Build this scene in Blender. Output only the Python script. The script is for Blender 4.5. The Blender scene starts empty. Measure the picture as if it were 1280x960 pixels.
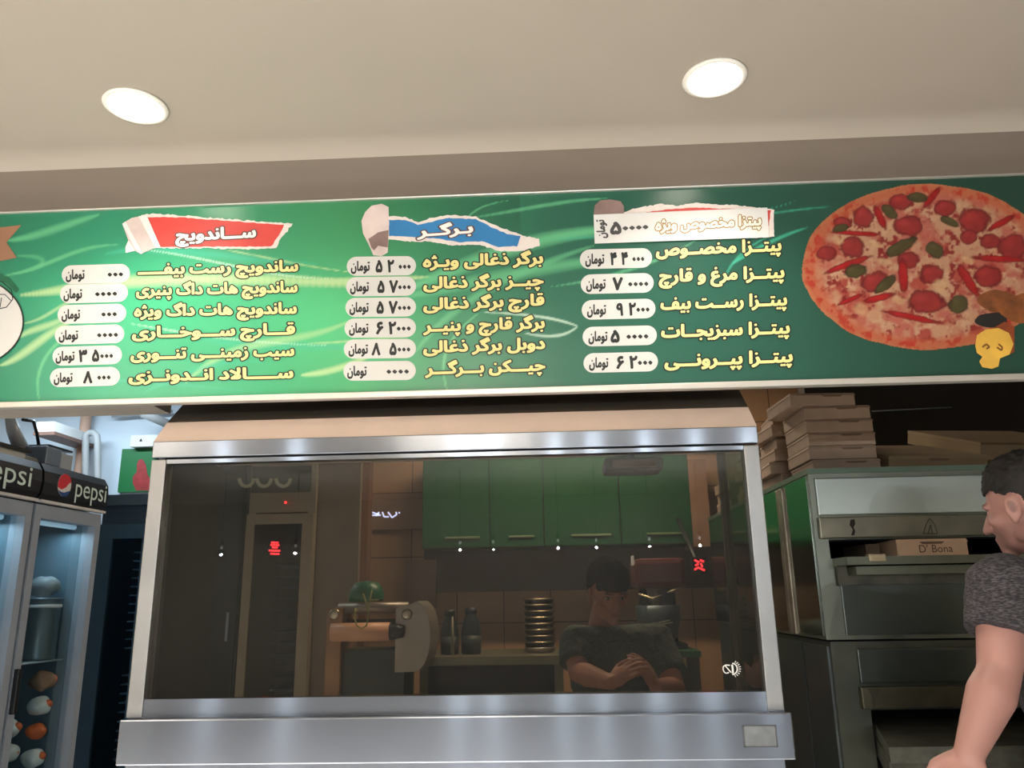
import bpy, bmesh, math, random, json
import numpy as np
from mathutils import Vector, Matrix, noise
from mathutils.geometry import tessellate_polygon, delaunay_2d_cdt
random.seed(7)
SC = bpy.context.scene
COL = SC.collection

# ------------------------------------------------------------------ camera
CAM_H = 1.42
def cam_axes(p, r, y):
    cy, sy, cp, sp = math.cos(y), math.sin(y), math.cos(p), math.sin(p)
    f = Vector((-sy*cp, cy*cp, sp)); rt = Vector((cy, sy, 0)); up = rt.cross(f)
    c, s = math.cos(r), math.sin(r)
    return c*rt - s*up, s*rt + c*up, f
RT, UP, FW = cam_axes(math.radians(14.88), math.radians(1.0), math.radians(2.41))
EYE = Vector((0, 0, CAM_H))
cam = bpy.data.cameras.new('camera'); camo = bpy.data.objects.new('camera', cam); COL.objects.link(camo)
cam.sensor_width = 36; cam.lens = 36*1000/1280; cam.clip_start = 0.02
M = Matrix((RT, UP, -FW)).transposed().to_4x4(); M.translation = EYE
camo.matrix_world = M
SC.camera = camo
def P(px, py, x=None, y=None, z=None):
    """the point of the photograph's pixel that lies on a plane of the room"""
    d = RT*((px-640)/1000) - UP*((py-480)/1000) + FW
    t = y/d.y if y is not None else x/d.x if x is not None else (z-CAM_H)/d.z
    return EYE + d*t
def unP(X, Z, y):
    v0 = np.stack([X, np.full_like(X, y), Z-CAM_H], -1)
    a = v0 @ np.array(RT); b = v0 @ np.array(UP); c = v0 @ np.array(FW)
    return 640+1000*a/c, 480-1000*b/c

# ------------------------------------------------------------------ light and exposure
vs = SC.view_settings
vs.view_transform = 'Standard'; vs.look = 'None'; vs.gamma = 1.0; vs.use_curve_mapping = False
vs.exposure = 0.0
SC.cycles.use_denoising = True
SC.cycles.max_bounces = 10; SC.cycles.transparent_max_bounces = 24
SC.cycles.sample_clamp_indirect = 6.0
W = bpy.data.worlds.new('world'); SC.world = W; W.use_nodes = True
W.node_tree.nodes['Background'].inputs[0].default_value = (0.9, 0.95, 1, 1)
W.node_tree.nodes['Background'].inputs[1].default_value = 0.05
def area_light(name, loc, size, watts, color, size_y=None, rot=(0, 0, 0), shape=None, spread=math.pi):
    l = bpy.data.lights.new(name, 'AREA'); l.energy = watts; l.color = color; l.size = size
    l.spread = spread; l.shape = shape or ('RECTANGLE' if size_y else 'SQUARE')
    if size_y: l.size_y = size_y
    o = bpy.data.objects.new(name, l); COL.objects.link(o); o.location = loc; o.rotation_euler = rot
    return o
WARM = (1.0, 0.93, 0.84); COOL = (0.72, 0.88, 1.0)
PANEL_W, PANEL_UP_W, SPOT_W, KITCH_COOL_W, KITCH_WARM_W, BULB_W = 112.0, 56.0, 2.4, 24.0, 44.0, 24.0

# ------------------------------------------------------------------ materials
def lin(c):
    return tuple(((v/255)/12.92 if v/255 <= .04045 else ((v/255+.055)/1.055)**2.4) for v in c)
MATS = {}
def mat(name, rgb=(128, 128, 128), rough=.6, metal=0.0, spec=.5, var=.08, scale=8.0, bump=0.0, bscale=40.0,
        aniso=0.0, emit=None, estr=0.0, stretch=(1, 1, 1), rvar=0.0, attr=None, arot=0.0):
    if name in MATS: return MATS[name]
    m = bpy.data.materials.new(name); m.use_nodes = True; MATS[name] = m
    nt = m.node_tree; n = nt.nodes; L = nt.links
    b = n['Principled BSDF']
    b.inputs['Roughness'].default_value = rough; b.inputs['Metallic'].default_value = metal
    b.inputs['Specular IOR Level'].default_value = spec
    tc = n.new('ShaderNodeTexCoord'); mp = n.new('ShaderNodeMapping'); mp.inputs['Scale'].default_value = stretch
    L.new(tc.outputs['Object'], mp.inputs['Vector'])
    nz = n.new('ShaderNodeTexNoise'); nz.inputs['Scale'].default_value = scale; nz.inputs['Detail'].default_value = 4
    L.new(mp.outputs[0], nz.inputs['Vector'])
    c = lin(rgb)
    if attr:
        a = n.new('ShaderNodeAttribute'); a.attribute_name = attr
        L.new(a.outputs['Color'], b.inputs['Base Color'])
    else:
        r = n.new('ShaderNodeValToRGB')
        r.color_ramp.elements[0].position = .3; r.color_ramp.elements[1].position = .7
        r.color_ramp.elements[0].color = tuple(v*(1-var) for v in c)+(1,)
        r.color_ramp.elements[1].color = tuple(min(1, v*(1+var)) for v in c)+(1,)
        L.new(nz.outputs['Fac'], r.inputs['Fac']); L.new(r.outputs[0], b.inputs['Base Color'])
    if rvar:
        mr = n.new('ShaderNodeMapRange'); mr.inputs['To Min'].default_value = max(.02, rough-rvar); mr.inputs['To Max'].default_value = rough+rvar
        L.new(nz.outputs['Fac'], mr.inputs['Value']); L.new(mr.outputs[0], b.inputs['Roughness'])
    if aniso:
        b.inputs['Anisotropic'].default_value = aniso; b.inputs['Anisotropic Rotation'].default_value = arot
        t = n.new('ShaderNodeTangent'); t.direction_type = 'RADIAL'; t.axis = 'Z'
        L.new(t.outputs[0], b.inputs['Tangent'])
    if bump:
        nb = n.new('ShaderNodeTexNoise'); nb.inputs['Scale'].default_value = bscale; nb.inputs['Detail'].default_value = 3
        L.new(mp.outputs[0], nb.inputs['Vector'])
        bp = n.new('ShaderNodeBump'); bp.inputs['Strength'].default_value = bump; bp.inputs['Distance'].default_value = .01
        L.new(nb.outputs['Fac'], bp.inputs['Height']); L.new(bp.outputs[0], b.inputs['Normal'])
    if emit:
        b.inputs['Emission Color'].default_value = lin(emit)+(1,); b.inputs['Emission Strength'].default_value = estr
    return m
def glass_mat(name, tint, refl, rough=0.0, film=0.0):
    m = bpy.data.materials.new(name); m.use_nodes = True; MATS[name] = m
    nt = m.node_tree; n = nt.nodes; L = nt.links; n.remove(n['Principled BSDF'])
    tr = n.new('ShaderNodeBsdfTransparent'); tr.inputs[0].default_value = tuple(tint)+(1,)
    g = n.new('ShaderNodeBsdfGlossy'); g.inputs['Roughness'].default_value = rough; g.inputs[0].default_value = (1, 1, 1, 1)
    fr = n.new('ShaderNodeFresnel'); fr.inputs[0].default_value = 1.5
    ma = n.new('ShaderNodeMath'); ma.operation = 'MAXIMUM'; ma.inputs[1].default_value = refl
    ge = n.new('ShaderNodeNewGeometry'); fm = n.new('ShaderNodeMath'); fm.operation = 'SUBTRACT'; fm.inputs[0].default_value = 1; fn = n.new('ShaderNodeMath'); fn.operation = 'MULTIPLY'; L.new(ge.outputs['Backfacing'], fm.inputs[1])
    mx = n.new('ShaderNodeMixShader')
    L.new(fr.outputs[0], ma.inputs[0]); L.new(ma.outputs[0], fn.inputs[0]); L.new(fm.outputs[0], fn.inputs[1]); L.new(fn.outputs[0], mx.inputs[0]); L.new(tr.outputs[0], mx.inputs[1]); L.new(g.outputs[0], mx.inputs[2])
    out = mx.outputs[0]
    if film:
        df = n.new('ShaderNodeBsdfDiffuse'); df.inputs[0].default_value = (.62, .62, .58, 1); m2 = n.new('ShaderNodeMixShader')
        tc = n.new('ShaderNodeTexCoord'); nz = n.new('ShaderNodeTexNoise'); nz.inputs['Scale'].default_value = 3; nz.inputs['Detail'].default_value = 5
        mr = n.new('ShaderNodeMapRange'); mr.inputs['From Min'].default_value = .3; mr.inputs['From Max'].default_value = .75; mr.inputs['To Min'].default_value = film*.6; mr.inputs['To Max'].default_value = film*1.8
        L.new(tc.outputs['Object'], nz.inputs['Vector']); L.new(nz.outputs['Fac'], mr.inputs['Value']); L.new(mr.outputs[0], m2.inputs[0]); L.new(out, m2.inputs[1]); L.new(df.outputs[0], m2.inputs[2]); out = m2.outputs[0]
    L.new(out, n['Material Output'].inputs[0])
    return m
def tile_mat(name, rgb, mortar, w, h, rough=.35, axis='XZ'):
    m = bpy.data.materials.new(name); m.use_nodes = True; MATS[name] = m
    nt = m.node_tree; n = nt.nodes; L = nt.links; b = n['Principled BSDF']; b.inputs['Roughness'].default_value = rough
    tc = n.new('ShaderNodeTexCoord'); sp = n.new('ShaderNodeSeparateXYZ'); cb = n.new('ShaderNodeCombineXYZ')
    L.new(tc.outputs['Object'], sp.inputs[0]); L.new(sp.outputs[axis[0]], cb.inputs[0]); L.new(sp.outputs[axis[1]], cb.inputs[1])
    br = n.new('ShaderNodeTexBrick'); br.offset = 0; br.inputs['Scale'].default_value = 1
    br.inputs['Brick Width'].default_value = w; br.inputs['Row Height'].default_value = h; br.inputs['Mortar Size'].default_value = .004
    c = lin(rgb)
    br.inputs['Color1'].default_value = c+(1,); br.inputs['Color2'].default_value = tuple(v*.9 for v in c)+(1,); br.inputs['Mortar'].default_value = lin(mortar)+(1,)
    L.new(cb.outputs[0], br.inputs['Vector']); L.new(br.outputs['Color'], b.inputs['Base Color'])
    return m

STEEL = mat('brushed_steel', (150, 156, 166), .14, 1.0, var=.06, scale=5, aniso=1.0, bump=.02, bscale=6, stretch=(1, 1, .6), arot=.25)
STEEL2 = mat('matt_steel', (160, 159, 157), .42, 1.0, var=.1, scale=6, bump=.05, bscale=30, rvar=.08)
OVENST = mat('oven_steel', (142, 146, 134), .36, .9, var=.16, scale=5, bump=.06, bscale=12, rvar=.1)
OVENSIDE = mat('polished_oven_side', (168, 172, 166), .14, 1.0, var=.1, scale=4, bump=.03, bscale=8, rvar=.05)
SOOT = mat('sooty_steel', (84, 82, 72), .6, .5, var=.35, scale=14, bump=.2, bscale=60)
BLACK = mat('black_void', (9, 9, 9), .8, var=.1)
DARK = mat('dark_plastic', (24, 27, 31), .4, var=.1)
GREYFR = mat('grey_painted_metal', (150, 160, 172), .45, .2, var=.05)
SLATE = mat('slate_painted_metal', (58, 74, 88), .45, .3, var=.1)
WHITE = mat('white_paint', (226, 228, 228), .6, var=.03)
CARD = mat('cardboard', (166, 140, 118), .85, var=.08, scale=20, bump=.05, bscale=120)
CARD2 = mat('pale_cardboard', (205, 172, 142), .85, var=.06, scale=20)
GREENP = mat('green_laminate', (30, 82, 50), .35, var=.06)
PAPER = mat('white_paper', (222, 220, 216), .7, var=.01)
PILL = mat('white_print', (206, 204, 198), .45, var=.01)
INK = mat('black_print', (22, 24, 22), .45, var=.02)
YELLOW = mat('yellow_print', (224, 210, 138), .45, var=.03)
OUTL = mat('dark_green_outline_print', (12, 24, 18), .45, var=.02)
PINK = mat('peach_plastic', (196, 160, 140), .5, var=.05)

# ------------------------------------------------------------------ mesh builder
class MB:
    def __init__(s): s.v = []; s.f = []; s.mi = []; s.sm = []; s.cur = 0
    def add(s, vs, fs, smooth=False):
        o = len(s.v); s.v += [tuple(v) for v in vs]
        for f in fs: s.f.append([i+o for i in f]); s.mi.append(s.cur); s.sm.append(smooth)
        return s
    def box(s, a, b, bev=0.0):
        x0, y0, z0 = [min(p, q) for p, q in zip(a, b)]; x1, y1, z1 = [max(p, q) for p, q in zip(a, b)]
        if bev <= 0 or bev*2.05 > min(x1-x0, y1-y0, z1-z0):
            vs = [(x0, y0, z0), (x1, y0, z0), (x1, y1, z0), (x0, y1, z0), (x0, y0, z1), (x1, y0, z1), (x1, y1, z1), (x0, y1, z1)]
            return s.add(vs, [(0, 3, 2, 1), (4, 5, 6, 7), (0, 1, 5, 4), (1, 2, 6, 5), (2, 3, 7, 6), (3, 0, 4, 7)])
        bm = bmesh.new(); bmesh.ops.create_cube(bm, size=1)
        for v in bm.verts: v.co = Vector(((x0+x1)/2+v.co.x*(x1-x0), (y0+y1)/2+v.co.y*(y1-y0), (z0+z1)/2+v.co.z*(z1-z0)))
        bmesh.ops.bevel(bm, geom=list(bm.edges), offset=bev, segments=2, profile=.6, affect='EDGES')
        return s.frombm(bm)
    def frombm(s, bm, smooth=False):
        bm.verts.index_update()
        s.add([v.co[:] for v in bm.verts], [[v.index for v in f.verts] for f in bm.faces], smooth); bm.free(); return s
    def prism(s, poly, d, base=0):
        """poly: list of 3-D points of one planar outline; d: extrusion vector"""
        n = len(poly); d = Vector(d); vs = [Vector(p) for p in poly]; vs += [p+d for p in vs]
        return s.add(vs, [list(range(n))[::-1], list(range(n, 2*n))] + [(i, (i+1) % n, n+(i+1) % n, n+i) for i in range(n)])
    def tube(s, pts, r, seg=10, cap=True):
        pts = [Vector(p) for p in pts]; n = len(pts)
        rs = r if isinstance(r, (list, tuple)) else [r]*n
        vs = []; fs = []; prev = None
        for i, p in enumerate(pts):
            t = (pts[min(i+1, n-1)]-pts[max(i-1, 0)]).normalized()
            if prev is None:
                a = t.cross(Vector((0, 0, 1)));
                if a.length < 1e-3: a = t.cross(Vector((1, 0, 0)))
                a.normalize()
            else:
                a = (prev - t*prev.dot(t)).normalized()
            prev = a; b = t.cross(a)
            for k in range(seg):
                w = 2*math.pi*k/seg; vs.append(p + (a*math.cos(w)+b*math.sin(w))*rs[i])
        for i in range(n-1):
            for k in range(seg): fs.append((i*seg+k, i*seg+(k+1) % seg, (i+1)*seg+(k+1) % seg, (i+1)*seg+k))
        if cap: fs.append(tuple(range(seg))[::-1]); fs.append(tuple((n-1)*seg+k for k in range(seg)))
        return s.add(vs, fs, True)
    def lathe(s, prof, c, seg=32, axis='z'):
        vs = []; fs = []; n = len(prof); c = Vector(c)
        for r, h in prof:
            for k in range(seg):
                w = 2*math.pi*k/seg; a, b = r*math.cos(w), r*math.sin(w)
                vs.append(c + (Vector((a, b, h)) if axis == 'z' else Vector((a, -h, b)) if axis == 'y' else Vector((h, a, b))))
        for i in range(n-1):
            for k in range(seg): fs.append((i*seg+k, i*seg+(k+1) % seg, (i+1)*seg+(k+1) % seg, (i+1)*seg+k))
        if prof[0][0] > 1e-6: fs.append(tuple(range(seg))[::-1])
        if prof[-1][0] > 1e-6: fs.append(tuple((n-1)*seg+k for k in range(seg)))
        return s.add(vs, fs, True)
    def ell(s, c, r, rot=None, su=20, sv=12):
        bm = bmesh.new(); bmesh.ops.create_uvsphere(bm, u_segments=su, v_segments=sv, radius=1)
        mm = Matrix.Translation(Vector(c)) @ (rot.to_4x4() if rot else Matrix.Identity(4)) @ Matrix.Diagonal(Vector(r)).to_4x4()
        bm.transform(mm); return s.frombm(bm, True)
    def poly(s, pts):
        pts = [Vector(p) for p in pts]; tri = tessellate_polygon([pts])
        return s.add(pts, tri)
    def build(s, name, mats, parent=None, loc=None):
        me = bpy.data.meshes.new(name)
        off = Vector(loc) if loc is not None else Vector((0, 0, 0))
        me.from_pydata([tuple(Vector(v)-off) for v in s.v], [], s.f); me.update()
        if not isinstance(mats, (list, tuple)): mats = [mats]
        for m in mats: me.materials.append(m)
        me.polygons.foreach_set('material_index', s.mi); me.polygons.foreach_set('use_smooth', s.sm)
        bm = bmesh.new(); bm.from_mesh(me); bmesh.ops.recalc_face_normals(bm, faces=bm.faces); bm.to_mesh(me); bm.free()
        o = bpy.data.objects.new(name, me); COL.objects.link(o); o.location = off
        if parent is not None:
            o.parent = parent; o.matrix_parent_inverse = PINV(parent)
        return o
def PINV(p):
    m = Matrix.Identity(4); q = p
    while q is not None:
        m = Matrix.LocRotScale(q.location, q.rotation_euler, q.scale).to_4x4() @ m if False else (q.matrix_parent_inverse @ Matrix.LocRotScale(q.location, q.rotation_euler, q.scale)) @ m
        q = q.parent
    return m.inverted()
def tag(o, label=None, cat=None, group=None, kind=None):
    if label: o['label'] = label
    if cat: o['category'] = cat
    if group: o['group'] = group
    if kind: o['kind'] = kind
    return o
def empty(name, loc, label, cat, group=None):
    o = bpy.data.objects.new(name, None); COL.objects.link(o); o.location = loc; o.empty_display_size = .1
    return tag(o, label, cat, group)
def struct(o): o['kind'] = 'structure'; return o
def bx(name, a, b, m, parent=None, bev=0.0): return MB().box(a, b, bev).build(name, m, parent)
def bpx(px0, py0, px1, py1, y0, y1):
    """axis-aligned block whose front face (at y0) covers a rectangle of the photograph"""
    a = P(px0, py0, y=y0); b = P(px1, py0, y=y0); c = P(px0, py1, y=y0); d = P(px1, py1, y=y0)
    return ((a.x+c.x)/2, y0, (c.z+d.z)/2), ((b.x+d.x)/2, y1, (a.z+b.z)/2)
def copy_tree(o, parent=None, off=None):
    c = o.copy(); COL.objects.link(c)
    if parent is not None: c.parent = parent
    if off is not None: c.location = Vector(c.location)+Vector(off)
    for ch in list(o.children): copy_tree(ch, c)
    return c
def remeshed(mb, voxel, smooth=4, fac=.5):
    """closes overlapping volumes into one continuous skin"""
    me = bpy.data.meshes.new('tmp'); me.from_pydata(mb.v, [], mb.f); me.update()
    o = bpy.data.objects.new('tmp', me); COL.objects.link(o)
    r = o.modifiers.new('r', 'REMESH'); r.mode = 'VOXEL'; r.voxel_size = voxel
    s = o.modifiers.new('s', 'SMOOTH'); s.factor = fac; s.iterations = smooth
    bpy.context.view_layer.update()
    res = bpy.data.meshes.new_from_object(o.evaluated_get(bpy.context.evaluated_depsgraph_get()))
    bpy.data.objects.remove(o); bpy.data.meshes.remove(me)
    res.polygons.foreach_set('use_smooth', [True]*len(res.polygons))
    return res
def mesh_obj(name, me, m, parent=None):
    me.materials.clear(); me.materials.append(m)
    o = bpy.data.objects.new(name, me); COL.objects.link(o)
    if parent is not None: o.parent = parent; o.matrix_parent_inverse = PINV(parent)
    return o
def paint(me, name, cols):
    a = me.color_attributes.new(name, 'FLOAT_COLOR', 'POINT')
    c = np.ones((len(me.vertices), 4), np.float32); c[:, :3] = cols
    a.data.foreach_set('color', c.ravel())

# ------------------------------------------------------------------ the setting
YS = 1.75                                   # face of the menu board
CEIL = 2.48; KCEIL = 2.9
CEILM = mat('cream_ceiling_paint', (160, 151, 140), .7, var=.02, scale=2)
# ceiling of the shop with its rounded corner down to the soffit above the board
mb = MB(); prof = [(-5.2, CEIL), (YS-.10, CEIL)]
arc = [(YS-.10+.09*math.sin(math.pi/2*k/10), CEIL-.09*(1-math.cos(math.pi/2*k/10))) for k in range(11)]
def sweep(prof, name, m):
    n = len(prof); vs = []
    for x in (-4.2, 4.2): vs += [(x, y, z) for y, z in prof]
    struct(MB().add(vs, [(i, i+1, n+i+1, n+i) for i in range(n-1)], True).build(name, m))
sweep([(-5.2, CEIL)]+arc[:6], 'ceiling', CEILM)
sweep(arc[5:]+[(YS-.01, 2.36)], 'trim_2', mat('cove_shade_tone', (108, 97, 86), .7, var=.03, scale=2))  # the cove's shade is put into its colour, darker than the ceiling
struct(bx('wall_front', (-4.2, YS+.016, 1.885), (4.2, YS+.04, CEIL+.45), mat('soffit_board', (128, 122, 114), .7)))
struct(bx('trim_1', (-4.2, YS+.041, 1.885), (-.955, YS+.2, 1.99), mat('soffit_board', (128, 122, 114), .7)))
FLOORM = tile_mat('floor_tiles', (214, 214, 214), (160, 158, 155), .6, .6, .3, 'XY')
struct(bx('floor', (-4.3, -5.3, -.1), (4.3, 5.5, 0), FLOORM))
struct(bx('wall_shop', (-4.3, -5.3, 0), (4.3, -5.2, CEIL+.4), mat('shop_wall_paint', (120, 112, 104), .6, var=.1, scale=3)))
struct(bx('wall_left', (-4.3, -5.2, 0), (-4.2, 5.5, 3), mat('side_wall_paint', (198, 190, 178), .6)))
struct(bx('wall_right', (4.2, -5.2, 0), (4.3, 5.5, 3), mat('side_wall_paint2', (150, 136, 118), .6)))
# kitchen behind
struct(bx('ceiling_kitchen', (-4.2, YS+.05, KCEIL), (4.2, 5.5, KCEIL+.08), mat('kitchen_ceiling_paint', (205, 208, 206), .7)))
xa = P(450, 700, y=5.3).x; xb = P(530, 700, y=5.3).x
struct(bx('wall_back', (-4.2, 5.36, 0), (xa, 5.46, KCEIL), mat('cool_white_wall', (206, 220, 232), .6, var=.04, scale=2)))
struct(bx('wall_back_tiles', (xa, 5.3, 0), (4.2, 5.46, KCEIL), tile_mat('beige_kitchen_tiles', (192, 152, 116), (124, 96, 72), .3, .42)))
struct(bx('wall_added_partition', (1.35, 4.1, 0), (4.2, 4.2, KCEIL), mat('unlit_partition_tone', (44, 36, 30), .7, var=.2)))  # added wall; the unlit dark behind the oven is put into its colour

# lamps of the shop ceiling: two in view, plus added fill panels behind the camera
LAMPM = mat('lamp_glow', (255, 250, 240), .5, emit=(255, 244, 224), estr=14)
RINGM = mat('white_lamp_ring', (236, 232, 224), .4)
def downlight(x, y, label, watts):
    t = empty('ceiling_downlight', (x, y, CEIL), label, 'downlight', 'round recessed downlights')
    MB().lathe([(.066, 0), (.068, -.004), (.060, -.007), (.055, -.004), (.055, .004)], (x, y, CEIL), 40).build('trim_ring', RINGM, t)
    MB().lathe([(.0, -.0052), (.04, -.005), (.0545, -.003), (.0545, .0)], (x, y, CEIL), 40).build('lamp_glass', LAMPM, t)
    l = area_light('lamp_light', (x, y, CEIL-.012), .10, watts, WARM, shape='DISK', spread=1.9); l.parent = t; l.matrix_parent_inverse = PINV(t)
a = P(170, 132, z=CEIL); b = P(893, 97, z=CEIL)
downlight(a.x, a.y, 'bright recessed ceiling downlight above the red sandwich heading of the menu', SPOT_W)
downlight(b.x, b.y, 'bright recessed ceiling downlight above the pizza end of the menu board', SPOT_W)
PANELM = mat('panel_glow', (255, 250, 240), .5, emit=(255, 242, 220), estr=2.2)
for x in (-2.1, -0.4):
    t = empty('added_fill_panel', (x, -.3, CEIL), 'added square fill light hung below the shop ceiling behind the viewer', 'panel light', 'added fill lights behind the viewer')
    zp = CEIL-.26
    bx('panel_frame', (x-.36, -.66, zp-.015), (x+.36, +.06, zp+.015), WHITE, t)
    bx('diffuser', (x-.32, -.62, zp-.02), (x+.32, +.02, zp-.0155), PANELM, t)
    bx('upper_diffuser', (x-.32, -.62, zp+.0155), (x+.32, +.02, zp+.02), PANELM, t)
    for dx in (-.3, .3): MB().tube([(x+dx, -.3, zp+.01), (x+dx, -.3, CEIL)], .003, 6).build('hanging_wire', DARK, t)
    l = area_light('panel_down_light', (x, -.3, zp-.03), .62, PANEL_W, WARM, spread=1.9); l.parent = t; l.matrix_parent_inverse = PINV(t)
    l = area_light('panel_up_light', (x, -.3, zp+.03), .62, PANEL_UP_W, WARM, rot=(math.pi, 0, 0)); l.parent = t; l.matrix_parent_inverse = PINV(t)  # upward fill added to brighten the ceiling
# bare bulbs hanging over the shop floor; they show as glints in the glass and the steel
for px in (272, 366, 572, 613, 693, 740, 805, 866, 932):
    x = (px-682)/1000*6.7; z = 1.86
    t = empty('pendant_bulb', (x, -3.1, CEIL), 'small bare bulb hanging over the shop floor behind the viewer', 'pendant lamp', 'bare bulbs behind the viewer')
    MB().tube([(x, -3.1, CEIL), (x, -3.1, z+.05)], .003, 6).build('cord', DARK, t)
    MB().lathe([(.014, .06), (.016, .03), (.012, .02)], (x, -3.1, z), 12).build('socket', DARK, t)
    MB().ell((x, -3.1, z), (.011, .011, .014)).build('bulb', mat('bulb_glow', (255, 250, 245), .5, emit=(240, 248, 255), estr=.5), t)
    l = bpy.data.lights.new('bulb_light', 'POINT'); l.energy = BULB_W; l.color = (.86, .94, 1); l.shadow_soft_size = .007
    l = bpy.data.objects.new('bulb_light', l); COL.objects.link(l); l.location = (x, -3.1, z-.06); l.parent = t; l.matrix_parent_inverse = PINV(t)

# lights of the kitchen (above the sight line)
def tube_fixture(x, y, watts, color, lab):
    t = empty('ceiling_tube_light', (x, y, KCEIL), lab, 'tube light')
    bx('housing', (x-.6, y-.05, KCEIL-.05), (x+.6, y+.05, KCEIL), WHITE, t)
    MB().tube([(x-.58, y, KCEIL-.07), (x+.58, y, KCEIL-.07)], .014, 12).build('tube', mat('tube_glow', (240, 248, 255), .5, emit=(225, 240, 255), estr=6), t)
    l = area_light('tube_light', (x, y, KCEIL-.09), 1.15, watts, color, size_y=.06); l.parent = t; l.matrix_parent_inverse = PINV(t)
tube_fixture(-2.9, 4.6, KITCH_COOL_W, COOL, 'fluorescent tube light on the kitchen ceiling above the drink fridges')
tube_fixture(.1, 4.3, KITCH_WARM_W, (1, .82, .62), 'fluorescent tube light on the kitchen ceiling above the dough sheeter')

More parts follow.
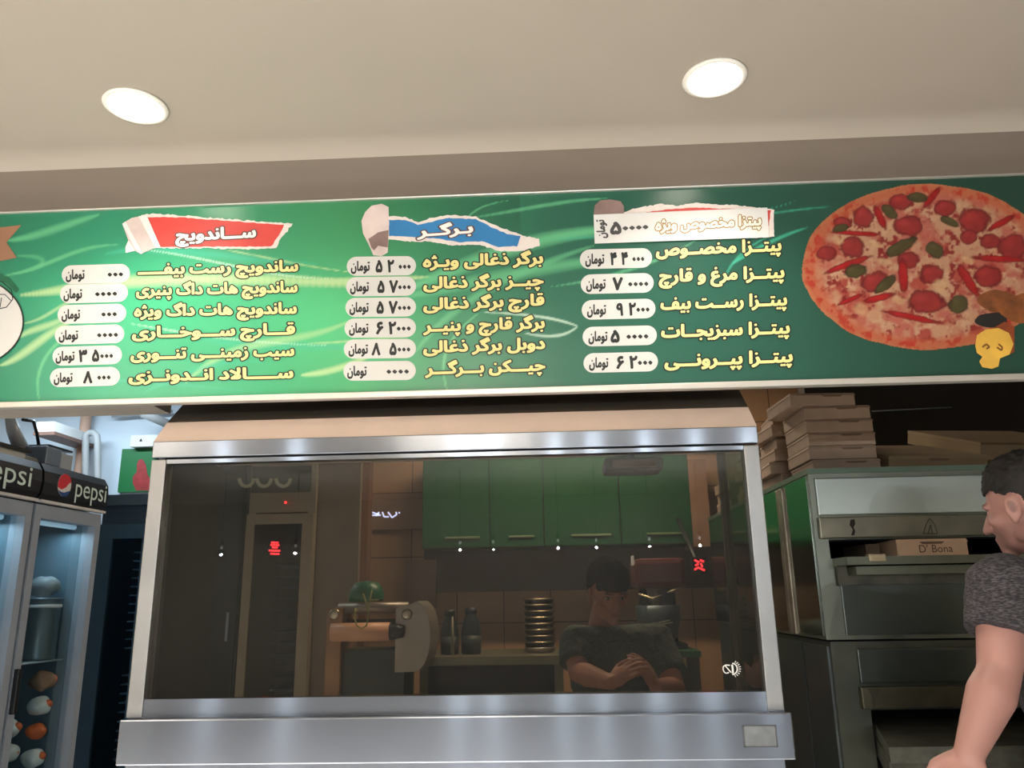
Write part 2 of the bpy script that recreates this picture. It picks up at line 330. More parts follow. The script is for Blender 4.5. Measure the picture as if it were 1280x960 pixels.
# ------------------------------------------------------------------ lettering
GLYPH_ROWS = [
[1600,68,[[1,-13,-7,-10,-10,-7,-11,-2,-9,21,-6,26,-1,29,7,32,73,31,82,28,87,23,90,18,91,4,89,0,84,-7,76,-12,68,-14]],[[-4,-30,-13,-27,-21,-21,-26,-13,-28,-5,-28,10,-24,29,-19,39,-10,45,2,49,77,49,90,44,98,37,104,29,108,20,107,-2,100,-16,88,-26,73,-31]]],
[1776,74,[[34,42,29,45,9,65,6,70,5,75,6,80,10,86,26,101,34,104,42,102,48,97,65,80,68,72,68,67,65,62,48,44,40,41]],[[34,23,25,26,17,32,-3,52,-10,62,-12,72,-11,82,-4,97,20,118,34,122,50,118,60,111,78,92,83,84,85,75,83,57,76,47,53,26,42,22]]],
[1778,122,[[35,-13,27,-10,24,-3,20,47,14,101,6,145,2,161,2,169,5,173,12,177,29,182,35,182,40,180,43,176,49,156,51,153,57,151,74,151,79,153,82,158,87,173,90,178,99,181,115,178,121,175,124,172,125,159,123,147,120,137,114,126,105,117,92,110,73,105,60,105,58,103,64,47,66,0,63,-6,57,-10,51,-12]],[[31,-30,21,-27,15,-22,9,-14,7,-6,-3,98,-15,158,-15,170,-13,176,-8,184,-1,191,29,200,45,197,53,192,58,184,65,168,76,189,84,195,95,199,103,199,124,194,134,187,140,178,142,169,141,145,133,123,119,106,103,96,79,87,83,26,83,-2,81,-10,75,-19,67,-25,56,-29]]],
[1779,146,[[35,-13,27,-10,24,-3,17,76,11,122,2,161,3,170,5,173,10,176,29,182,34,182,40,180,45,170,52,144,56,140,58,140,60,145,65,167,70,173,78,175,84,176,101,171,114,178,126,182,131,182,135,181,139,178,142,174,149,151,149,126,145,117,142,112,134,104,115,96,96,96,82,100,60,93,60,87,63,67,64,31,66,23,66,0,63,-6,57,-10,51,-12],[103,140,106,140,108,142,106,148,104,148,102,144]],[[31,-30,21,-27,15,-22,9,-14,7,-6,-3,98,-15,158,-15,170,-13,178,-8,184,1,192,29,200,35,200,46,197,59,187,73,193,99,191,126,200,132,200,143,197,152,190,157,183,166,154,166,123,161,109,149,94,134,84,117,79,93,79,84,81,79,79,79,75,83,25,83,-2,81,-10,75,-19,67,-25,56,-29]]],
[1780,123,[[40,-12,28,-7,24,-1,22,34,16,88,11,118,2,159,2,168,5,173,10,175,31,181,38,179,42,176,48,162,49,162,57,171,68,178,79,181,101,181,112,176,115,171,116,165,113,145,120,140,123,135,127,120,126,112,121,105,98,96,82,92,64,92,60,91,60,82,64,38,64,-2,62,-7,57,-10,51,-12]],[[35,-29,21,-24,15,-20,7,-5,2,60,-6,115,-15,155,-15,171,-9,184,-1,190,24,198,37,198,53,191,74,198,106,198,119,193,126,187,131,179,133,171,132,155,140,138,144,123,143,109,137,96,128,88,103,79,79,74,82,40,81,-4,79,-12,74,-20,67,-26,56,-30]]],
[1781,136,[[40,-12,30,-8,20,-2,10,12,5,29,5,59,9,76,17,98,29,123,42,143,38,154,39,163,44,170,53,176,65,181,75,176,89,161,106,134,116,115,125,88,130,65,130,27,127,16,122,7,111,-5,104,-9,90,-12,83,-12,67,-7,51,-12],[87,35,89,38,90,49,84,74,74,101,72,104,69,106,60,93,51,71,46,54,46,40,48,39,51,45,56,48,62,50,72,50,81,46]],[[36,-29,22,-24,13,-20,5,-13,-3,0,-12,26,-12,62,-8,79,1,105,22,145,21,163,25,173,32,182,47,193,61,198,69,198,80,195,94,182,113,157,131,124,146,77,147,66,147,24,142,9,135,-5,114,-24,95,-30,78,-30,67,-27,55,-30]]],
[1782,106,[[23,-12,-1,-3,-5,3,-5,11,-3,16,11,44,31,75,15,92,7,110,5,119,5,132,8,147,13,157,19,164,29,172,38,177,49,181,62,182,70,182,90,177,95,174,97,167,97,155,95,146,92,139,87,136,82,135,71,137,55,136,50,132,49,124,52,117,60,109,63,108,66,108,79,116,87,119,98,116,101,113,109,99,109,88,105,82,85,67,67,47,50,24,34,-8,29,-11]],[[18,-30,-9,-19,-18,-10,-22,0,-22,14,-20,21,7,72,-7,96,-12,116,-12,136,-7,155,5,176,29,193,43,197,57,199,74,199,98,193,107,187,114,174,114,152,108,132,117,121,126,102,127,88,124,80,119,71,98,55,80,35,66,16,46,-20,34,-28,27,-30]]],
[1783,144,[[62,-13,54,-10,49,-2,36,46,17,102,-5,159,-5,170,0,175,21,184,29,182,35,179,45,156,70,89,71,86,73,86,99,154,109,176,115,181,125,182,142,175,148,171,150,166,150,157,132,116,113,68,99,26,91,-4,89,-7,81,-10]],[[57,-31,48,-27,41,-23,34,-10,1,95,-23,156,-23,170,-21,177,-16,186,-9,191,7,198,25,202,39,198,46,192,51,185,70,140,73,137,90,176,99,191,106,196,117,200,128,200,139,196,153,190,164,179,167,168,165,149,129,60,106,-13,101,-19,93,-25,68,-31]]],
[1784,144,[[23,-14,10,-10,-2,-3,-6,3,-5,11,15,59,31,100,48,151,53,170,56,174,67,178,82,181,87,180,90,178,94,173,104,134,121,81,140,33,150,11,150,1,145,-5,123,-14,117,-13,110,-10,99,15,75,84,73,86,70,82,53,34,36,-6,32,-11]],[[18,-32,-2,-24,-16,-15,-23,0,-23,14,15,108,38,180,43,186,53,192,79,199,87,199,96,195,103,191,109,181,137,89,167,14,167,-2,160,-15,151,-22,125,-32,117,-32,107,-29,99,-24,94,-16,73,34,71,33,52,-13,46,-22,34,-30,28,-32]]],
[1785,123,[[90,-13,81,-10,77,-4,72,20,66,67,63,69,47,68,38,69,18,77,6,87,-1,100,-3,107,-3,131,-1,140,5,154,9,160,20,171,30,177,41,181,61,181,81,173,91,162,96,151,101,135,106,101,111,42,118,1,116,-5,113,-8,99,-12],[45,114,57,113,60,115,56,131,53,135,49,137,42,132,38,125,39,118]],[[85,-30,75,-27,68,-21,61,-11,55,17,50,48,18,57,-1,69,-13,85,-20,106,-20,134,-17,148,-11,162,-3,173,8,184,21,193,38,199,68,198,83,192,93,185,107,169,118,137,123,104,126,57,135,9,135,-4,129,-18,121,-24,96,-31]]],
[64344,75,[[25,-96,17,-93,12,-88,10,-83,9,-69,0,-65,-5,-60,-7,-53,-6,-42,1,-34,10,-31,19,-33,28,-39,43,-31,54,-33,61,-39,64,-46,64,-53,62,-58,58,-64,47,-69,47,-83,42,-90,32,-96],[1,-13,-7,-10,-10,-3,-10,11,-8,25,-5,28,3,31,21,32,26,34,28,36,30,40,26,58,16,87,16,98,20,103,35,109,45,112,51,111,56,108,59,101,69,67,71,56,71,34,69,22,61,8,53,-1,48,-4,32,-10,17,-13]],[[21,-113,6,-107,-1,-100,-7,-89,-9,-81,-19,-71,-24,-61,-26,-50,-25,-41,-17,-25,-24,-16,-27,-8,-28,14,-24,31,-19,39,-11,45,7,49,9,51,-1,84,-1,100,2,109,14,120,40,130,50,130,61,126,72,115,81,90,86,70,88,31,86,19,75,-3,63,-16,76,-30,83,-50,81,-60,76,-71,65,-81,63,-89,57,-100,50,-107,40,-111,32,-113]]],
[64345,93,[[41,-96,34,-93,29,-88,27,-83,26,-69,16,-65,11,-60,9,-53,10,-42,18,-35,26,-31,35,-33,45,-39,60,-31,71,-33,77,-39,80,-42,81,-50,78,-60,74,-65,63,-70,64,-81,62,-86,59,-90,49,-96],[1,-13,-7,-10,-10,-5,-11,6,-8,23,-5,27,-1,30,5,32,16,32,23,35,28,48,34,76,37,80,45,83,63,80,71,77,74,73,75,64,69,37,71,34,79,32,98,32,104,30,112,25,117,15,117,4,114,-3,109,-8,98,-13,76,-13,65,-11,46,-4,27,-11,18,-13]],[[38,-113,24,-108,16,-101,10,-90,8,-81,-3,-69,-7,-61,-9,-50,-5,-31,-20,-22,-25,-16,-28,-6,-28,9,-26,25,-19,39,-10,45,10,51,15,73,23,91,32,97,48,101,73,95,85,88,92,73,91,50,102,49,113,45,125,37,130,29,134,19,134,3,131,-8,123,-20,112,-27,96,-31,99,-50,98,-58,92,-72,82,-81,75,-99,67,-106,57,-111,49,-113]]],
[64378,165,[[81,-110,56,-106,42,-101,24,-92,17,-87,5,-75,-6,-52,-8,-41,-8,-18,-6,-7,1,13,14,32,28,47,39,56,54,65,56,68,52,70,27,70,13,68,3,72,0,79,-2,90,-2,101,2,108,11,112,38,117,58,115,113,99,147,95,155,92,158,87,159,60,155,54,145,50,136,50,111,45,97,40,80,32,59,18,53,12,42,-2,37,-12,34,-29,37,-38,42,-48,57,-59,77,-64,78,-62,76,-56,76,-43,64,-36,59,-29,59,-16,61,-11,66,-7,75,-3,81,-4,94,-11,108,-3,114,-3,119,-5,124,-8,128,-13,129,-29,124,-36,113,-42,113,-52,109,-62,110,-63,116,-64,149,-56,156,-60,162,-71,165,-79,165,-88,163,-93,158,-97,133,-106,117,-109,105,-111]],[[77,-128,64,-126,33,-117,12,-106,-8,-87,-19,-68,-24,-54,-26,-18,-24,-4,-13,23,5,49,-9,59,-16,69,-19,85,-19,105,-12,118,-5,125,20,133,35,134,63,133,117,116,152,112,161,109,168,104,173,96,176,88,176,57,173,49,168,41,161,37,152,33,131,31,111,26,87,15,88,13,94,10,105,14,119,13,133,7,141,-1,146,-9,148,-18,147,-37,161,-41,168,-46,179,-65,182,-77,182,-91,179,-99,175,-106,167,-112,138,-123,110,-128]]],
[64379,180,[[81,-110,56,-106,42,-101,24,-92,17,-87,5,-75,-6,-52,-8,-41,-8,-18,-6,-7,1,13,14,32,28,47,39,56,54,65,56,68,52,70,27,70,13,68,3,72,0,79,-2,90,-2,101,2,108,11,112,38,117,58,115,113,99,145,95,153,92,157,90,159,85,159,63,157,55,148,49,153,40,156,36,163,33,186,31,192,29,199,25,202,19,202,4,200,-2,194,-9,180,-14,170,-14,150,-10,135,-4,125,2,117,12,112,21,108,34,107,40,105,42,97,40,80,32,59,18,52,11,42,-2,38,-10,34,-27,37,-40,45,-51,58,-59,64,-61,66,-59,66,-50,55,-44,51,-40,50,-35,50,-23,56,-15,63,-12,70,-11,85,-19,97,-12,105,-11,113,-15,119,-21,120,-35,119,-39,114,-44,103,-50,103,-64,116,-64,144,-56,150,-56,157,-60,164,-77,165,-88,163,-93,158,-97,147,-101,127,-107,106,-111]],[[77,-128,64,-126,33,-117,12,-106,-8,-87,-19,-68,-24,-54,-26,-18,-24,-4,-13,23,5,49,-9,59,-16,69,-19,85,-19,105,-12,118,-5,125,20,133,35,134,63,133,117,116,150,112,161,109,169,102,175,90,175,52,180,49,191,48,203,44,213,36,220,21,220,1,218,-7,211,-17,200,-26,185,-31,166,-31,141,-27,139,-29,139,-38,150,-38,161,-41,169,-48,177,-62,182,-76,182,-90,180,-98,175,-106,164,-114,130,-125,110,-128],[80,4,86,3,98,7,98,10,95,16,91,17,78,10,76,7]]],
[64380,147,[[65,-95,57,-90,53,-85,51,-68,43,-65,35,-57,35,-41,39,-35,51,-30,60,-32,70,-37,79,-32,85,-30,90,-30,99,-35,103,-40,105,-44,104,-57,96,-65,88,-68,87,-83,84,-89,74,-95],[1,-13,-7,-10,-11,-4,-9,21,-6,28,4,31,26,33,43,37,63,44,70,47,71,49,68,51,52,55,32,55,20,53,12,55,8,60,5,76,5,89,10,94,34,100,51,100,60,99,79,93,121,71,134,70,140,68,146,64,148,48,148,39,146,32,143,30,135,27,120,25,72,1,45,-9,15,-14]],[[62,-112,48,-106,41,-100,35,-89,34,-82,20,-66,16,-51,18,-32,-2,-31,-13,-27,-21,-21,-28,-7,-28,12,-24,31,-18,40,-7,48,-12,73,-12,90,-10,97,-5,104,2,111,27,117,57,117,87,109,127,88,138,88,149,84,157,78,164,64,165,34,159,19,149,13,120,6,92,-10,93,-12,112,-22,121,-35,123,-51,118,-68,107,-80,101,-96,93,-104,77,-112]]],
[64395,99,[[1,-70,-7,-67,-10,-63,-17,-45,-17,-35,-12,-29,5,-22,20,-13,33,-3,39,5,43,16,45,30,40,47,29,71,29,80,32,85,51,95,55,96,62,95,66,92,70,87,78,71,92,35,95,33,112,29,120,22,122,16,121,1,119,-4,113,-9,101,-14,96,-14,79,-11,70,-26,62,-35,48,-48,38,-54,18,-65],[18,122,10,127,7,132,6,144,8,151,12,154,23,159,22,171,25,177,30,182,37,185,41,186,46,185,52,182,59,174,60,158,68,155,75,147,77,143,76,132,70,125,63,122,51,122,41,128,30,122]],[[-4,-87,-15,-83,-25,-73,-34,-46,-34,-32,-31,-24,-25,-17,-18,-12,9,0,16,6,24,15,28,27,24,40,11,71,13,88,24,104,10,107,-4,115,-10,127,-12,143,-7,160,4,171,8,183,14,191,29,201,35,203,48,203,63,196,70,190,76,179,77,172,88,160,93,152,95,140,93,127,89,119,77,107,92,82,104,50,121,44,130,38,135,30,139,21,139,-1,135,-10,126,-21,120,-26,105,-31,87,-32,72,-51,45,-72,26,-81,7,-87]]],
[64401,127,[[1,-13,-7,-10,-11,-4,-9,20,-5,27,5,31,38,32,51,34,56,37,54,42,43,57,-1,100,-4,106,-5,112,-3,125,0,132,3,137,14,146,37,160,91,187,96,188,102,187,107,182,115,165,115,156,113,151,109,147,59,122,49,116,48,114,76,85,89,70,104,44,112,36,116,34,138,29,146,25,150,17,150,4,149,0,141,-9,129,-14,121,-14,105,-10,82,1,66,-7,49,-12,37,-14]],[[-4,-30,-13,-27,-20,-23,-26,-13,-28,-7,-28,7,-26,25,-20,37,-10,45,1,49,21,49,23,51,-12,85,-20,98,-22,104,-22,117,-15,140,-9,150,13,167,79,201,95,207,110,203,120,195,131,173,133,164,131,146,125,137,117,131,80,112,79,109,101,83,121,52,148,45,159,37,167,20,167,0,164,-8,159,-17,148,-25,134,-31,109,-29,82,-20,62,-27,43,-31]]],
[64402,219,[[77,-17,55,-14,33,-8,17,0,5,13,-1,25,-3,36,-3,60,4,91,8,95,15,97,32,93,41,88,43,83,43,74,39,50,43,40,47,35,52,33,69,29,86,28,127,28,158,31,170,35,173,38,173,41,165,53,142,77,121,93,114,100,112,106,113,125,105,131,99,141,96,147,95,155,99,161,182,209,197,216,207,214,212,208,218,196,219,188,224,181,232,164,232,153,229,148,180,125,168,118,166,114,193,88,204,74,212,58,215,44,215,30,213,19,210,13,204,5,196,-1,185,-6,163,-13,124,-18]],[[72,-34,49,-31,22,-23,4,-11,-11,5,-17,17,-21,33,-20,63,-11,100,0,111,11,115,19,115,44,107,54,101,60,88,61,71,58,55,60,50,91,45,143,47,144,49,142,52,129,65,108,81,98,94,95,102,94,116,83,133,78,144,78,156,80,164,85,172,93,179,180,229,196,234,204,234,215,230,222,224,227,217,243,183,250,164,249,150,241,136,197,111,220,81,230,56,232,46,232,27,227,6,218,-6,208,-14,194,-22,175,-28,129,-35]]],
[64404,103,[[1,-13,-7,-10,-11,-4,-9,20,-6,27,5,31,38,32,49,33,55,35,57,39,55,43,48,55,26,76,5,93,-1,100,-3,106,-3,125,-10,130,-18,142,-20,148,-20,156,-17,160,-10,165,60,206,79,215,83,216,88,215,94,211,102,196,104,187,109,179,115,165,115,154,110,148,57,121,50,115,52,111,76,89,84,79,93,64,98,46,98,26,96,18,87,4,77,-2,63,-9,37,-14]],[[-4,-30,-13,-27,-20,-23,-26,-13,-28,-7,-28,7,-25,29,-19,39,-10,45,1,49,24,49,26,51,13,64,-8,81,-17,92,-20,101,-21,115,-32,132,-37,143,-38,156,-36,164,-30,173,-17,183,57,225,80,235,96,232,105,225,110,218,129,178,133,165,132,151,125,137,116,130,83,114,81,110,106,78,113,59,115,50,115,23,112,10,100,-8,77,-23,63,-27,43,-31]]],
[64508,190,[[68,-70,47,-65,25,-56,19,-52,8,-40,2,-29,-3,-13,-3,12,0,29,8,51,13,54,21,56,35,50,44,44,46,40,46,32,39,2,42,-7,47,-15,58,-22,74,-25,94,-25,113,-22,131,-13,139,-6,140,-3,136,0,119,7,100,16,89,27,84,41,84,54,88,68,94,80,100,89,113,101,141,115,150,117,166,117,190,109,196,101,196,91,186,72,177,68,163,72,150,71,144,69,136,64,129,54,130,51,135,47,171,31,182,22,187,12,187,-7,184,-17,176,-31,165,-42,157,-48,133,-61,115,-67,94,-70]],[[63,-87,47,-84,19,-73,-4,-53,-14,-37,-20,-17,-21,15,-17,32,-8,58,3,69,15,73,25,73,49,63,57,57,64,43,64,29,58,8,59,-1,68,-6,79,-8,97,-6,98,-4,86,5,77,15,71,26,67,38,69,66,82,93,97,110,107,118,136,132,146,134,171,134,196,126,205,119,211,110,214,102,214,91,211,80,200,60,191,54,180,49,181,46,195,35,204,15,204,-10,195,-34,187,-45,177,-55,158,-68,143,-76,119,-84,99,-88]]],
[64509,184,[[69,-70,54,-67,40,-62,24,-54,9,-42,2,-29,-3,-12,-3,13,5,43,10,52,18,56,21,56,35,50,44,45,46,40,46,32,39,4,42,-7,46,-13,54,-19,58,-22,75,-25,99,-25,113,-23,129,-19,143,-9,143,-7,141,-5,133,-1,113,6,108,12,108,19,113,41,115,45,119,48,127,48,161,36,191,31,199,28,204,24,207,15,207,4,205,-3,200,-8,188,-14,184,-24,179,-34,165,-48,147,-57,118,-67,96,-70]],[[65,-87,44,-83,18,-72,-3,-54,-15,-34,-20,-15,-20,16,-9,55,-3,65,4,69,13,73,24,73,44,66,55,58,61,51,64,41,64,29,58,8,58,1,65,-4,80,-8,96,-7,97,-4,90,12,90,22,96,44,103,58,110,63,119,66,129,66,166,53,196,48,207,44,216,37,225,19,225,2,223,-6,215,-18,202,-28,191,-47,179,-59,158,-72,124,-84,100,-88]]],
[64510,75,[[8,-68,-3,-62,-7,-56,-6,-41,-1,-36,5,-33,10,-31,17,-32,28,-39,41,-32,50,-31,60,-37,64,-43,65,-51,64,-57,58,-64,52,-68,42,-68,28,-61,16,-68],[0,-14,-8,-10,-11,-4,-10,16,-6,26,-3,28,5,31,25,33,29,37,29,46,26,60,15,90,16,98,21,103,38,110,44,112,52,110,55,109,58,104,65,85,70,63,71,40,68,19,62,9,53,0,46,-5,22,-12,8,-14]],[[5,-85,-14,-77,-23,-62,-25,-48,-23,-38,-18,-26,-25,-16,-28,-7,-27,19,-23,32,-17,40,-11,45,7,49,9,51,-2,88,-2,101,5,113,14,121,28,126,39,129,50,129,61,126,72,115,82,88,87,66,89,37,85,16,76,-2,63,-16,74,-26,81,-38,84,-49,82,-59,75,-72,67,-79,58,-84,42,-86,28,-82,17,-86]]],
[64511,93,[[24,-68,18,-65,13,-61,10,-52,10,-48,12,-41,21,-33,26,-31,34,-32,46,-39,57,-32,66,-31,75,-35,80,-41,81,-46,81,-57,78,-62,73,-66,65,-69,60,-69,46,-61,34,-68],[1,-14,-7,-10,-11,-4,-11,7,-8,24,-2,29,18,33,23,36,26,43,34,76,37,79,45,82,63,79,71,76,74,73,75,65,70,44,70,37,71,35,74,33,99,31,105,29,112,24,117,16,117,5,112,-6,107,-9,96,-14,84,-14,70,-12,46,-4,23,-12,10,-14]],[[21,-85,5,-78,-2,-70,-6,-63,-9,-49,-5,-32,-21,-21,-28,-9,-26,24,-24,32,-18,40,-12,45,5,49,10,52,18,82,24,91,30,96,41,100,62,98,77,93,89,82,92,73,91,49,104,48,115,45,126,36,134,19,134,2,129,-10,123,-20,113,-26,97,-32,100,-49,98,-60,93,-71,87,-78,68,-86,57,-86,46,-82,35,-86]]],
[65165,60,[[23,-12,15,-9,12,-2,7,179,9,185,14,189,20,190,34,191,45,187,49,180,49,157,51,149,51,101,52,93,52,46,54,38,54,-1,52,-7,47,-10,39,-12]],[[19,-29,9,-26,3,-21,-3,-13,-5,-5,-10,184,-3,198,5,204,16,208,41,208,52,204,58,199,64,191,66,184,70,49,71,41,71,-5,64,-20,56,-26,45,-30]]],
[65166,73,[[59,-13,39,-9,28,-3,20,6,15,15,13,23,12,34,12,64,10,71,10,106,9,114,7,179,8,184,11,187,20,191,36,191,42,189,47,186,49,181,51,164,51,132,52,125,52,92,54,84,54,53,57,35,59,33,64,32,78,31,86,29,93,23,96,17,96,1,89,-7,75,-14]],[[55,-30,30,-24,13,-13,8,-7,0,7,-5,29,-10,184,-7,192,-2,200,5,204,16,208,39,208,47,206,58,200,64,192,66,184,68,167,72,53,75,49,94,45,102,39,110,29,113,20,113,-2,110,-10,102,-20,92,-27,80,-31]]],
[65168,273,[[111,-73,105,-69,99,-63,97,-58,97,-50,100,-43,107,-38,111,-36,119,-36,127,-39,132,-44,134,-49,134,-60,132,-65,127,-69,118,-73],[90,-18,58,-15,35,-8,16,1,8,9,3,15,-3,34,-3,59,4,90,7,94,15,97,33,92,41,87,43,82,43,73,39,51,40,45,42,40,46,36,55,32,77,28,129,29,152,32,172,37,190,44,204,53,221,67,230,70,243,65,254,57,256,51,253,37,255,34,265,32,279,31,285,30,293,23,296,17,296,3,295,-2,288,-9,275,-14,260,-14,240,-9,225,-2,217,6,215,7,180,-7,152,-14,129,-17,111,-17,104,-18]],[[108,-90,93,-82,85,-74,81,-66,78,-54,82,-35,54,-32,18,-21,0,-9,-13,9,-20,31,-20,62,-12,96,-7,105,0,111,11,114,19,114,43,108,54,100,60,86,60,68,58,54,58,51,61,49,80,46,122,46,147,49,180,59,198,70,215,84,232,88,244,84,259,76,270,65,275,50,294,45,304,38,310,29,314,20,313,-2,306,-16,294,-26,280,-31,255,-31,225,-23,211,-15,185,-24,150,-31,147,-35,151,-44,153,-57,151,-66,146,-76,140,-82,132,-87,121,-90]]],
[65169,67,[[23,-68,11,-61,8,-53,8,-45,11,-38,15,-34,23,-31,30,-31,38,-34,43,-39,45,-44,45,-55,42,-61,38,-64,30,-68],[1,-13,-7,-10,-10,-5,-11,6,-8,23,-5,27,-1,30,21,34,23,36,25,41,20,62,11,87,11,98,13,102,18,105,40,112,46,111,51,108,54,101,64,67,66,56,66,34,64,22,55,6,45,-4,23,-12,13,-13]],[[20,-85,1,-76,-7,-63,-11,-49,-6,-31,-20,-22,-25,-14,-28,-6,-28,11,-26,25,-20,38,-10,45,4,51,-6,84,-6,100,-3,109,9,120,35,130,45,130,55,127,62,122,70,109,83,61,83,28,75,3,66,-9,53,-20,62,-37,64,-47,62,-61,59,-67,52,-76,39,-83,32,-85]]],
[65170,86,[[38,-68,32,-64,25,-58,24,-53,24,-45,27,-38,34,-33,38,-31,46,-31,54,-34,59,-39,61,-44,61,-55,59,-59,55,-63,46,-68],[1,-13,-7,-10,-10,-5,-11,6,-9,22,-6,26,-2,29,5,32,13,32,18,35,21,44,28,73,32,80,38,82,57,80,67,75,69,70,69,61,65,39,66,35,74,32,90,32,96,30,105,25,109,17,109,5,106,-3,99,-10,91,-13,71,-13,52,-8,43,-4,23,-12,13,-13]],[[35,-85,20,-77,13,-70,8,-63,5,-49,9,-31,-2,-30,-13,-27,-24,-16,-28,-6,-28,9,-26,25,-20,38,-10,45,5,51,10,75,18,91,26,97,43,101,70,94,79,88,86,73,86,50,105,45,117,37,126,20,127,3,124,-5,118,-16,107,-26,95,-30,77,-31,80,-52,77,-63,69,-75,49,-85]]],
[65173,248,[[77,-17,55,-14,33,-8,17,0,5,13,-1,25,-3,33,-3,58,3,89,6,94,13,97,19,96,36,91,41,88,43,83,43,74,39,50,43,40,47,35,52,33,69,29,86,28,133,28,141,29,158,29,190,34,196,37,202,41,204,46,204,52,201,66,192,89,193,99,197,104,219,112,225,112,232,108,235,102,245,71,247,61,247,38,243,25,238,16,229,6,218,-1,208,-5,188,-11,169,-14,138,-16,130,-18],[102,108,96,110,91,114,88,117,86,124,86,130,89,138,97,144,102,145,110,144,122,137,133,144,143,145,151,141,156,135,157,130,157,119,154,114,146,109,141,107,136,108,130,110,122,115,108,108]],[[72,-34,49,-31,22,-23,4,-11,-11,5,-17,17,-20,30,-21,61,-14,92,-6,106,2,112,16,115,44,107,52,102,58,94,60,86,60,69,58,56,60,50,91,45,129,45,168,48,185,53,184,63,175,88,175,99,178,110,189,121,222,131,236,127,244,121,251,110,262,74,264,64,264,35,255,10,241,-7,218,-20,199,-27,174,-32,135,-35],[99,91,82,98,74,106,69,117,68,125,69,135,79,152,97,162,111,162,122,159,132,162,144,162,160,156,168,149,174,138,176,125,173,113,165,100,144,90,135,90,122,94,110,90]]],
[65174,273,[[77,-17,55,-14,33,-8,17,0,5,13,-1,25,-3,33,-3,60,4,90,7,94,13,97,27,94,37,91,41,88,43,83,43,74,39,50,43,40,47,35,52,33,69,29,88,28,118,28,155,32,174,37,194,47,208,56,221,68,230,71,238,68,254,56,256,50,254,38,255,35,261,32,277,32,285,29,292,25,296,16,296,3,293,-4,288,-9,277,-13,258,-13,247,-11,229,-4,218,6,215,7,196,-2,177,-8,147,-14,118,-18],[102,108,94,111,87,119,88,135,97,144,102,145,111,144,122,137,133,144,144,145,150,142,157,135,157,119,154,114,149,110,138,107,130,110,122,115,113,109,107,107]],[[72,-34,43,-30,11,-17,-6,-1,-17,17,-21,31,-21,61,-14,92,-6,106,0,111,11,115,18,115,41,108,54,100,61,85,58,52,63,48,91,45,113,45,152,50,172,56,191,66,215,85,225,88,233,88,244,85,265,71,270,63,275,50,293,46,304,38,310,28,314,19,314,0,309,-12,304,-19,296,-25,282,-30,254,-30,244,-29,224,-22,211,-15,182,-25,152,-32,122,-35],[99,91,82,98,74,106,70,114,68,128,71,139,75,147,83,156,97,162,113,162,122,159,132,162,147,162,160,157,170,147,174,139,176,124,171,108,163,98,144,90,135,90,122,94,110,90]]],
[65175,75,[[1,-13,-7,-10,-11,-4,-11,7,-9,20,-7,25,-4,28,4,31,26,33,28,35,30,39,28,53,16,89,16,98,20,103,30,108,45,112,51,111,55,108,59,103,64,89,70,60,70,31,68,21,61,7,54,0,45,-6,24,-12,12,-14],[13,135,5,142,2,150,3,160,12,169,21,172,29,169,35,165,38,164,46,169,55,172,65,169,71,162,73,154,72,145,68,139,62,136,49,135,37,142,26,135]],[[-4,-30,-13,-27,-21,-21,-26,-13,-28,-5,-26,23,-20,37,-10,45,7,49,9,51,-2,87,-1,101,7,118,-3,125,-14,139,-17,153,-15,164,-10,173,-3,181,10,187,23,189,38,185,51,189,60,189,76,183,84,175,89,167,92,154,90,143,85,132,70,118,81,92,87,64,87,28,85,18,73,-5,54,-21,29,-29]]],
[65176,93,[[1,-13,-7,-10,-10,-5,-11,6,-8,23,-5,27,-1,29,20,33,23,35,28,48,34,76,37,79,45,83,63,79,71,76,74,73,75,65,70,45,70,37,71,34,82,32,99,31,105,29,112,25,117,17,117,6,114,-4,109,-9,98,-13,77,-14,66,-12,46,-5,24,-12,13,-14],[29,104,18,110,14,117,15,131,19,135,24,139,29,141,37,141,45,137,49,134,60,140,71,141,77,138,84,131,86,125,85,118,83,112,76,106,65,104,49,111,40,106,34,104]],[[-4,-30,-15,-26,-25,-16,-28,-7,-28,7,-26,25,-19,39,-10,45,10,51,19,87,5,98,-2,109,-5,121,-2,135,2,144,9,150,24,158,40,158,49,155,59,158,73,158,82,155,88,152,98,142,104,123,103,114,98,103,85,90,92,73,90,51,91,49,104,49,115,45,123,39,129,31,134,17,134,3,130,-10,124,-18,115,-25,101,-31,73,-31,48,-25,20,-31]]],
[65184,159,[[62,-66,54,-63,49,-58,47,-54,47,-43,49,-38,54,-33,62,-29,70,-29,75,-32,81,-38,84,-44,84,-50,82,-57,76,-63,68,-67],[1,-13,-7,-10,-11,-4,-9,21,-6,28,4,31,27,33,49,38,63,44,70,48,70,50,68,51,51,55,34,55,20,53,13,55,10,57,5,75,5,86,6,90,12,95,32,100,51,100,62,98,82,91,121,71,134,71,141,68,145,65,147,61,149,33,165,31,173,29,179,23,183,15,183,4,179,-4,174,-9,162,-14,146,-14,126,-8,112,-1,105,6,101,12,98,14,68,-1,45,-8,16,-14]],[[59,-83,43,-77,33,-66,28,-49,31,-30,-1,-31,-13,-27,-21,-21,-28,-7,-28,12,-24,31,-18,40,-7,48,-12,73,-12,90,-10,97,-5,105,2,111,27,117,55,118,66,115,90,107,127,88,138,88,149,84,157,78,161,71,166,50,180,45,189,39,196,29,200,18,200,1,195,-11,190,-18,181,-25,168,-30,143,-31,132,-29,110,-21,95,-10,85,-13,84,-16,96,-28,101,-39,102,-49,99,-61,95,-69,85,-78,71,-84]]],
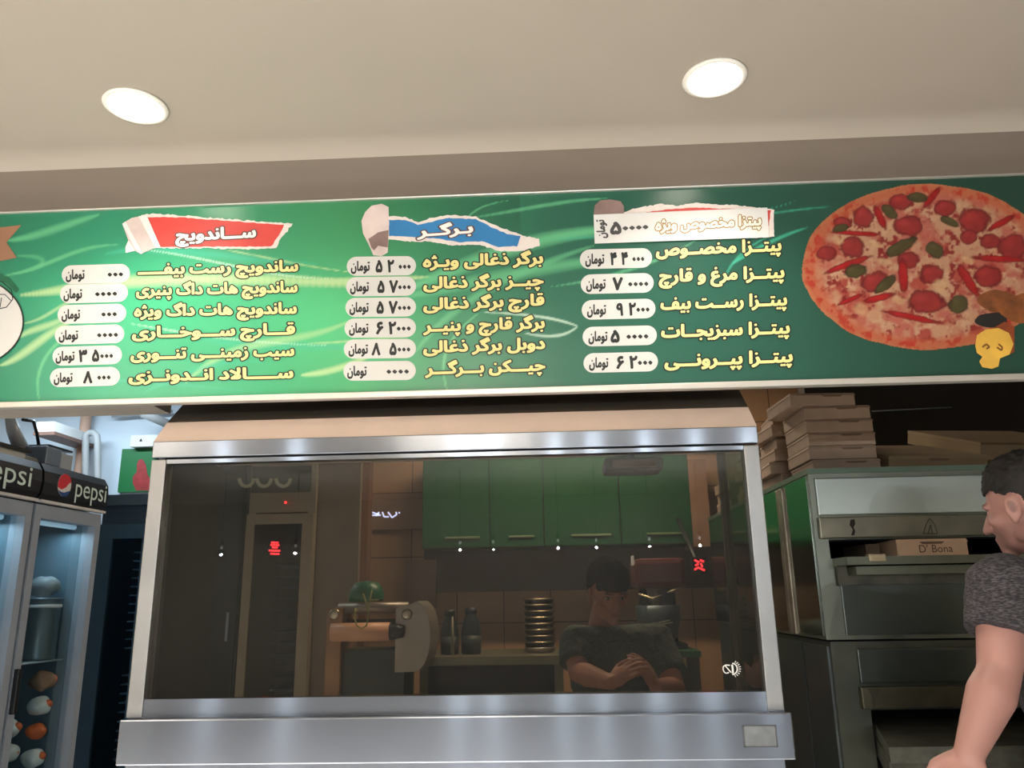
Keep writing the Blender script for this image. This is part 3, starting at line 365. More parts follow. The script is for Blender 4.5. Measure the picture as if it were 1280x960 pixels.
[65191,147,[[1,-13,-7,-10,-11,-4,-9,21,-6,28,4,31,26,33,49,38,63,44,70,48,70,50,68,51,51,55,34,55,20,53,12,56,8,60,5,76,5,89,10,94,34,100,51,100,60,99,82,91,121,71,134,70,140,69,146,64,148,48,148,39,146,32,143,30,135,27,120,25,69,0,45,-9,16,-14],[38,121,29,126,25,129,24,134,24,146,26,150,34,157,46,158,54,155,57,151,60,143,61,137,59,131,53,125,45,121]],[[-4,-30,-13,-27,-21,-21,-26,-13,-28,-5,-28,12,-24,31,-18,40,-7,48,-12,71,-12,92,-4,106,12,115,7,128,5,139,7,153,10,159,20,169,27,173,35,175,51,175,66,167,76,153,79,139,71,115,93,106,127,88,138,88,149,84,157,78,164,64,165,32,159,20,151,13,121,6,77,-16,34,-29]]],
[65192,159,[[1,-13,-7,-10,-11,-4,-9,21,-6,28,4,31,26,33,49,38,63,44,70,48,70,50,68,51,51,55,34,55,20,53,14,54,10,57,5,75,5,85,6,90,12,95,32,100,52,100,68,97,84,91,121,71,134,70,141,68,145,65,147,60,149,34,152,32,165,31,174,28,179,23,183,15,183,4,179,-4,174,-9,162,-14,146,-14,126,-9,112,-1,105,6,101,12,98,14,68,-1,45,-9,16,-14],[37,121,29,124,22,131,20,135,20,145,23,150,27,155,35,158,43,158,51,155,56,150,58,145,58,135,55,130,49,124,41,121]],[[-4,-30,-13,-27,-21,-21,-26,-13,-28,-5,-28,12,-24,31,-18,40,-7,48,-12,71,-12,92,-5,105,11,115,4,129,2,140,4,151,9,161,16,168,26,173,34,175,48,175,63,167,70,160,74,151,76,139,69,115,91,107,127,88,140,87,149,84,156,79,162,70,166,50,182,44,190,38,195,31,200,18,199,0,195,-11,189,-19,179,-27,166,-31,141,-31,126,-27,109,-20,93,-9,77,-16,41,-28,20,-31]]],
[65193,119,[[42,-13,22,-9,5,-1,-1,7,-2,15,8,34,11,37,17,40,20,40,38,33,50,31,69,33,74,37,76,40,76,45,71,59,48,95,45,101,45,106,46,112,51,118,67,128,75,128,82,124,91,112,100,98,113,71,118,56,120,43,118,24,110,9,102,0,92,-6,75,-12,66,-14]],[[38,-31,13,-24,0,-19,-9,-12,-16,-4,-19,4,-19,18,-16,27,-5,46,5,54,16,58,24,58,42,51,54,49,54,52,50,60,30,93,28,99,28,112,35,126,45,135,58,143,75,147,86,143,95,137,115,107,127,82,133,65,137,46,135,23,131,10,124,-3,114,-12,102,-21,70,-31]]],
[65194,133,[[42,-13,22,-9,5,-1,-1,7,-2,15,8,34,11,37,17,40,20,40,38,33,50,31,69,33,74,37,76,41,74,49,58,79,46,98,45,106,46,112,51,118,67,128,75,128,80,126,83,123,104,88,114,65,123,40,126,35,131,32,139,31,147,29,154,23,155,18,155,2,154,-2,149,-8,135,-14,120,-12,110,-9,99,-2,74,-12,63,-14]],[[38,-31,13,-24,0,-19,-9,-12,-16,-4,-19,4,-19,18,-16,27,-5,46,5,54,22,58,44,50,53,51,30,91,28,99,28,113,35,127,45,136,58,143,75,147,86,143,93,138,102,126,124,87,138,51,155,45,163,38,169,31,173,21,173,-1,169,-10,161,-20,152,-27,139,-31,124,-31,99,-24,69,-31]]],
[65195,119,[[42,-13,22,-9,5,-1,-1,7,-2,15,8,34,11,37,17,40,20,40,38,33,50,31,69,33,74,37,76,40,76,45,71,59,48,95,45,101,45,106,46,112,51,118,67,128,75,128,82,124,91,112,100,98,113,71,118,56,120,43,118,24,110,9,102,0,92,-6,75,-12,66,-14],[50,147,41,152,37,157,35,160,35,171,38,176,42,181,50,184,58,184,66,181,70,176,73,170,73,162,70,157,64,151,55,147]],[[38,-31,13,-24,0,-19,-9,-12,-16,-4,-19,4,-19,18,-16,27,-5,46,5,54,22,58,44,50,53,49,54,51,33,87,28,98,28,113,39,132,28,139,22,148,19,154,17,166,20,181,30,194,45,201,61,201,77,195,87,182,91,165,86,145,95,137,107,120,128,81,135,57,137,34,135,21,127,2,115,-12,102,-21,70,-31]]],
[65197,92,[[1,-69,-7,-66,-10,-63,-17,-44,-17,-35,-12,-28,12,-19,23,-11,36,1,40,7,45,25,45,31,39,51,29,70,29,79,34,86,49,94,55,96,62,95,68,90,77,73,81,64,86,43,86,14,81,-5,70,-25,55,-42,46,-49,30,-59,16,-65]],[[-4,-87,-15,-82,-25,-71,-34,-46,-34,-33,-32,-27,-25,-16,-18,-11,7,-1,24,15,28,29,11,70,11,82,18,95,29,104,52,114,60,114,70,111,79,105,84,98,93,79,101,54,103,45,103,12,96,-13,89,-29,76,-46,53,-66,26,-80,5,-87]]],
[65198,99,[[1,-70,-7,-67,-10,-63,-17,-45,-17,-35,-12,-29,5,-22,20,-13,33,-3,39,5,43,16,45,30,40,47,29,71,29,80,32,85,51,95,55,96,62,95,66,92,70,87,78,71,92,35,95,33,112,29,120,22,122,16,121,1,119,-4,113,-9,101,-14,96,-14,79,-11,70,-26,62,-35,48,-48,38,-54,18,-65]],[[-4,-87,-15,-83,-25,-71,-34,-46,-34,-34,-32,-28,-26,-18,-20,-13,15,5,23,13,26,19,28,27,26,35,11,69,11,83,18,96,27,103,51,113,60,114,70,111,79,104,84,97,93,79,104,50,121,44,130,38,135,30,139,19,139,1,137,-7,130,-17,120,-26,104,-31,87,-32,72,-51,45,-72,26,-81,7,-87]]],
[65199,92,[[1,-69,-7,-66,-10,-63,-17,-44,-17,-35,-12,-28,12,-19,23,-11,36,1,40,7,45,25,45,31,39,51,29,70,29,79,34,86,49,94,55,96,62,95,68,90,77,73,81,64,86,43,86,14,81,-5,70,-25,55,-42,46,-49,30,-59,16,-65],[40,121,33,125,27,131,25,135,25,143,29,151,35,156,40,158,48,158,55,155,60,150,62,145,62,134,60,129,55,124,46,121]],[[-4,-87,-15,-82,-25,-72,-34,-47,-34,-33,-32,-25,-26,-17,-18,-11,7,-1,24,15,28,29,23,43,11,67,11,79,18,95,29,106,13,120,8,129,6,140,9,151,18,166,35,175,51,175,68,167,75,160,79,151,81,140,80,129,71,112,80,104,85,96,93,79,101,56,103,43,103,12,101,3,96,-13,89,-29,76,-46,68,-54,35,-77,7,-87]]],
[65200,99,[[1,-70,-7,-67,-10,-63,-17,-45,-17,-35,-12,-29,5,-22,20,-13,33,-3,39,5,43,16,45,30,40,47,29,71,29,80,32,85,51,95,55,96,62,95,66,92,70,87,78,71,92,35,95,33,112,29,120,22,122,16,121,1,119,-4,113,-9,101,-14,96,-14,79,-11,70,-26,62,-35,48,-48,38,-54,18,-65],[34,122,28,126,23,132,22,137,22,146,26,151,32,156,37,158,48,157,53,154,58,147,59,143,59,133,55,128,49,123,45,122]],[[-4,-87,-15,-83,-25,-73,-34,-48,-34,-34,-32,-26,-26,-18,-18,-12,13,3,22,12,26,19,28,27,26,35,13,63,11,79,15,91,27,105,18,111,10,119,5,129,3,141,5,151,10,160,19,169,32,175,49,175,62,169,73,157,76,151,78,138,76,128,67,113,79,104,84,97,93,79,104,50,121,44,130,38,135,30,139,21,139,-1,135,-10,126,-21,120,-26,105,-31,87,-32,72,-51,45,-72,26,-81,7,-87]]],
[65203,196,[[1,-13,-7,-10,-10,-5,-11,6,-9,21,-4,28,4,31,12,32,15,35,20,46,26,70,30,78,40,80,60,75,65,72,67,67,67,60,63,35,66,32,76,32,80,32,84,35,89,53,93,75,96,79,105,83,126,78,130,75,133,70,133,56,130,39,130,34,134,32,146,32,152,35,153,45,151,54,140,89,139,95,140,100,145,104,168,112,176,110,181,106,185,95,194,62,194,29,192,20,185,7,174,-4,165,-9,146,-14,134,-14,124,-12,107,-6,91,-12,82,-14,65,-14,51,-10,38,-5,20,-12,9,-14]],[[-4,-30,-13,-27,-20,-23,-26,-13,-28,-4,-26,23,-24,31,-18,39,-10,45,2,50,10,78,18,90,26,96,40,99,65,92,77,86,90,96,99,100,121,99,129,114,135,119,165,130,173,130,184,126,193,119,201,103,211,65,211,26,207,12,201,0,187,-16,174,-24,151,-31,127,-31,107,-26,87,-31,60,-31,38,-25,15,-31]]],
[65209,327,[[66,-70,43,-64,24,-54,12,-45,6,-37,-1,-23,-3,-10,-3,13,5,43,10,52,18,56,21,56,40,48,45,43,46,32,39,2,42,-7,47,-15,54,-20,61,-23,72,-25,88,-25,108,-20,118,-12,124,-3,127,12,126,22,115,65,117,72,124,77,143,82,147,82,155,79,159,74,166,46,168,43,171,41,200,73,217,87,240,99,255,104,265,106,277,106,291,102,308,93,320,80,326,62,326,40,323,29,315,15,300,2,288,-4,269,-11,254,-14,238,-16,205,-16,193,-14,169,-8,167,-10,163,-24,155,-37,145,-49,133,-58,119,-64,102,-69,90,-70],[221,30,240,30,269,35,280,41,283,46,284,52,281,57,275,60,266,61,257,59,236,47,222,33]],[[61,-87,33,-79,17,-71,0,-57,-9,-45,-17,-29,-21,-13,-21,15,-19,24,-8,57,-4,63,3,69,15,73,24,73,44,66,55,58,61,51,64,41,64,29,58,8,58,-1,66,-6,82,-8,100,-4,107,4,109,19,98,58,98,71,105,85,116,93,138,100,152,99,161,96,168,91,175,78,179,77,211,104,230,114,260,123,282,123,300,118,313,112,327,100,335,88,343,65,343,40,341,30,335,15,327,2,307,-15,279,-26,258,-31,202,-33,182,-30,178,-32,161,-59,138,-76,107,-86,94,-88]]],
[65212,237,[[95,-16,80,-15,63,-12,41,-3,29,-9,18,-12,4,-14,-4,-12,-9,-9,-11,-4,-11,7,-9,20,-7,24,-2,29,12,33,15,35,20,45,27,72,30,76,34,79,38,80,45,80,57,76,65,71,67,67,67,59,63,38,65,35,66,35,92,65,114,84,124,90,140,98,163,105,177,105,185,103,198,98,208,92,217,82,224,65,226,34,230,32,243,31,251,29,257,23,261,15,261,4,257,-4,252,-9,240,-14,218,-12,190,-5,163,-13,140,-17],[122,29,140,28,154,30,168,34,180,40,183,46,183,51,179,56,173,59,165,59,155,57,132,42,122,32]],[[90,-34,66,-31,43,-23,13,-31,-2,-31,-15,-26,-21,-21,-26,-13,-28,-7,-28,9,-26,23,-23,32,-12,44,2,50,11,79,16,87,26,95,35,98,43,98,66,92,82,81,109,101,130,114,159,122,180,122,190,120,207,114,228,96,237,81,242,68,243,50,259,45,266,39,273,31,278,20,278,1,273,-12,268,-19,259,-26,246,-31,224,-31,191,-24,166,-31,145,-34]]],
[65229,127,[[72,-110,55,-107,41,-103,28,-97,16,-89,6,-79,1,-71,-5,-60,-8,-45,-8,-18,-5,-2,5,18,16,34,15,37,5,49,0,63,-2,73,-2,84,1,101,7,112,14,119,22,126,31,131,55,137,77,136,91,130,94,127,96,123,95,109,92,99,88,93,80,90,63,92,56,92,50,90,45,87,42,84,41,79,42,76,50,68,58,64,91,75,100,76,106,74,111,71,114,65,118,51,118,43,116,38,113,36,75,23,61,15,49,5,41,-6,35,-20,34,-31,38,-45,47,-55,53,-59,60,-62,78,-66,97,-66,117,-62,136,-57,142,-58,146,-60,149,-64,156,-84,155,-90,152,-95,135,-103,116,-108,97,-111],[56,158,45,165,42,173,42,180,45,188,49,192,56,195,64,195,72,192,77,187,79,182,79,171,77,166,74,163,64,158]],[[67,-128,50,-125,24,-115,3,-102,-7,-91,-15,-79,-20,-68,-26,-48,-26,-16,-24,-6,-19,10,-7,34,-14,49,-19,68,-19,87,-17,99,-10,118,0,131,16,143,32,151,25,166,23,176,25,187,31,199,36,205,55,212,67,212,81,207,90,199,94,191,98,174,96,165,90,152,105,142,111,132,113,115,109,94,122,85,129,76,135,54,135,43,132,30,120,19,88,9,65,-4,53,-21,53,-35,59,-41,66,-45,85,-48,105,-47,133,-39,141,-39,150,-42,158,-48,163,-54,173,-81,173,-91,170,-99,165,-107,156,-113,113,-126,100,-128]]],
[65231,126,[[1,-13,-7,-10,-10,-5,-11,6,-9,20,-7,25,-4,28,4,31,13,32,15,34,10,48,8,64,10,79,19,98,29,108,35,112,55,120,65,122,80,122,90,120,103,115,106,109,106,100,103,82,101,79,91,74,76,77,66,77,62,75,54,68,52,60,58,50,65,45,73,41,84,41,109,51,112,51,120,48,123,44,128,29,128,18,126,13,118,9,101,2,66,-7,51,-10,23,-14],[63,143,55,146,50,151,47,157,47,164,50,171,52,175,60,179,70,180,77,176,82,171,84,167,84,156,82,151,79,148,70,143]],[[-4,-30,-13,-27,-21,-21,-26,-13,-28,-4,-28,10,-24,29,-19,39,-8,48,-9,68,-4,92,8,112,18,121,39,135,32,148,29,160,32,175,38,185,46,192,57,197,71,197,79,195,93,186,101,173,103,159,97,137,115,128,121,118,123,110,123,95,117,70,132,60,139,51,145,32,145,17,143,9,138,1,129,-6,85,-21,45,-29]]],
[65234,275,[[77,-17,55,-14,33,-8,17,0,5,13,-1,25,-3,33,-3,60,4,90,7,94,13,97,27,94,37,91,41,88,43,83,43,74,39,50,42,41,50,33,69,29,86,28,130,28,138,29,157,29,161,30,164,33,161,44,161,69,163,78,172,94,182,104,194,111,211,116,225,115,238,110,249,102,257,92,262,83,267,66,267,49,264,36,264,33,277,32,290,28,295,24,298,16,298,3,296,-1,288,-9,279,-13,250,-13,215,-6,193,-11,152,-16,135,-16,127,-18],[211,42,215,42,217,44,221,49,223,53,222,63,215,70,211,70,208,66,203,56,206,47],[207,137,199,142,196,146,194,152,194,161,197,167,204,172,210,174,218,174,225,170,230,164,231,160,230,149,226,142,219,138,215,137]],[[72,-34,49,-31,22,-23,4,-11,-11,5,-17,17,-20,30,-21,61,-14,92,-8,105,0,111,16,115,44,107,52,102,58,94,60,86,60,69,58,53,61,49,91,45,125,45,141,47,143,50,144,74,154,99,168,116,185,128,177,146,175,155,177,166,181,175,191,185,207,191,221,191,235,185,244,175,250,158,248,144,240,130,266,110,277,91,282,78,285,49,297,44,305,38,313,25,315,17,315,0,308,-14,294,-26,283,-30,247,-30,215,-24,197,-29,155,-33,130,-35]]],
[65236,124,[[1,-13,-7,-10,-10,-5,-11,6,-9,20,-7,25,-4,28,4,31,10,32,13,34,10,45,10,68,12,78,20,93,34,106,46,112,57,116,71,116,77,114,91,108,99,102,110,87,115,71,116,46,112,34,115,32,129,31,135,29,144,23,146,18,147,14,147,3,144,-4,136,-10,124,-14,95,-12,63,-6,37,-12,20,-14],[60,43,63,43,66,45,71,51,73,56,70,65,63,70,60,70,57,67,54,62,53,57,54,50],[60,137,49,141,46,145,44,150,44,162,47,168,52,172,57,174,66,174,73,171,79,164,80,150,78,145,74,141,68,138]],[[-4,-30,-13,-27,-20,-23,-26,-13,-28,-7,-28,9,-24,29,-19,39,-8,48,-8,71,-4,84,4,100,19,117,35,128,27,143,25,154,27,168,32,178,38,184,52,190,68,191,76,189,84,185,91,177,97,167,98,153,96,143,90,129,115,110,126,93,132,76,134,50,152,39,162,26,164,17,164,0,162,-7,151,-21,143,-27,130,-31,104,-31,65,-25,24,-31]]],
[65239,112,[[1,-13,-7,-10,-11,-4,-11,7,-9,20,-7,25,-2,29,5,31,27,32,27,34,16,43,11,51,8,60,8,84,13,101,19,114,30,126,43,133,54,137,65,138,84,131,92,125,100,115,106,103,111,82,111,46,107,32,100,17,89,6,82,1,73,-4,59,-9,26,-14],[56,71,65,71,68,75,67,82,64,89,59,92,55,90,53,87,50,79,51,74],[35,159,24,165,20,171,22,185,26,191,32,194,37,196,45,195,55,188,68,195,77,195,87,190,91,184,92,176,91,170,85,163,79,159,70,159,55,166,43,159]],[[-4,-30,-15,-26,-25,-16,-28,-7,-28,9,-26,23,-23,32,-18,39,-7,48,-9,59,-9,85,-3,109,7,127,22,143,9,154,4,165,2,176,4,189,8,198,15,205,30,212,46,213,57,210,66,213,79,213,87,211,102,200,109,187,111,178,106,160,95,146,108,134,115,123,121,110,126,95,128,84,128,45,123,25,110,2,100,-8,82,-19,46,-29,30,-31]]],
[65246,183,[[65,-70,55,-68,41,-64,25,-56,11,-44,2,-31,-1,-21,-3,-12,-3,12,0,29,6,47,10,52,19,56,35,50,44,44,46,40,46,32,39,2,44,-12,55,-21,69,-25,85,-25,102,-22,112,-15,122,-3,126,13,126,60,125,68,125,104,123,112,122,180,125,187,133,190,149,190,157,188,163,183,165,169,167,77,168,69,169,49,171,41,175,34,194,29,202,24,206,16,205,2,200,-6,190,-12,182,-14,169,-12,166,-12,153,-37,145,-46,129,-58,119,-62,97,-69,86,-70]],[[60,-87,32,-79,15,-70,-2,-56,-13,-38,-20,-15,-21,15,-9,55,-4,63,2,68,15,73,25,73,46,65,57,57,64,43,64,29,58,8,59,-3,65,-6,79,-8,93,-6,100,-2,106,5,109,16,109,57,104,152,105,185,113,199,119,204,129,207,154,208,165,204,173,199,177,193,182,172,186,52,188,49,207,43,218,32,223,18,223,1,221,-6,214,-18,205,-25,190,-31,177,-32,158,-58,135,-75,110,-84,93,-88]]],
[65247,65,[[1,-13,-7,-10,-10,-5,-11,7,-9,23,-7,26,-2,29,15,33,17,35,19,40,19,51,17,59,17,93,16,101,16,135,14,143,14,181,16,186,21,189,27,191,43,191,52,187,56,181,58,115,59,107,59,76,61,68,61,32,59,21,54,9,45,-2,23,-12,10,-14]],[[-4,-30,-15,-26,-25,-16,-28,-7,-28,9,-26,26,-20,39,1,51,-3,140,-3,184,4,198,12,204,23,208,48,208,59,204,65,200,71,192,73,184,78,71,78,29,76,18,71,4,64,-8,51,-20,26,-29,15,-31]]],
[65251,131,[[1,-13,-7,-10,-10,-5,-11,6,-9,22,-4,28,7,32,11,35,30,71,38,82,46,91,59,98,71,102,79,102,98,95,111,85,118,75,126,56,127,28,126,23,121,10,110,-3,95,-10,87,-12,74,-12,57,-9,38,-2,16,-12,9,-14],[70,34,82,33,86,37,86,42,82,50,77,55,74,56,68,52,61,39,63,36]],[[-4,-30,-13,-27,-20,-23,-26,-13,-28,-7,-28,7,-26,25,-18,39,-1,50,15,79,26,96,46,112,68,119,85,119,101,114,120,101,134,82,144,56,144,21,138,4,129,-9,113,-22,91,-29,68,-29,40,-22,13,-31]]],
[65253,171,[[66,-69,50,-66,36,-62,27,-57,15,-48,5,-35,0,-25,-3,-13,-3,10,0,29,6,46,11,53,19,55,36,50,44,45,46,40,46,31,41,14,39,1,42,-10,50,-18,61,-23,72,-25,86,-25,99,-23,110,-18,118,-12,124,0,127,14,123,37,111,64,111,75,115,79,133,89,140,91,147,88,152,84,160,65,166,46,170,28,170,7,168,-5,163,-21,159,-30,151,-41,143,-50,122,-62,108,-66,91,-70],[79,107,72,110,66,117,64,121,64,129,67,137,74,142,79,144,86,144,94,140,99,135,101,131,101,120,99,115,96,112,86,107]],[[61,-87,25,-77,0,-58,-10,-44,-19,-24,-21,-15,-20,15,-11,51,-4,62,5,70,16,74,22,74,49,64,57,58,61,51,64,43,64,29,58,9,58,1,60,-2,66,-5,82,-7,97,-4,105,1,109,9,109,20,93,64,94,78,103,93,88,90,79,89,63,95,52,106,47,115,45,125,47,136,57,152,74,161,90,161,107,153,113,146,118,137,120,123,118,114,111,100,133,108,144,108,155,104,166,93,176,73,185,42,187,3,184,-15,173,-41,163,-54,147,-68,132,-77,105,-85,94,-87]]],
[65254,183,[[66,-70,41,-64,22,-54,13,-47,6,-38,2,-29,-3,-13,-3,12,2,35,8,51,13,54,21,56,35,50,44,44,46,40,46,32,41,13,39,1,42,-10,50,-19,55,-22,71,-25,88,-25,99,-23,113,-18,121,-11,124,-6,127,7,123,37,115,62,117,71,119,74,125,77,143,82,147,82,155,79,159,74,166,46,170,37,174,33,194,29,200,26,203,22,206,16,206,5,202,-4,197,-8,185,-14,169,-12,168,-13,163,-24,154,-40,140,-54,127,-61,102,-69,90,-70],[77,108,70,112,66,116,64,124,65,133,69,139,77,143,90,143,94,140,101,133,101,118,94,111,90,108]],[[61,-87,32,-79,16,-72,0,-59,-14,-37,-20,-17,-21,15,-15,38,-8,58,3,69,15,73,25,73,49,63,57,57,64,43,64,29,58,8,58,-1,63,-5,75,-8,94,-6,105,-2,109,5,109,18,106,33,98,58,98,71,102,80,113,92,136,99,150,100,161,96,169,90,173,83,183,51,207,43,215,37,219,30,223,16,223,1,219,-10,214,-18,205,-25,190,-31,180,-32,165,-54,152,-67,136,-76,107,-86,94,-88],[74,91,60,97,52,105,46,124,47,135,52,146,60,154,75,161,93,160,104,155,116,143,120,127,118,113,113,105,100,94,91,91]]],
[65255,67,[[1,-13,-7,-10,-10,-5,-11,6,-8,23,-5,27,-1,29,21,34,25,40,21,57,11,87,11,98,15,103,26,108,40,112,46,111,51,108,54,101,64,67,66,56,66,32,62,18,56,7,48,-1,43,-4,21,-12,10,-14],[26,135,20,138,16,142,13,150,13,154,15,162,19,167,24,170,32,172,43,168,48,164,50,159,50,146,48,143,40,136,35,135]],[[-4,-30,-13,-27,-21,-21,-26,-13,-28,-4,-26,23,-23,32,-12,44,4,51,-6,85,-6,98,1,114,10,121,2,131,-3,140,-5,151,-5,159,2,175,10,182,26,189,35,189,56,181,62,175,67,165,69,154,67,142,58,126,68,112,76,90,83,60,83,28,73,1,63,-11,52,-20,26,-29,15,-31]]],
[65256,86,[[1,-13,-7,-10,-10,-5,-11,6,-9,21,-6,26,-2,29,12,32,18,35,21,43,28,73,32,79,40,83,62,78,68,73,69,59,65,39,66,35,77,32,91,31,98,29,105,25,109,17,109,4,106,-4,101,-9,90,-13,73,-14,63,-12,43,-4,21,-12,12,-14],[35,104,26,109,22,114,20,117,20,128,23,133,27,137,35,141,43,141,51,137,55,133,58,126,58,118,55,113,49,107,40,104]],[[-4,-30,-15,-26,-25,-16,-28,-7,-28,9,-26,25,-20,37,-10,45,5,51,10,75,17,90,4,110,2,121,4,134,9,145,18,152,32,158,48,158,62,151,71,140,76,121,74,112,66,96,78,89,84,79,86,71,86,50,107,45,116,39,121,31,126,18,126,0,121,-11,116,-19,105,-27,93,-31,68,-31,43,-24,18,-31]]],
[65257,101,[[41,-12,25,-7,16,-3,10,2,4,10,-1,20,-3,27,-3,48,-1,57,7,76,15,87,21,95,22,105,24,110,36,126,46,129,52,127,61,121,84,98,93,85,101,70,104,57,104,32,98,13,88,0,66,-10,57,-12],[44,34,57,33,62,37,64,41,65,45,62,55,54,67,50,66,47,62,43,54,39,45,39,38]],[[36,-29,10,-20,-3,-11,-9,-2,-17,12,-20,24,-21,51,-13,74,4,102,6,115,14,127,30,143,47,147,60,143,72,134,96,110,109,93,116,77,121,60,122,29,112,2,103,-10,94,-17,80,-24,63,-30]]],
[65259,144,[[87,-14,73,-11,54,-4,20,-13,1,-13,-7,-11,-10,-6,-11,8,-9,21,-7,25,-2,30,10,33,13,35,9,47,9,72,11,80,18,93,25,102,25,113,27,118,37,131,45,135,51,135,59,132,87,110,111,89,120,80,134,63,142,46,144,36,144,24,141,13,133,-1,124,-7,112,-12,102,-14],[54,50,55,49,59,51,64,61,62,68,57,71,53,69,50,63,51,58]],[[-4,-31,-13,-28,-20,-23,-26,-14,-28,-7,-28,8,-26,25,-20,38,-8,49,-7,78,-3,91,7,108,11,125,24,143,32,149,45,154,52,154,65,149,99,123,130,95,146,76,156,58,161,39,161,22,159,11,153,-3,145,-14,130,-24,116,-30,107,-32,84,-32,52,-23,24,-30]]],
[65261,112,[[15,-69,7,-66,3,-58,-1,-43,0,-32,6,-27,36,-19,42,-17,44,-15,30,-9,17,-2,8,11,5,20,5,42,11,60,19,76,30,86,37,91,58,97,73,94,83,89,94,78,103,62,106,51,108,40,108,6,103,-15,93,-33,80,-46,73,-51,55,-60,40,-65],[51,31,62,30,66,32,63,43,58,50,53,49,48,40,48,34]],[[11,-87,1,-83,-7,-77,-13,-66,-18,-46,-18,-32,-16,-25,-11,-17,-1,-8,-8,4,-12,17,-12,46,-5,68,7,89,30,107,53,114,65,114,83,109,97,100,108,89,118,70,124,54,126,43,126,3,119,-22,105,-46,92,-59,80,-68,64,-76,45,-82,22,-87]]],
[65262,118,[[15,-69,7,-66,3,-58,-1,-43,0,-32,6,-27,36,-19,46,-15,45,-13,31,-9,22,-4,12,6,9,10,5,20,5,40,9,57,18,75,30,86,36,90,58,97,73,94,87,86,99,73,105,59,109,33,111,32,123,31,130,29,134,27,139,22,141,17,141,1,134,-7,126,-12,120,-14,104,-15,93,-33,80,-46,73,-51,55,-60,40,-65],[55,32,62,32,66,34,63,45,58,50,55,50,51,47,48,37,49,34]],[[11,-87,1,-83,-7,-77,-13,-66,-18,-46,-18,-32,-15,-24,-11,-17,0,-8,-8,6,-12,18,-12,46,-7,65,5,87,17,99,30,107,53,114,65,114,83,109,99,100,108,90,117,75,125,50,140,44,149,37,155,29,158,18,158,1,156,-7,150,-17,139,-26,126,-30,115,-32,104,-47,92,-59,80,-68,64,-76,45,-82,22,-87]]],
[65275,146,[[30,-12,22,-9,18,-4,18,24,24,32,45,49,58,62,65,71,63,74,48,86,3,120,-1,126,0,135,12,153,17,156,23,157,31,154,81,116,84,115,87,124,87,146,83,166,85,182,89,186,97,189,111,191,119,188,124,185,127,180,130,143,129,110,121,80,132,63,139,48,140,24,137,15,132,5,123,-3,114,-7,98,-12],[95,34,98,35,97,37,94,35]],[[25,-29,15,-26,9,-21,3,-12,1,-4,1,26,9,41,33,62,39,70,-11,109,-18,123,-18,135,-16,142,0,165,8,171,19,175,26,175,37,171,61,154,67,151,66,182,69,190,75,198,83,203,103,208,117,208,128,204,137,197,144,182,147,124,141,84,153,62,157,49,157,20,153,8,145,-5,137,-14,126,-21,109,-28,100,-30]]]
]
GL = {chr(r[0]): r[1:] for r in GLYPH_ROWS}
FORMS = {'ا':'FE8D FE8E','ب':'FE8F FE90 FE91 FE92','پ':'FB56 FB57 FB58 FB59','ت':'FE95 FE96 FE97 FE98','ج':'FE9D FE9E FE9F FEA0','چ':'FB7A FB7B FB7C FB7D','خ':'FEA5 FEA6 FEA7 FEA8','د':'FEA9 FEAA','ذ':'FEAB FEAC','ر':'FEAD FEAE','ز':'FEAF FEB0','ژ':'FB8A FB8B','س':'FEB1 FEB2 FEB3 FEB4','ص':'FEB9 FEBA FEBB FEBC','غ':'FECD FECE FECF FED0','ف':'FED1 FED2 FED3 FED4','ق':'FED5 FED6 FED7 FED8','ک':'FB8E FB8F FB90 FB91','گ':'FB92 FB93 FB94 FB95','ل':'FEDD FEDE FEDF FEE0','م':'FEE1 FEE2 FEE3 FEE4','ن':'FEE5 FEE6 FEE7 FEE8','و':'FEED FEEE','ه':'FEE9 FEEA FEEB FEEC','ی':'FBFC FBFD FBFE FBFF','ـ':'0640 0640 0640 0640'}
FF = {k: [chr(int(x, 16)) for x in v.split()] for k, v in FORMS.items()}
def shape_text(s):
    out = []; i = 0
    while i < len(s):
        c = s[i]
        if c not in FF: out.append(c); i += 1; continue
        prev = i > 0 and s[i-1] in FF and len(FF[s[i-1]]) == 4
        if c == 'ل' and i+1 < len(s) and s[i+1] == 'ا': out.append('\uFEFC' if prev else '\uFEFB'); i += 2; continue
        nxt = i+1 < len(s) and s[i+1] in FF; f = FF[c]
        out.append((f[3] if prev and nxt else f[2] if nxt else f[1] if prev else f[0]) if len(f) == 4 else f[1 if prev else 0])
        i += 1
    return ''.join(reversed(out))
GC = {}
def glyph(ch, k):
    if (ch, k) not in GC:
        lp = [[Vector((a[i]/250, a[i+1]/250, 0)) for i in range(0, len(a), 2)] for a in GL[ch][k]]
        GC[ch, k] = fill(lp)
    return GC[ch, k]
def fill(lp):
    pts = [p.to_2d() for l in lp for p in l]; ed = []; o = 0
    for l in lp: ed += [(o+i, o+(i+1) % len(l)) for i in range(len(l))]; o += len(l)
    vs, _, fs = delaunay_2d_cdt(pts, ed, [], 0, 1e-6)[:3]
    segs = [(pts[a], pts[b]) for a, b in ed]
    def inside(c):
        n = 0
        for a, b in segs:
            if (a.y > c.y) != (b.y > c.y) and a.x+(c.y-a.y)/(b.y-a.y)*(b.x-a.x) > c.x: n += 1
        return n % 2
    return [(v.x, v.y) for v in vs], [tuple(f) for f in fs if inside((vs[f[0]]+vs[f[1]]+vs[f[2]])/3)]
def layout(s, raw=False, space=.26, gap=0.0):
    x = 0; out = []
    for ch in (s if raw else shape_text(s)):
        if ch == ' ': x += space; continue
        out.append((ch, x)); x += GL[ch][0]/250+gap
    lo = min(p[0]+x0 for ch, x0 in out for p in glyph(ch, 1)[0]); hi = max(p[0]+x0 for ch, x0 in out for p in glyph(ch, 1)[0])
    return out, lo, hi
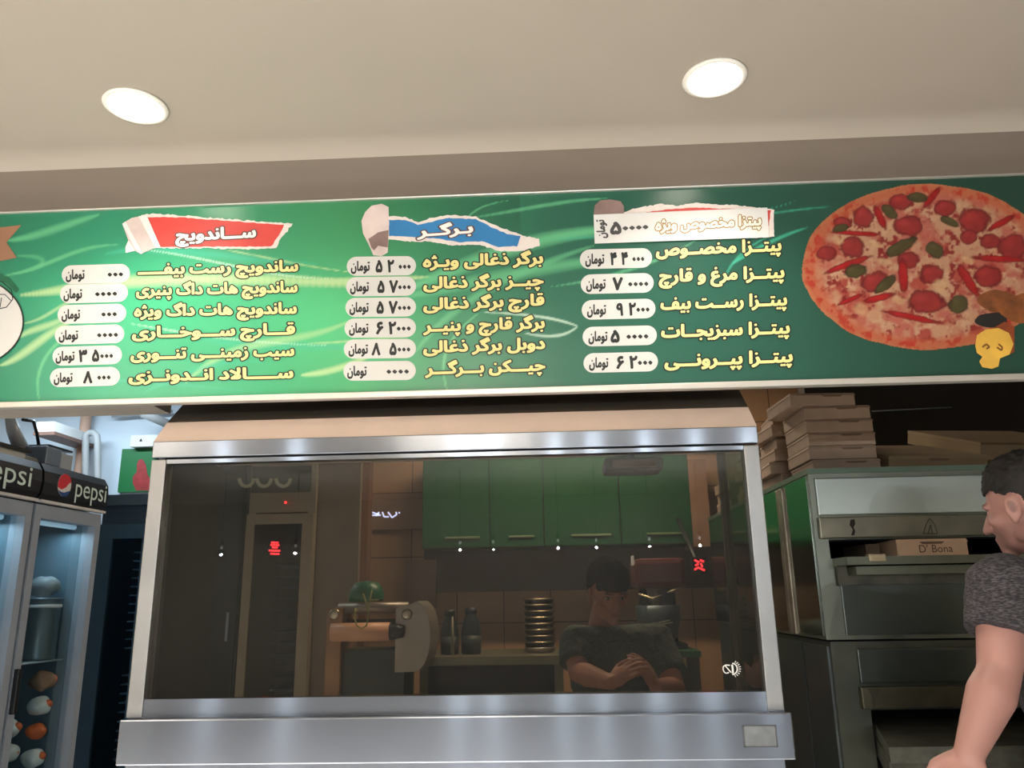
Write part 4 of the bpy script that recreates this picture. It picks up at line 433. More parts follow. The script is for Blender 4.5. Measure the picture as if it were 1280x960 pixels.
def put_text(mb, s, fn, layers, raw=False, space=.26, gap=0.0):
    """fn(u, v, depth): u runs 0..1 from the left to the right end, v in em above the baseline"""
    g, lo, hi = layout(s, raw, space, gap)
    for mi, k, dep in layers:
        mb.cur = mi
        for j, (ch, x0) in enumerate(g):
            vs, fs = glyph(ch, k)
            mb.add([fn((x+x0-lo)/(hi-lo), y, dep-(j % 3)*.00003) for x, y in vs], fs)
def on_board(xl, yl, xr, yr, em, y0=YS):
    def fn(u, v, d):
        # v is measured across the line, upright on the board
        return P(xl+(xr-xl)*u + v*em*.02, yl+(yr-yl)*u - v*em, y=y0-d)
    return fn
def latin(s, size=1.0, fit=None, xs=1.0):
    c = bpy.data.curves.new('t', 'FONT'); c.body = s; c.size = size; c.resolution_u = 4
    o = bpy.data.objects.new('t', c); COL.objects.link(o); bpy.context.view_layer.update()
    me = bpy.data.meshes.new_from_object(o.evaluated_get(bpy.context.evaluated_depsgraph_get()))
    vs = [(v.co.x*xs, v.co.y) for v in me.vertices]; fs = [tuple(p.vertices) for p in me.polygons]
    bpy.data.objects.remove(o); bpy.data.curves.remove(c); bpy.data.meshes.remove(me)
    return vs, fs

# ------------------------------------------------------------------ the menu board
board = empty('menu_board', (0, YS, 1.88), 'long green printed menu board with yellow lettering and white price boxes above the grill', 'menu board')
X0, X1 = -1.62, 1.62
ZB0, ZT0 = P(640, 486, y=YS).z, P(640, 243, y=YS).z
# printed sheet: a fine grid whose vertex colours hold the print and light falloff to the right
NX, NZ = 900, 150
gx, gz = np.meshgrid(np.linspace(X0, X1, NX), np.linspace(ZB0, ZT0, NZ))
px, py = unP(gx, gz, YS)
S = lambda *c: np.array(lin(c))
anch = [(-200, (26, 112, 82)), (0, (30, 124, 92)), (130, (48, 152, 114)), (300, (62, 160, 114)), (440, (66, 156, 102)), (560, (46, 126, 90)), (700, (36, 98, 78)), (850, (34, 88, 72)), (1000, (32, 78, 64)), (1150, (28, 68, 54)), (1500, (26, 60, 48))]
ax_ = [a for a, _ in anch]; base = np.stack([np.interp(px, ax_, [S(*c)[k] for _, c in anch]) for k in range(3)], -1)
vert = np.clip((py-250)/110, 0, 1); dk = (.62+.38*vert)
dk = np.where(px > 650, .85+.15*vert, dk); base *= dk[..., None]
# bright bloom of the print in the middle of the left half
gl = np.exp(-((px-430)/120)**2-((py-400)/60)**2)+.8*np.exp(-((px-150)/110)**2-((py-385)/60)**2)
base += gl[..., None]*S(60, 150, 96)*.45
def swoosh(pts, w, col, a, tip=.5):
    t = np.linspace(0, 1, 80); p = np.array(pts, float); m = len(p)-1
    b = sum((math.comb(m, i)*(1-t)**(m-i)*t**i)[:, None]*p[i] for i in range(m+1))
    wid = w*np.sin(math.pi*np.clip(t, 0, 1))**tip+.4
    x0, y0 = b.min(0)-w-3; x1, y1 = b.max(0)+w+3
    msk = (px > x0) & (px < x1) & (py > y0) & (py < y1); q = np.stack([px[msk], py[msk]], -1)
    if len(q) == 0: return
    best = np.full(len(q), 9.)
    side = np.zeros(len(q))
    for i in range(80):
        d = np.hypot(q[:, 0]-b[i, 0], q[:, 1]-b[i, 1])/wid[i]
        best = np.minimum(best, d)
    k = np.clip(np.clip(1.25-best, 0, 1)**.8*a*1.2, 0, .92)
    base[msk] = base[msk]*(1-k[:, None])+np.array(lin(col))*k[:, None]
LG, YG, TG, WG = (100, 184, 132), (172, 204, 146), (64, 172, 140), (206, 232, 210)
for args in [
 ([(8, 301), (50, 296), (70, 284), (125, 268)], 5, LG, .55), ([(2, 345), (60, 338), (90, 305), (150, 306)], 2.5, LG, .6), ([(20, 320), (70, 318), (60, 336), (15, 342)], 3, LG, .4),
 ([(22, 369), (90, 365), (130, 345), (190, 352), (300, 340), (420, 356), (520, 358)], 8, YG, .8), ([(30, 404), (60, 400), (70, 380), (110, 368)], 2, YG, .5),
 ([(20, 424), (40, 408), (60, 412), (90, 392)], 4, YG, .6), ([(0, 457), (30, 448), (50, 420), (95, 398)], 5, YG, .65), ([(49, 500), (40, 460), (60, 420), (130, 400)], 2, LG, .6),
 ([(130, 318), (200, 300), (280, 326), (400, 330)], 5, TG, .5), ([(160, 310), (260, 318), (330, 350), (420, 348)], 1.2, WG, .6), ([(280, 312), (330, 320), (380, 334), (440, 340)], 1.0, YG, .7),
 ([(240, 420), (320, 440), (380, 428), (440, 436)], 6, TG, .35), ([(230, 480), (300, 410), (360, 440), (440, 400)], 5, YG, .45), ([(160, 404), (220, 414), (300, 430), (420, 432)], 1.2, WG, .5),
 ([(372, 352), (420, 352), (470, 350), (540, 346)], 4, YG, .75), ([(376, 430), (430, 428), (460, 424), (520, 420)], 1.2, YG, .6), ([(376, 469), (400, 467), (430, 462), (470, 440)], 4, YG, .75),
 ([(500, 365), (590, 330), (650, 292), (800, 284)], 9, LG, .7), ([(500, 372), (600, 352), (680, 330), (790, 322)], 8, LG, .55), ([(520, 440), (560, 380), (640, 340), (745, 306)], 5, LG, .5),
 ([(540, 300), (600, 290), (560, 260), (640, 250)], 1.0, LG, .6), ([(590, 272), (660, 262), (700, 250), (760, 248)], 2.2, LG, .5), ([(560, 490), (545, 450), (560, 420), (600, 390)], 1.6, LG, .7),
 ([(600, 390), (660, 392), (700, 398), (722, 408)], 1.4, WG, .6), ([(722, 408), (708, 420), (690, 424), (655, 416)], 1.6, WG, .5), ([(690, 300), (760, 292), (840, 300), (1000, 250)], 2.4, TG, .5),
 ([(690, 358), (760, 350), (830, 326), (870, 300)], 2, LG, .5), ([(915, 330), (930, 320), (960, 300), (1010, 284)], 2.2, TG, .7), ([(905, 352), (910, 330), (930, 310), (960, 296)], 1.2, TG, .6),
 ([(900, 275), (960, 268), (990, 262), (1040, 258)], 1.0, TG, .5), ([(180, 490), (230, 470), (250, 450), (330, 452)], 3, TG, .4), ([(60, 478), (140, 470), (200, 480), (330, 490)], 2, TG, .4)]:
    swoosh(*args)
rng = np.random.default_rng(4)
me = bpy.data.meshes.new('printed_panel')
vv = np.stack([gx, np.full_like(gx, YS), gz], -1).reshape(-1, 3)
idx = np.arange(NX*NZ).reshape(NZ, NX)
ff = np.stack([idx[:-1, :-1], idx[:-1, 1:], idx[1:, 1:], idx[1:, :-1]], -1).reshape(-1, 4)
me.from_pydata(vv.tolist(), [], ff.tolist()); me.update()
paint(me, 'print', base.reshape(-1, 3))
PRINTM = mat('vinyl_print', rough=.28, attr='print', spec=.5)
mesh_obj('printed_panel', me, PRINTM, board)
bx('backing_sheet', (X0, YS+.002, ZB0), (X1, YS+.014, ZT0), WHITE, board)
ALU = mat('aluminium_edging', (214, 208, 198), .35, .7, var=.05)
bx('edge_rail', (X0, YS-.008, ZT0-.002), (X1, YS+.015, ZT0+.011), ALU, board, .002)
bx('edge_rail', (X0, YS-.008, ZB0-.013), (X1, YS+.015, ZB0+.001), ALU, board, .002)

def pl(pts, d=0.0): return [P(x, y, y=YS-d) for x, y in pts]
def line(text, xl, yl, xr, yr, em, space=.26):
    m = MB(); put_text(m, text, on_board(xl, yl, xr, yr, em), [(0, 2, .0009), (1, 1, .0013)], space=space)
    return m.build('menu_lettering', [OUTL, YELLOW], board)
def pill(xl, xr, yc, h, slope, digits, dl, dr, toman, dotted=0):
    pts = []; r = h/2
    for k in range(13):
        w = math.pi/2+math.pi*k/12; pts.append((xl+r+r*math.cos(w), -r*math.sin(w)))
    for k in range(13):
        w = -math.pi/2+math.pi*k/12; pts.append((xr-r+r*math.cos(w), -r*math.sin(w)))
    xm = (xl+xr)/2; yy = lambda x: yc+slope*(x-xm)
    p = MB().poly(pl([(x, yy(x)+dy) for x, dy in pts], .0006)).build('price_box', PILL, board)
    b = h*.22; m = MB()
    put_text(m, digits, on_board(dl, yy(dl)+b+2, dr, yy(dr)+b+2, h*.86), [(0, 1, .0010)], raw=True, gap=.02, space=.3)
    m.build('price_number', INK, p); m = MB()
    put_text(m, 'تومان', on_board(toman[0], yy(toman[0])+b, toman[1], yy(toman[1])+b, h*.66), [(0, 1, .0010)])
    m.build('currency_word', INK, p)
c1 = lambda x, y: (x/3.2, 240+y/3.2)
c2 = lambda x, y: (380+x/3.556, 220+y/3.556)
c3 = lambda x, y: (690+x/3.556, 220+y/3.556)
# column of sandwiches
for t, xl, yl, xr, yr in [('ساندویچ رست بیفـــــ', 550, 328, 1193, 315), ('ساندویچ هات داگ پنیری', 544, 412, 1190, 399), ('ساندویچ هات داگ ویژه', 536, 496, 1187, 484), ('قـــارچ ســـوخـــاری', 528, 582, 1180, 567), ('سیب زمینـــی تنـــوری', 522, 668, 1177, 653), ('ســـــالاد انــدونــزی', 514, 756, 1173, 742)]:
    a = c1(xl, yl); b = c1(xr, yr); line(t, a[0], a[1], b[0], b[1], 18.5)
for xl, xr, yc, dg, dl, dr, t0, t1 in [(247, 520, 328, '۰۰۰', 430, 492, 263, 338), (240, 512, 405, '۰۰۰۰', 380, 468, 254, 328), (230, 505, 487, '۰۰۰', 405, 467, 246, 320), (219, 497, 570, '۰۰۰۰', 388, 472, 235, 312), (210, 488, 654, '۳ ۵۰۰۰', 314, 452, 222, 298), (200, 480, 740, '۸ ۰۰۰', 332, 442, 215, 290)]:
    a = c1(xl, yc); b = c1(xr, yc)
    pill(a[0], b[0], a[1], 23.5, -.028, dg, c1(dl, 0)[0], c1(dr, 0)[0], (c1(t0, 0)[0], c1(t1, 0)[0]))
# column of burgers
for t, xl, yl, xr, yr in [('برگر ذغالی ویـژه', 528, 404, 1063, 386), ('چیــز برگر ذغالی', 530, 500, 1065, 484), ('قارچ برگر ذغالی', 530, 594, 1068, 572), ('برگر قارچ و پنیــر', 530, 690, 1070, 674), ('دوبل برگر ذغالی', 530, 784, 1072, 766), ('چیـــکن بـــرگـــر', 538, 880, 1073, 862)]:
    a = c2(xl, yl); b = c2(xr, yr); line(t, a[0], a[1], b[0], b[1], 19)
for xl, xr, yc, dg, dl, dr, t0, t1 in [(190, 498, 400, '۵ ۲ ۰۰۰', 318, 474, 208, 292), (187, 498, 491, '۵ ۷۰۰۰', 326, 474, 205, 288), (184, 498, 583, '۵ ۷۰۰۰', 322, 474, 202, 287), (180, 498, 675, '۶ ۲۰۰۰', 320, 474, 200, 286), (177, 498, 768, '۸  ۵۰۰۰', 300, 472, 198, 284), (175, 497, 866, '۰۰۰۰', 366, 466, 192, 278)]:
    a = c2(xl, yc); b = c2(xr, yc)
    pill(a[0], b[0], a[1], 24, -.012, dg, c2(dl, 0)[0], c2(dr, 0)[0], (c2(t0, 0)[0], c2(t1, 0)[0]))
# column of pizzas
for t, xl, yl, xr, yr in [('پیتــزا مخصــوص', 462, 352, 1020, 330), ('پیتــزا مرغ و قارچ', 475, 470, 1033, 450), ('پیتــزا رســت بیف', 482, 592, 1045, 572), ('پیتــزا سبزیجــات', 485, 716, 1057, 697), ('پیتــزا پپــرونـــی', 500, 846, 1070, 824)]:
    a = c3(xl, yl); b = c3(xr, yr); line(t, a[0], a[1], b[0], b[1], 20.5)
for xl, xr, yc, dg, dl, dr, t0, t1 in [(124, 445, 367, '۴ ۴ ۰۰۰', 258, 410, 148, 232), (128, 452, 478, '۷ ۰۰۰۰', 268, 428, 152, 238), (132, 460, 592, '۹ ۲۰۰۰', 285, 433, 156, 240), (136, 466, 711, '۵ ۰۰۰۰', 260, 428, 162, 246), (140, 471, 828, '۶ ۲۰۰۰', 286, 446, 165, 250)]:
    a = c3(xl, yc); b = c3(xr, yc)
    pill(a[0], b[0], a[1], 24.5, -.024, dg, c3(dl, 0)[0], c3(dr, 0)[0], (c3(t0, 0)[0], c3(t1, 0)[0]))

# torn-paper headings
def torn(pts, amp, step=3.0, seed=1):
    r = random.Random(seed); out = []
    for (x0, y0), (x1, y1) in zip(pts, pts[1:]+pts[:1]):
        n = max(1, int(math.hypot(x1-x0, y1-y0)/step))
        for i in range(n):
            t = i/n; out.append((x0+(x1-x0)*t+r.uniform(-amp, amp), y0+(y1-y0)*t+r.uniform(-amp, amp)))
    return out
RED = mat('red_print', (206, 66, 58), .45, var=.04); BLUE = mat('blue_print', (40, 120, 176), .45, var=.12, scale=12)
TORN = mat('torn_paper_print', (226, 214, 206), .5, var=.05, scale=60)
CURL = mat('paper_curl_print', (206, 188, 182), .5, var=.14, scale=18); CURL_D = mat('paper_curl_dark_print', (128, 104, 98), .5, var=.2, scale=18)
CURL_L = mat('paper_curl_light_print', (232, 220, 216), .5, var=.04)
LETW = mat('white_lettering_print', (244, 240, 232), .45, var=.01)
def heading(name, pieces, text, tl, tr, em):
    h = None
    for k, (nm, pts, m, d) in enumerate(pieces):
        o = MB().poly(pl(pts, d)).build(nm, m, board if h is None else h)
        if h is None: h = o
    if text:
        m = MB(); put_text(m, text, on_board(tl[0], tl[1], tr[0], tr[1], em), [(0, 2, .0020), (1, 1, .0023)])
        m.build('heading_lettering', [mat('grey_outline_print', (92, 60, 56), .5), LETW], h)
    return h
z3 = lambda L: [(130+x/4.923, 250+y/4.923) for x, y in L]
heading('heading', [('torn_heading', torn(z3([(230, 92), (300, 84), (500, 96), (820, 122), (1160, 146), (1130, 190), (1085, 240), (1060, 298), (900, 304), (640, 296), (340, 296)]), .9, 3, 3), TORN, .0008),
    ('heading_field', torn(z3([(262, 104), (500, 108), (800, 132), (1110, 152), (1075, 220), (1030, 286), (340, 288)]), .5, 4, 5), RED, .0012),
    ('paper_curl', z3([(112, 146), (170, 110), (262, 92), (348, 290), (300, 300), (226, 332), (190, 312), (133, 326), (132, 290), (150, 248)]), CURL, .0016),
     ('curl_fold', z3([(112, 146), (132, 132), (238, 330), (226, 332), (190, 296)]), CURL_L, .0018), ('curl_fold', z3([(212, 100), (262, 92), (348, 290), (318, 296)]), CURL_L, .0018), ('curl_back', z3([(150, 248), (190, 312), (133, 326), (132, 290)]), CURL_L, .0017)],
    'ســـاندویچ', (130+440/4.923, 250+250/4.923), (130+935/4.923, 250+226/4.923), 19)
z2 = lambda L: [c2(*p) for p in L]
heading('heading', [('torn_heading', torn(z2([(372, 178), (450, 182), (510, 205), (570, 185), (640, 172), (760, 180), (840, 215), (960, 262), (1045, 280), (1048, 312), (960, 335), (860, 332), (780, 305), (650, 308), (560, 290), (480, 292), (372, 282)]), .8, 3, 8), TORN, .0008),
    ('heading_field', torn(z2([(378, 195), (450, 196), (505, 216), (570, 204), (630, 187), (765, 192), (830, 226), (900, 256), (962, 268), (948, 312), (868, 316), (790, 290), (690, 294), (590, 278), (480, 272), (378, 266)]), .5, 4, 9), BLUE, .0012),
    ('paper_curl', z2([(255, 200), (272, 160), (300, 132), (345, 123), (376, 138), (378, 240), (372, 340), (345, 356), (308, 352), (290, 310), (262, 255)]), CURL, .0016),
    ('curl_shade', z2([(286, 280), (330, 250), (376, 240), (372, 318), (330, 310), (312, 330), (300, 320)]), CURL_D, .0018)],
    'بـرگــر', c2(502, 268), c2(752, 250), 17)
heading('heading', [('torn_heading', torn(z2([]) or [c3(*p) for p in [(300, 170), (360, 145), (480, 124), (560, 132), (640, 118), (720, 126), (800, 128), (900, 138), (988, 150), (984, 210), (988, 268), (930, 275), (300, 285)]], .7, 3, 12), TORN, .0008),
    ('heading_field', torn([c3(*p) for p in [(420, 160), (520, 148), (640, 140), (760, 146), (900, 148), (972, 152), (964, 220), (950, 262), (400, 262)]], .5, 4, 14), RED, .0012),
    ('paper_curl', [c3(*p) for p in [(186, 170), (190, 130), (215, 108), (260, 104), (305, 112), (320, 135), (320, 175), (186, 182)]], CURL_D, .0016)], None, None, None, None)

# tan ribbon tip and white emblem with line drawing at the left end
MB().poly(pl([(-120, 286), (4, 284), (27, 281), (8, 303), (21, 322), (2, 326), (-120, 330)], .0012)).build('ribbon_print', mat('tan_ribbon_print', (142, 102, 76), .5, var=.1), board)
oval = [(-55+84*math.cos(w), 402+60*math.sin(w)) for w in [2*math.pi*k/64 for k in range(64)]]
em_ = MB().poly(pl(oval, .0012)).build('emblem', PILL, board)
def stroke(mbx, pts, w, d=.002):
    for (x0, y0), (x1, y1) in zip(pts, pts[1:]):
        L = math.hypot(x1-x0, y1-y0) or 1; nx, ny = -(y1-y0)/L*w, (x1-x0)/L*w
        mbx.add(pl([(x0+nx, y0+ny), (x1+nx, y1+ny), (x1-nx, y1-ny), (x0-nx, y0-ny)], d), [(0, 1, 2, 3)])
m = MB(); stroke(m, oval+oval[:1], .9); stroke(m, [(-20, 350), (2, 352), (14, 362), (16, 374), (8, 384), (-10, 388)], .6); stroke(m, [(-5, 368), (6, 368), (14, 376)], .5); stroke(m, [(2, 372), (0, 384)], .5)
m.build('emblem_lines', INK, em_)
MB().poly(pl([(0, 342), (12, 348), (24, 362), (20, 366), (8, 354), (-6, 350), (-6, 341)], .0018)).build('emblem_leaf', mat('dark_green_print', (20, 96, 64), .5), em_)

# ---- photograph of a pizza, printed
NXp, NZp = 300, 216
xl, xr = P(1000, 334, y=YS).x, P(1320, 334, y=YS).x
zt, zb = P(1160, 225, y=YS).z, P(1160, 442, y=YS).z
gx2, gz2 = np.meshgrid(np.linspace(xl, xr, NXp), np.linspace(zb, zt, NZp))
qx, qy = unP(gx2, gz2, YS)
def fbm(sc, seed, oct=4):
    o = np.zeros_like(qx); amp = 1; tot = 0
    for k in range(oct):
        s = sc*2**k; r = np.random.default_rng(seed+k); g = r.random((64, 64))
        u = (qx/ s) % 63; v = (qy/ s) % 63; i = u.astype(int); j = v.astype(int); fu = u-i; fv = v-j
        fu = fu*fu*(3-2*fu); fv = fv*fv*(3-2*fv)
        o += amp*((g[j, i]*(1-fu)+g[j, i+1]*fu)*(1-fv)+(g[j+1, i]*(1-fu)+g[j+1, i+1]*fu)*fv); tot += amp; amp *= .5
        sc = sc/4 if False else sc
    return o/tot
def fb(s, seed):
    o = 0; t = 0
    for k in range(4):
        ss = s/2**k; r = np.random.default_rng(seed+k); g = r.random((300, 400))
        u = (qx-980)/ss; v = (qy-200)/ss; i = np.clip(u.astype(int), 0, 398); j = np.clip(v.astype(int), 0, 298); fu = u-i; fv = v-j
        fu = fu*fu*(3-2*fu); fv = fv*fv*(3-2*fv)
        o = o+.5**k*((g[j, i]*(1-fu)+g[j, i+1]*fu)*(1-fv)+(g[j+1, i]*(1-fu)+g[j+1, i+1]*fu)*fv); t += .5**k
    return o/t
ex, ey = (qx-1160)/158, (qy-334)/104
rr = np.hypot(ex, ey)+(fb(30, 3)-.5)*.03
pc = np.zeros(qx.shape+(3,)); pc[:] = S(206, 158, 122)
def mixin(mask, col):
    global pc
    mask = np.clip(mask, 0, 1)[..., None]; pc = pc*(1-mask)+np.array(lin(col))*mask
n1, n2, n3 = fb(22, 11), fb(12, 31), fb(7, 51)
mixin((n1-.44)*6, (184, 84, 68)); mixin((n2-.52)*7, (214, 172, 134)); mixin((n3-.55)*8*.8, (150, 44, 40)); mixin((fb(16, 71)-.55)*7*.8, (196, 112, 92))
mixin(np.clip((rr-.83)*12, 0, 1), (200, 112, 76)); mixin(np.clip((rr-.85)*14, 0, 1)*np.clip((n3-.52)*9, 0, 1)*.9, (190, 50, 34)); mixin(np.clip((rr-.95)*20, 0, 1)*.6, (196, 140, 92))
def blob(cx, cy, rx, ry, ang, col, edge=None, soft=4.0, k=.95):
    c, s = math.cos(ang), math.sin(ang); dx, dy = qx-cx, qy-cy
    u = (dx*c+dy*s)/rx; v = (-dx*s+dy*c)/ry; d = np.hypot(u, v)+(n3-.5)*.5+(n2-.5)*.35
    if edge: mixin(np.clip((1.12-d)*soft*1.5, 0, 1)*k, edge)
    mixin(np.clip((.97-d)*soft, 0, 1)*k*(.62+.8*(n2-.3)), col); mixin(np.clip((.55-np.hypot(u+.3, v+.35)), 0, 1)*.35*k, tuple(min(255, int(c_*1.3+24)) for c_ in col))
g4 = lambda x, y: (960+x/3.43, 200+y/3.43)
for x, y, rx, ry in [(407, 245, 45, 48), (570, 180, 52, 32), (600, 285, 62, 42), (360, 375, 52, 42), (880, 260, 66, 55), (1050, 375, 60, 60), (460, 525, 62, 46), (680, 610, 80, 50), (940, 500, 60, 46), (320, 270, 40, 26), (250, 400, 42, 30), (700, 490, 52, 40), (760, 205, 50, 34), (600, 430, 46, 34), (950, 350, 40, 30), (860, 330, 36, 30)]:
    blob(*g4(x, y), rx/3.43, ry/3.43, 0, (172, 52, 50), (118, 26, 28))
for x, y, L, w, a in [(480, 245, 62, 15, 1.1), (380, 315, 105, 10, .05), (340, 450, 105, 15, -.35), (580, 500, 75, 22, 1.5), (480, 590, 70, 16, -.25), (860, 520, 90, 20, 1.0), (1000, 425, 115, 14, .05), (620, 675, 120, 14, .2), (700, 165, 60, 14, -.9), (1000, 270, 70, 14, -.5), (350, 600, 60, 10, -.4)]:
    blob(*g4(x, y), L/3.43, w/3.43, a, (190, 26, 30), (120, 14, 20), 3)
for x, y, rx, ry, a in [(310, 292, 32, 16, -.2), (375, 478, 52, 28, -.1), (500, 535, 58, 22, -.7), (565, 375, 70, 26, -.5), (715, 388, 42, 32, .5), (780, 265, 40, 16, .4), (520, 222, 40, 22, .7), (640, 160, 42, 20, .1), (815, 620, 40, 42, .2)]:
    blob(*g4(x, y), rx/3.43, ry/3.43, a, (88, 86, 44), (58, 46, 26))
for x, y, rx, ry in [(400, 640, 44, 34), (500, 440, 40, 24), (740, 540, 44, 36), (560, 600, 36, 22), (850, 430, 40, 20), (300, 345, 30, 22), (460, 360, 40, 18)]:
    blob(*g4(x, y), rx/3.43, ry/3.43, .3, (222, 184, 132), None, 2, .8)
pc = pc*.66*np.array([1, .94, .96])
alpha = rr < 1.0
me = bpy.data.meshes.new('pizza_picture'); idx = np.arange(NXp*NZp).reshape(NZp, NXp)
ff = np.stack([idx[:-1, :-1], idx[:-1, 1:], idx[1:, 1:], idx[1:, :-1]], -1).reshape(-1, 4)
keep = alpha.ravel()[ff].all(1); ff = ff[keep]; used = np.unique(ff); rem = -np.ones(NXp*NZp, int); rem[used] = np.arange(len(used))
vv = np.stack([gx2, np.full_like(gx2, YS-.0007), gz2], -1).reshape(-1, 3)[used]
me.from_pydata(vv.tolist(), [], rem[ff].tolist()); me.update(); paint(me, 'print', pc.reshape(-1, 3)[used])
mesh_obj('pizza_picture', me, PRINTM, board)
# fried pieces and half mushroom in front of it
def blobpoly(cx, cy, rx, ry, n=40, seed=0, wob=.12):
    r = random.Random(seed); ph = [r.uniform(0, 6.28) for _ in range(4)]
    return [(cx+rx*math.cos(w)*(1+wob*sum(math.sin((k+2)*w+ph[k])/(k+1.5) for k in range(4))), cy+ry*math.sin(w)*(1+wob*sum(math.sin((k+2)*w+ph[k])/(k+1.5) for k in range(4)))) for w in [2*math.pi*i/n for i in range(n)]]
FRY = mat('fried_print', (120, 66, 26), .5, var=.45, scale=30); MUSH = mat('mushroom_print', (214, 168, 66), .5, var=.1, scale=30)
fp = MB().poly(pl(blobpoly(1246, 376, 22, 15, 40, 3), .0012)).build('chicken_picture', FRY, board)
MB().poly(pl(blobpoly(1284, 386, 32, 20, 40, 8), .0015)).build('chicken_piece', FRY, fp)
MB().poly(pl(blobpoly(1240, 400, 22, 9, 40, 5), .0010)).build('olive_piece', mat('dark_olive_print', (26, 22, 18), .5), fp)
ms = MB().poly(pl([(1219, 432), (1221, 419), (1232, 412), (1248, 410), (1261, 416), (1267, 430), (1262, 443), (1250, 448), (1248, 458), (1240, 461), (1228, 459), (1224, 452), (1228, 446), (1221, 441)], .0018)).build('mushroom_picture', MUSH, board)
m = MB(); stroke(m, [(1228, 434), (1233, 430), (1237, 434), (1233, 436)], 1.1, .0022); stroke(m, [(1248, 430), (1253, 434), (1252, 438), (1246, 434)], 1.1, .0022)
m.build('mushroom_gills', mat('brown_print', (120, 74, 24), .5), ms)
MB().poly(pl([(1238, 412), (1256, 402), (1268, 408), (1268, 440), (1262, 443), (1266, 428), (1260, 416), (1249, 410)], .0016)).build('pepper_piece', mat('rust_print', (130, 56, 20), .5, var=.3, scale=40), ms)

# paper strip taped over the pizza heading
q = [P(*c3(x, y), y=YS-.0035) for x, y in [(190, 300), (965, 272), (957, 140), (185, 172)]]
strip = MB().prism(q, (0, .0008, 0)).build('price_strip', PAPER)
tag(strip, 'white paper strip with a price stuck over the pizza heading of the menu board', 'paper strip')
m = MB(); a = c3(460, 240); b = c3(930, 216); put_text(m, 'پیتزا مخصوص ویژه', on_board(a[0], a[1], b[0], b[1], 17.5), [(0, 2, .0040), (1, 1, .0044)])
m.build('strip_lettering', [mat('tan_outline_print', (160, 122, 70), .5), mat('cream_print', (244, 240, 220), .5)], strip)
m = MB(); a = c3(258, 258); b = c3(428, 248); put_text(m, '۵۰۰۰۰', on_board(a[0], a[1], b[0], b[1], 21), [(0, 1, .0042)], raw=True)
a = c3(238, 276); b = c3(230, 194)
put_text(m, 'تومان', lambda u, v, d: P(a[0]+(b[0]-a[0])*u - v*14, a[1]+(b[1]-a[1])*u, y=YS-d), [(0, 1, .0042)])
m.build('strip_price', mat('grey_print', (66, 64, 64), .5), strip)

# ------------------------------------------------------------------ the glazed grill cabinet in the middle
XL, XR, YF = -.915, .477, 1.80
ZB, ZT = 1.183, 1.783                      # bottom and top of the glazed front
cab = empty('grill_cabinet', ((XL+XR)/2, 2.2, 0), 'wide stainless steel grill cabinet with a big dark glass front under the menu board', 'grill cabinet')
YB = 2.16
bx('lower_body', (XL+.01, YF-.005, 0), (XR-.01, YB, 1.09), STEEL, cab)
# long box rail that stands out a little in front of the glazed part
bx('base_rail', (-.918, YF-.022, 1.092), (.486, YB, 1.1815), STEEL, cab, .003)
m = MB(); m.box((XL+.004, YF, ZB-.001), (XR, YF+.03, 1.2195)); m.build('bottom_rail', STEEL, cab)
zg0, zg1 = 1.2195, 1.731
bx('left_stile', (XL, YF-.003, ZB), (-.8805, YF+.034, ZT-.043), STEEL2, cab, .002)
bx('right_stile', (.443, YF-.003, ZB), (XR, YF+.034, ZT-.043), STEEL2, cab, .002)
bx('top_rail', (-.8805, YF, zg1), (.443, YF+.03, ZT-.0425), STEEL, cab)
bx('seam_strip', (-.8805, YF+.006, ZT-.0424), (.443, YF+.03, ZT-.0387), BLACK, cab)
bx('header_rail', (XL, YF-.004, ZT-.0385), (XR, YF+.034, ZT), STEEL, cab, .002)
bx('side_panel', (XL, YF+.034, ZB), (XL+.012, YB, ZT), STEEL2, cab)
bx('darkening_sheet', (XL+.0125, YF+.034, ZB), (XL+.016, YB, ZT-.005), BLACK, cab)  # black sheet added to keep this side dark through the glass
bx('side_pane', (XR-.009, YF+.034, ZB), (XR-.005, YB-.02, ZT), glass_mat('side_glass', (.72, .72, .70), .04), cab)
bx('rear_stile', (XR-.02, YB-.02, ZB), (XR, YB, ZT), SOOT, cab)
# hood: a short steep band and the slope that goes up behind the board
def P3(px, py, y): return P(px, py, y=y)
b0 = (XL, YF-.003, ZT); b1 = (XR, YF-.003, ZT)
y1 = YF+.012; y2 = YF+.13
c0 = P3(209, 528, y1); c1_ = P3(935, 509, y1); zc = (c0.z+c1_.z)/2
d0 = P3(233, 501, y2); d1 = P3(921, 482, y2); zd = (d0.z+d1.z)/2
m = MB()
f = [b0, b1, (c1_.x, y1, zc), (c0.x, y1, zc)]
yb = YB
m.add([b0, b1, (c1_.x, y1, zc), (c0.x, y1, zc), (XL, yb, ZT), (XR, yb, ZT), (c1_.x, yb, zc), (c0.x, yb, zc)], [(0, 1, 2, 3), (4, 0, 3, 7), (1, 5, 6, 2), (5, 4, 7, 6)])
m.build('hood_band', mat('lit_hood_steel', (206, 184, 168), .45, .35, var=.05), cab)  # bright reflection put into the band's steel colour
m = MB(); e0x, e1x, ze, ye = d0.x+.12, d1.x-.12, KCEIL-.02, y2+.35
m.add([(c0.x, y1, zc), (c1_.x, y1, zc), (d1.x, y2, zd), (d0.x, y2, zd), (c0.x, yb, zc), (c1_.x, yb, zc), (d1.x, yb, zd), (d0.x, yb, zd),
       (e1x, ye, ze), (e0x, ye, ze), (e1x, yb, ze), (e0x, yb, ze)],
      [(0, 1, 2, 3), (4, 0, 3, 7), (1, 5, 6, 2), (3, 2, 8, 9), (7, 3, 9, 11), (2, 6, 10, 8), (5, 4, 7, 6), (6, 7, 11, 10)])
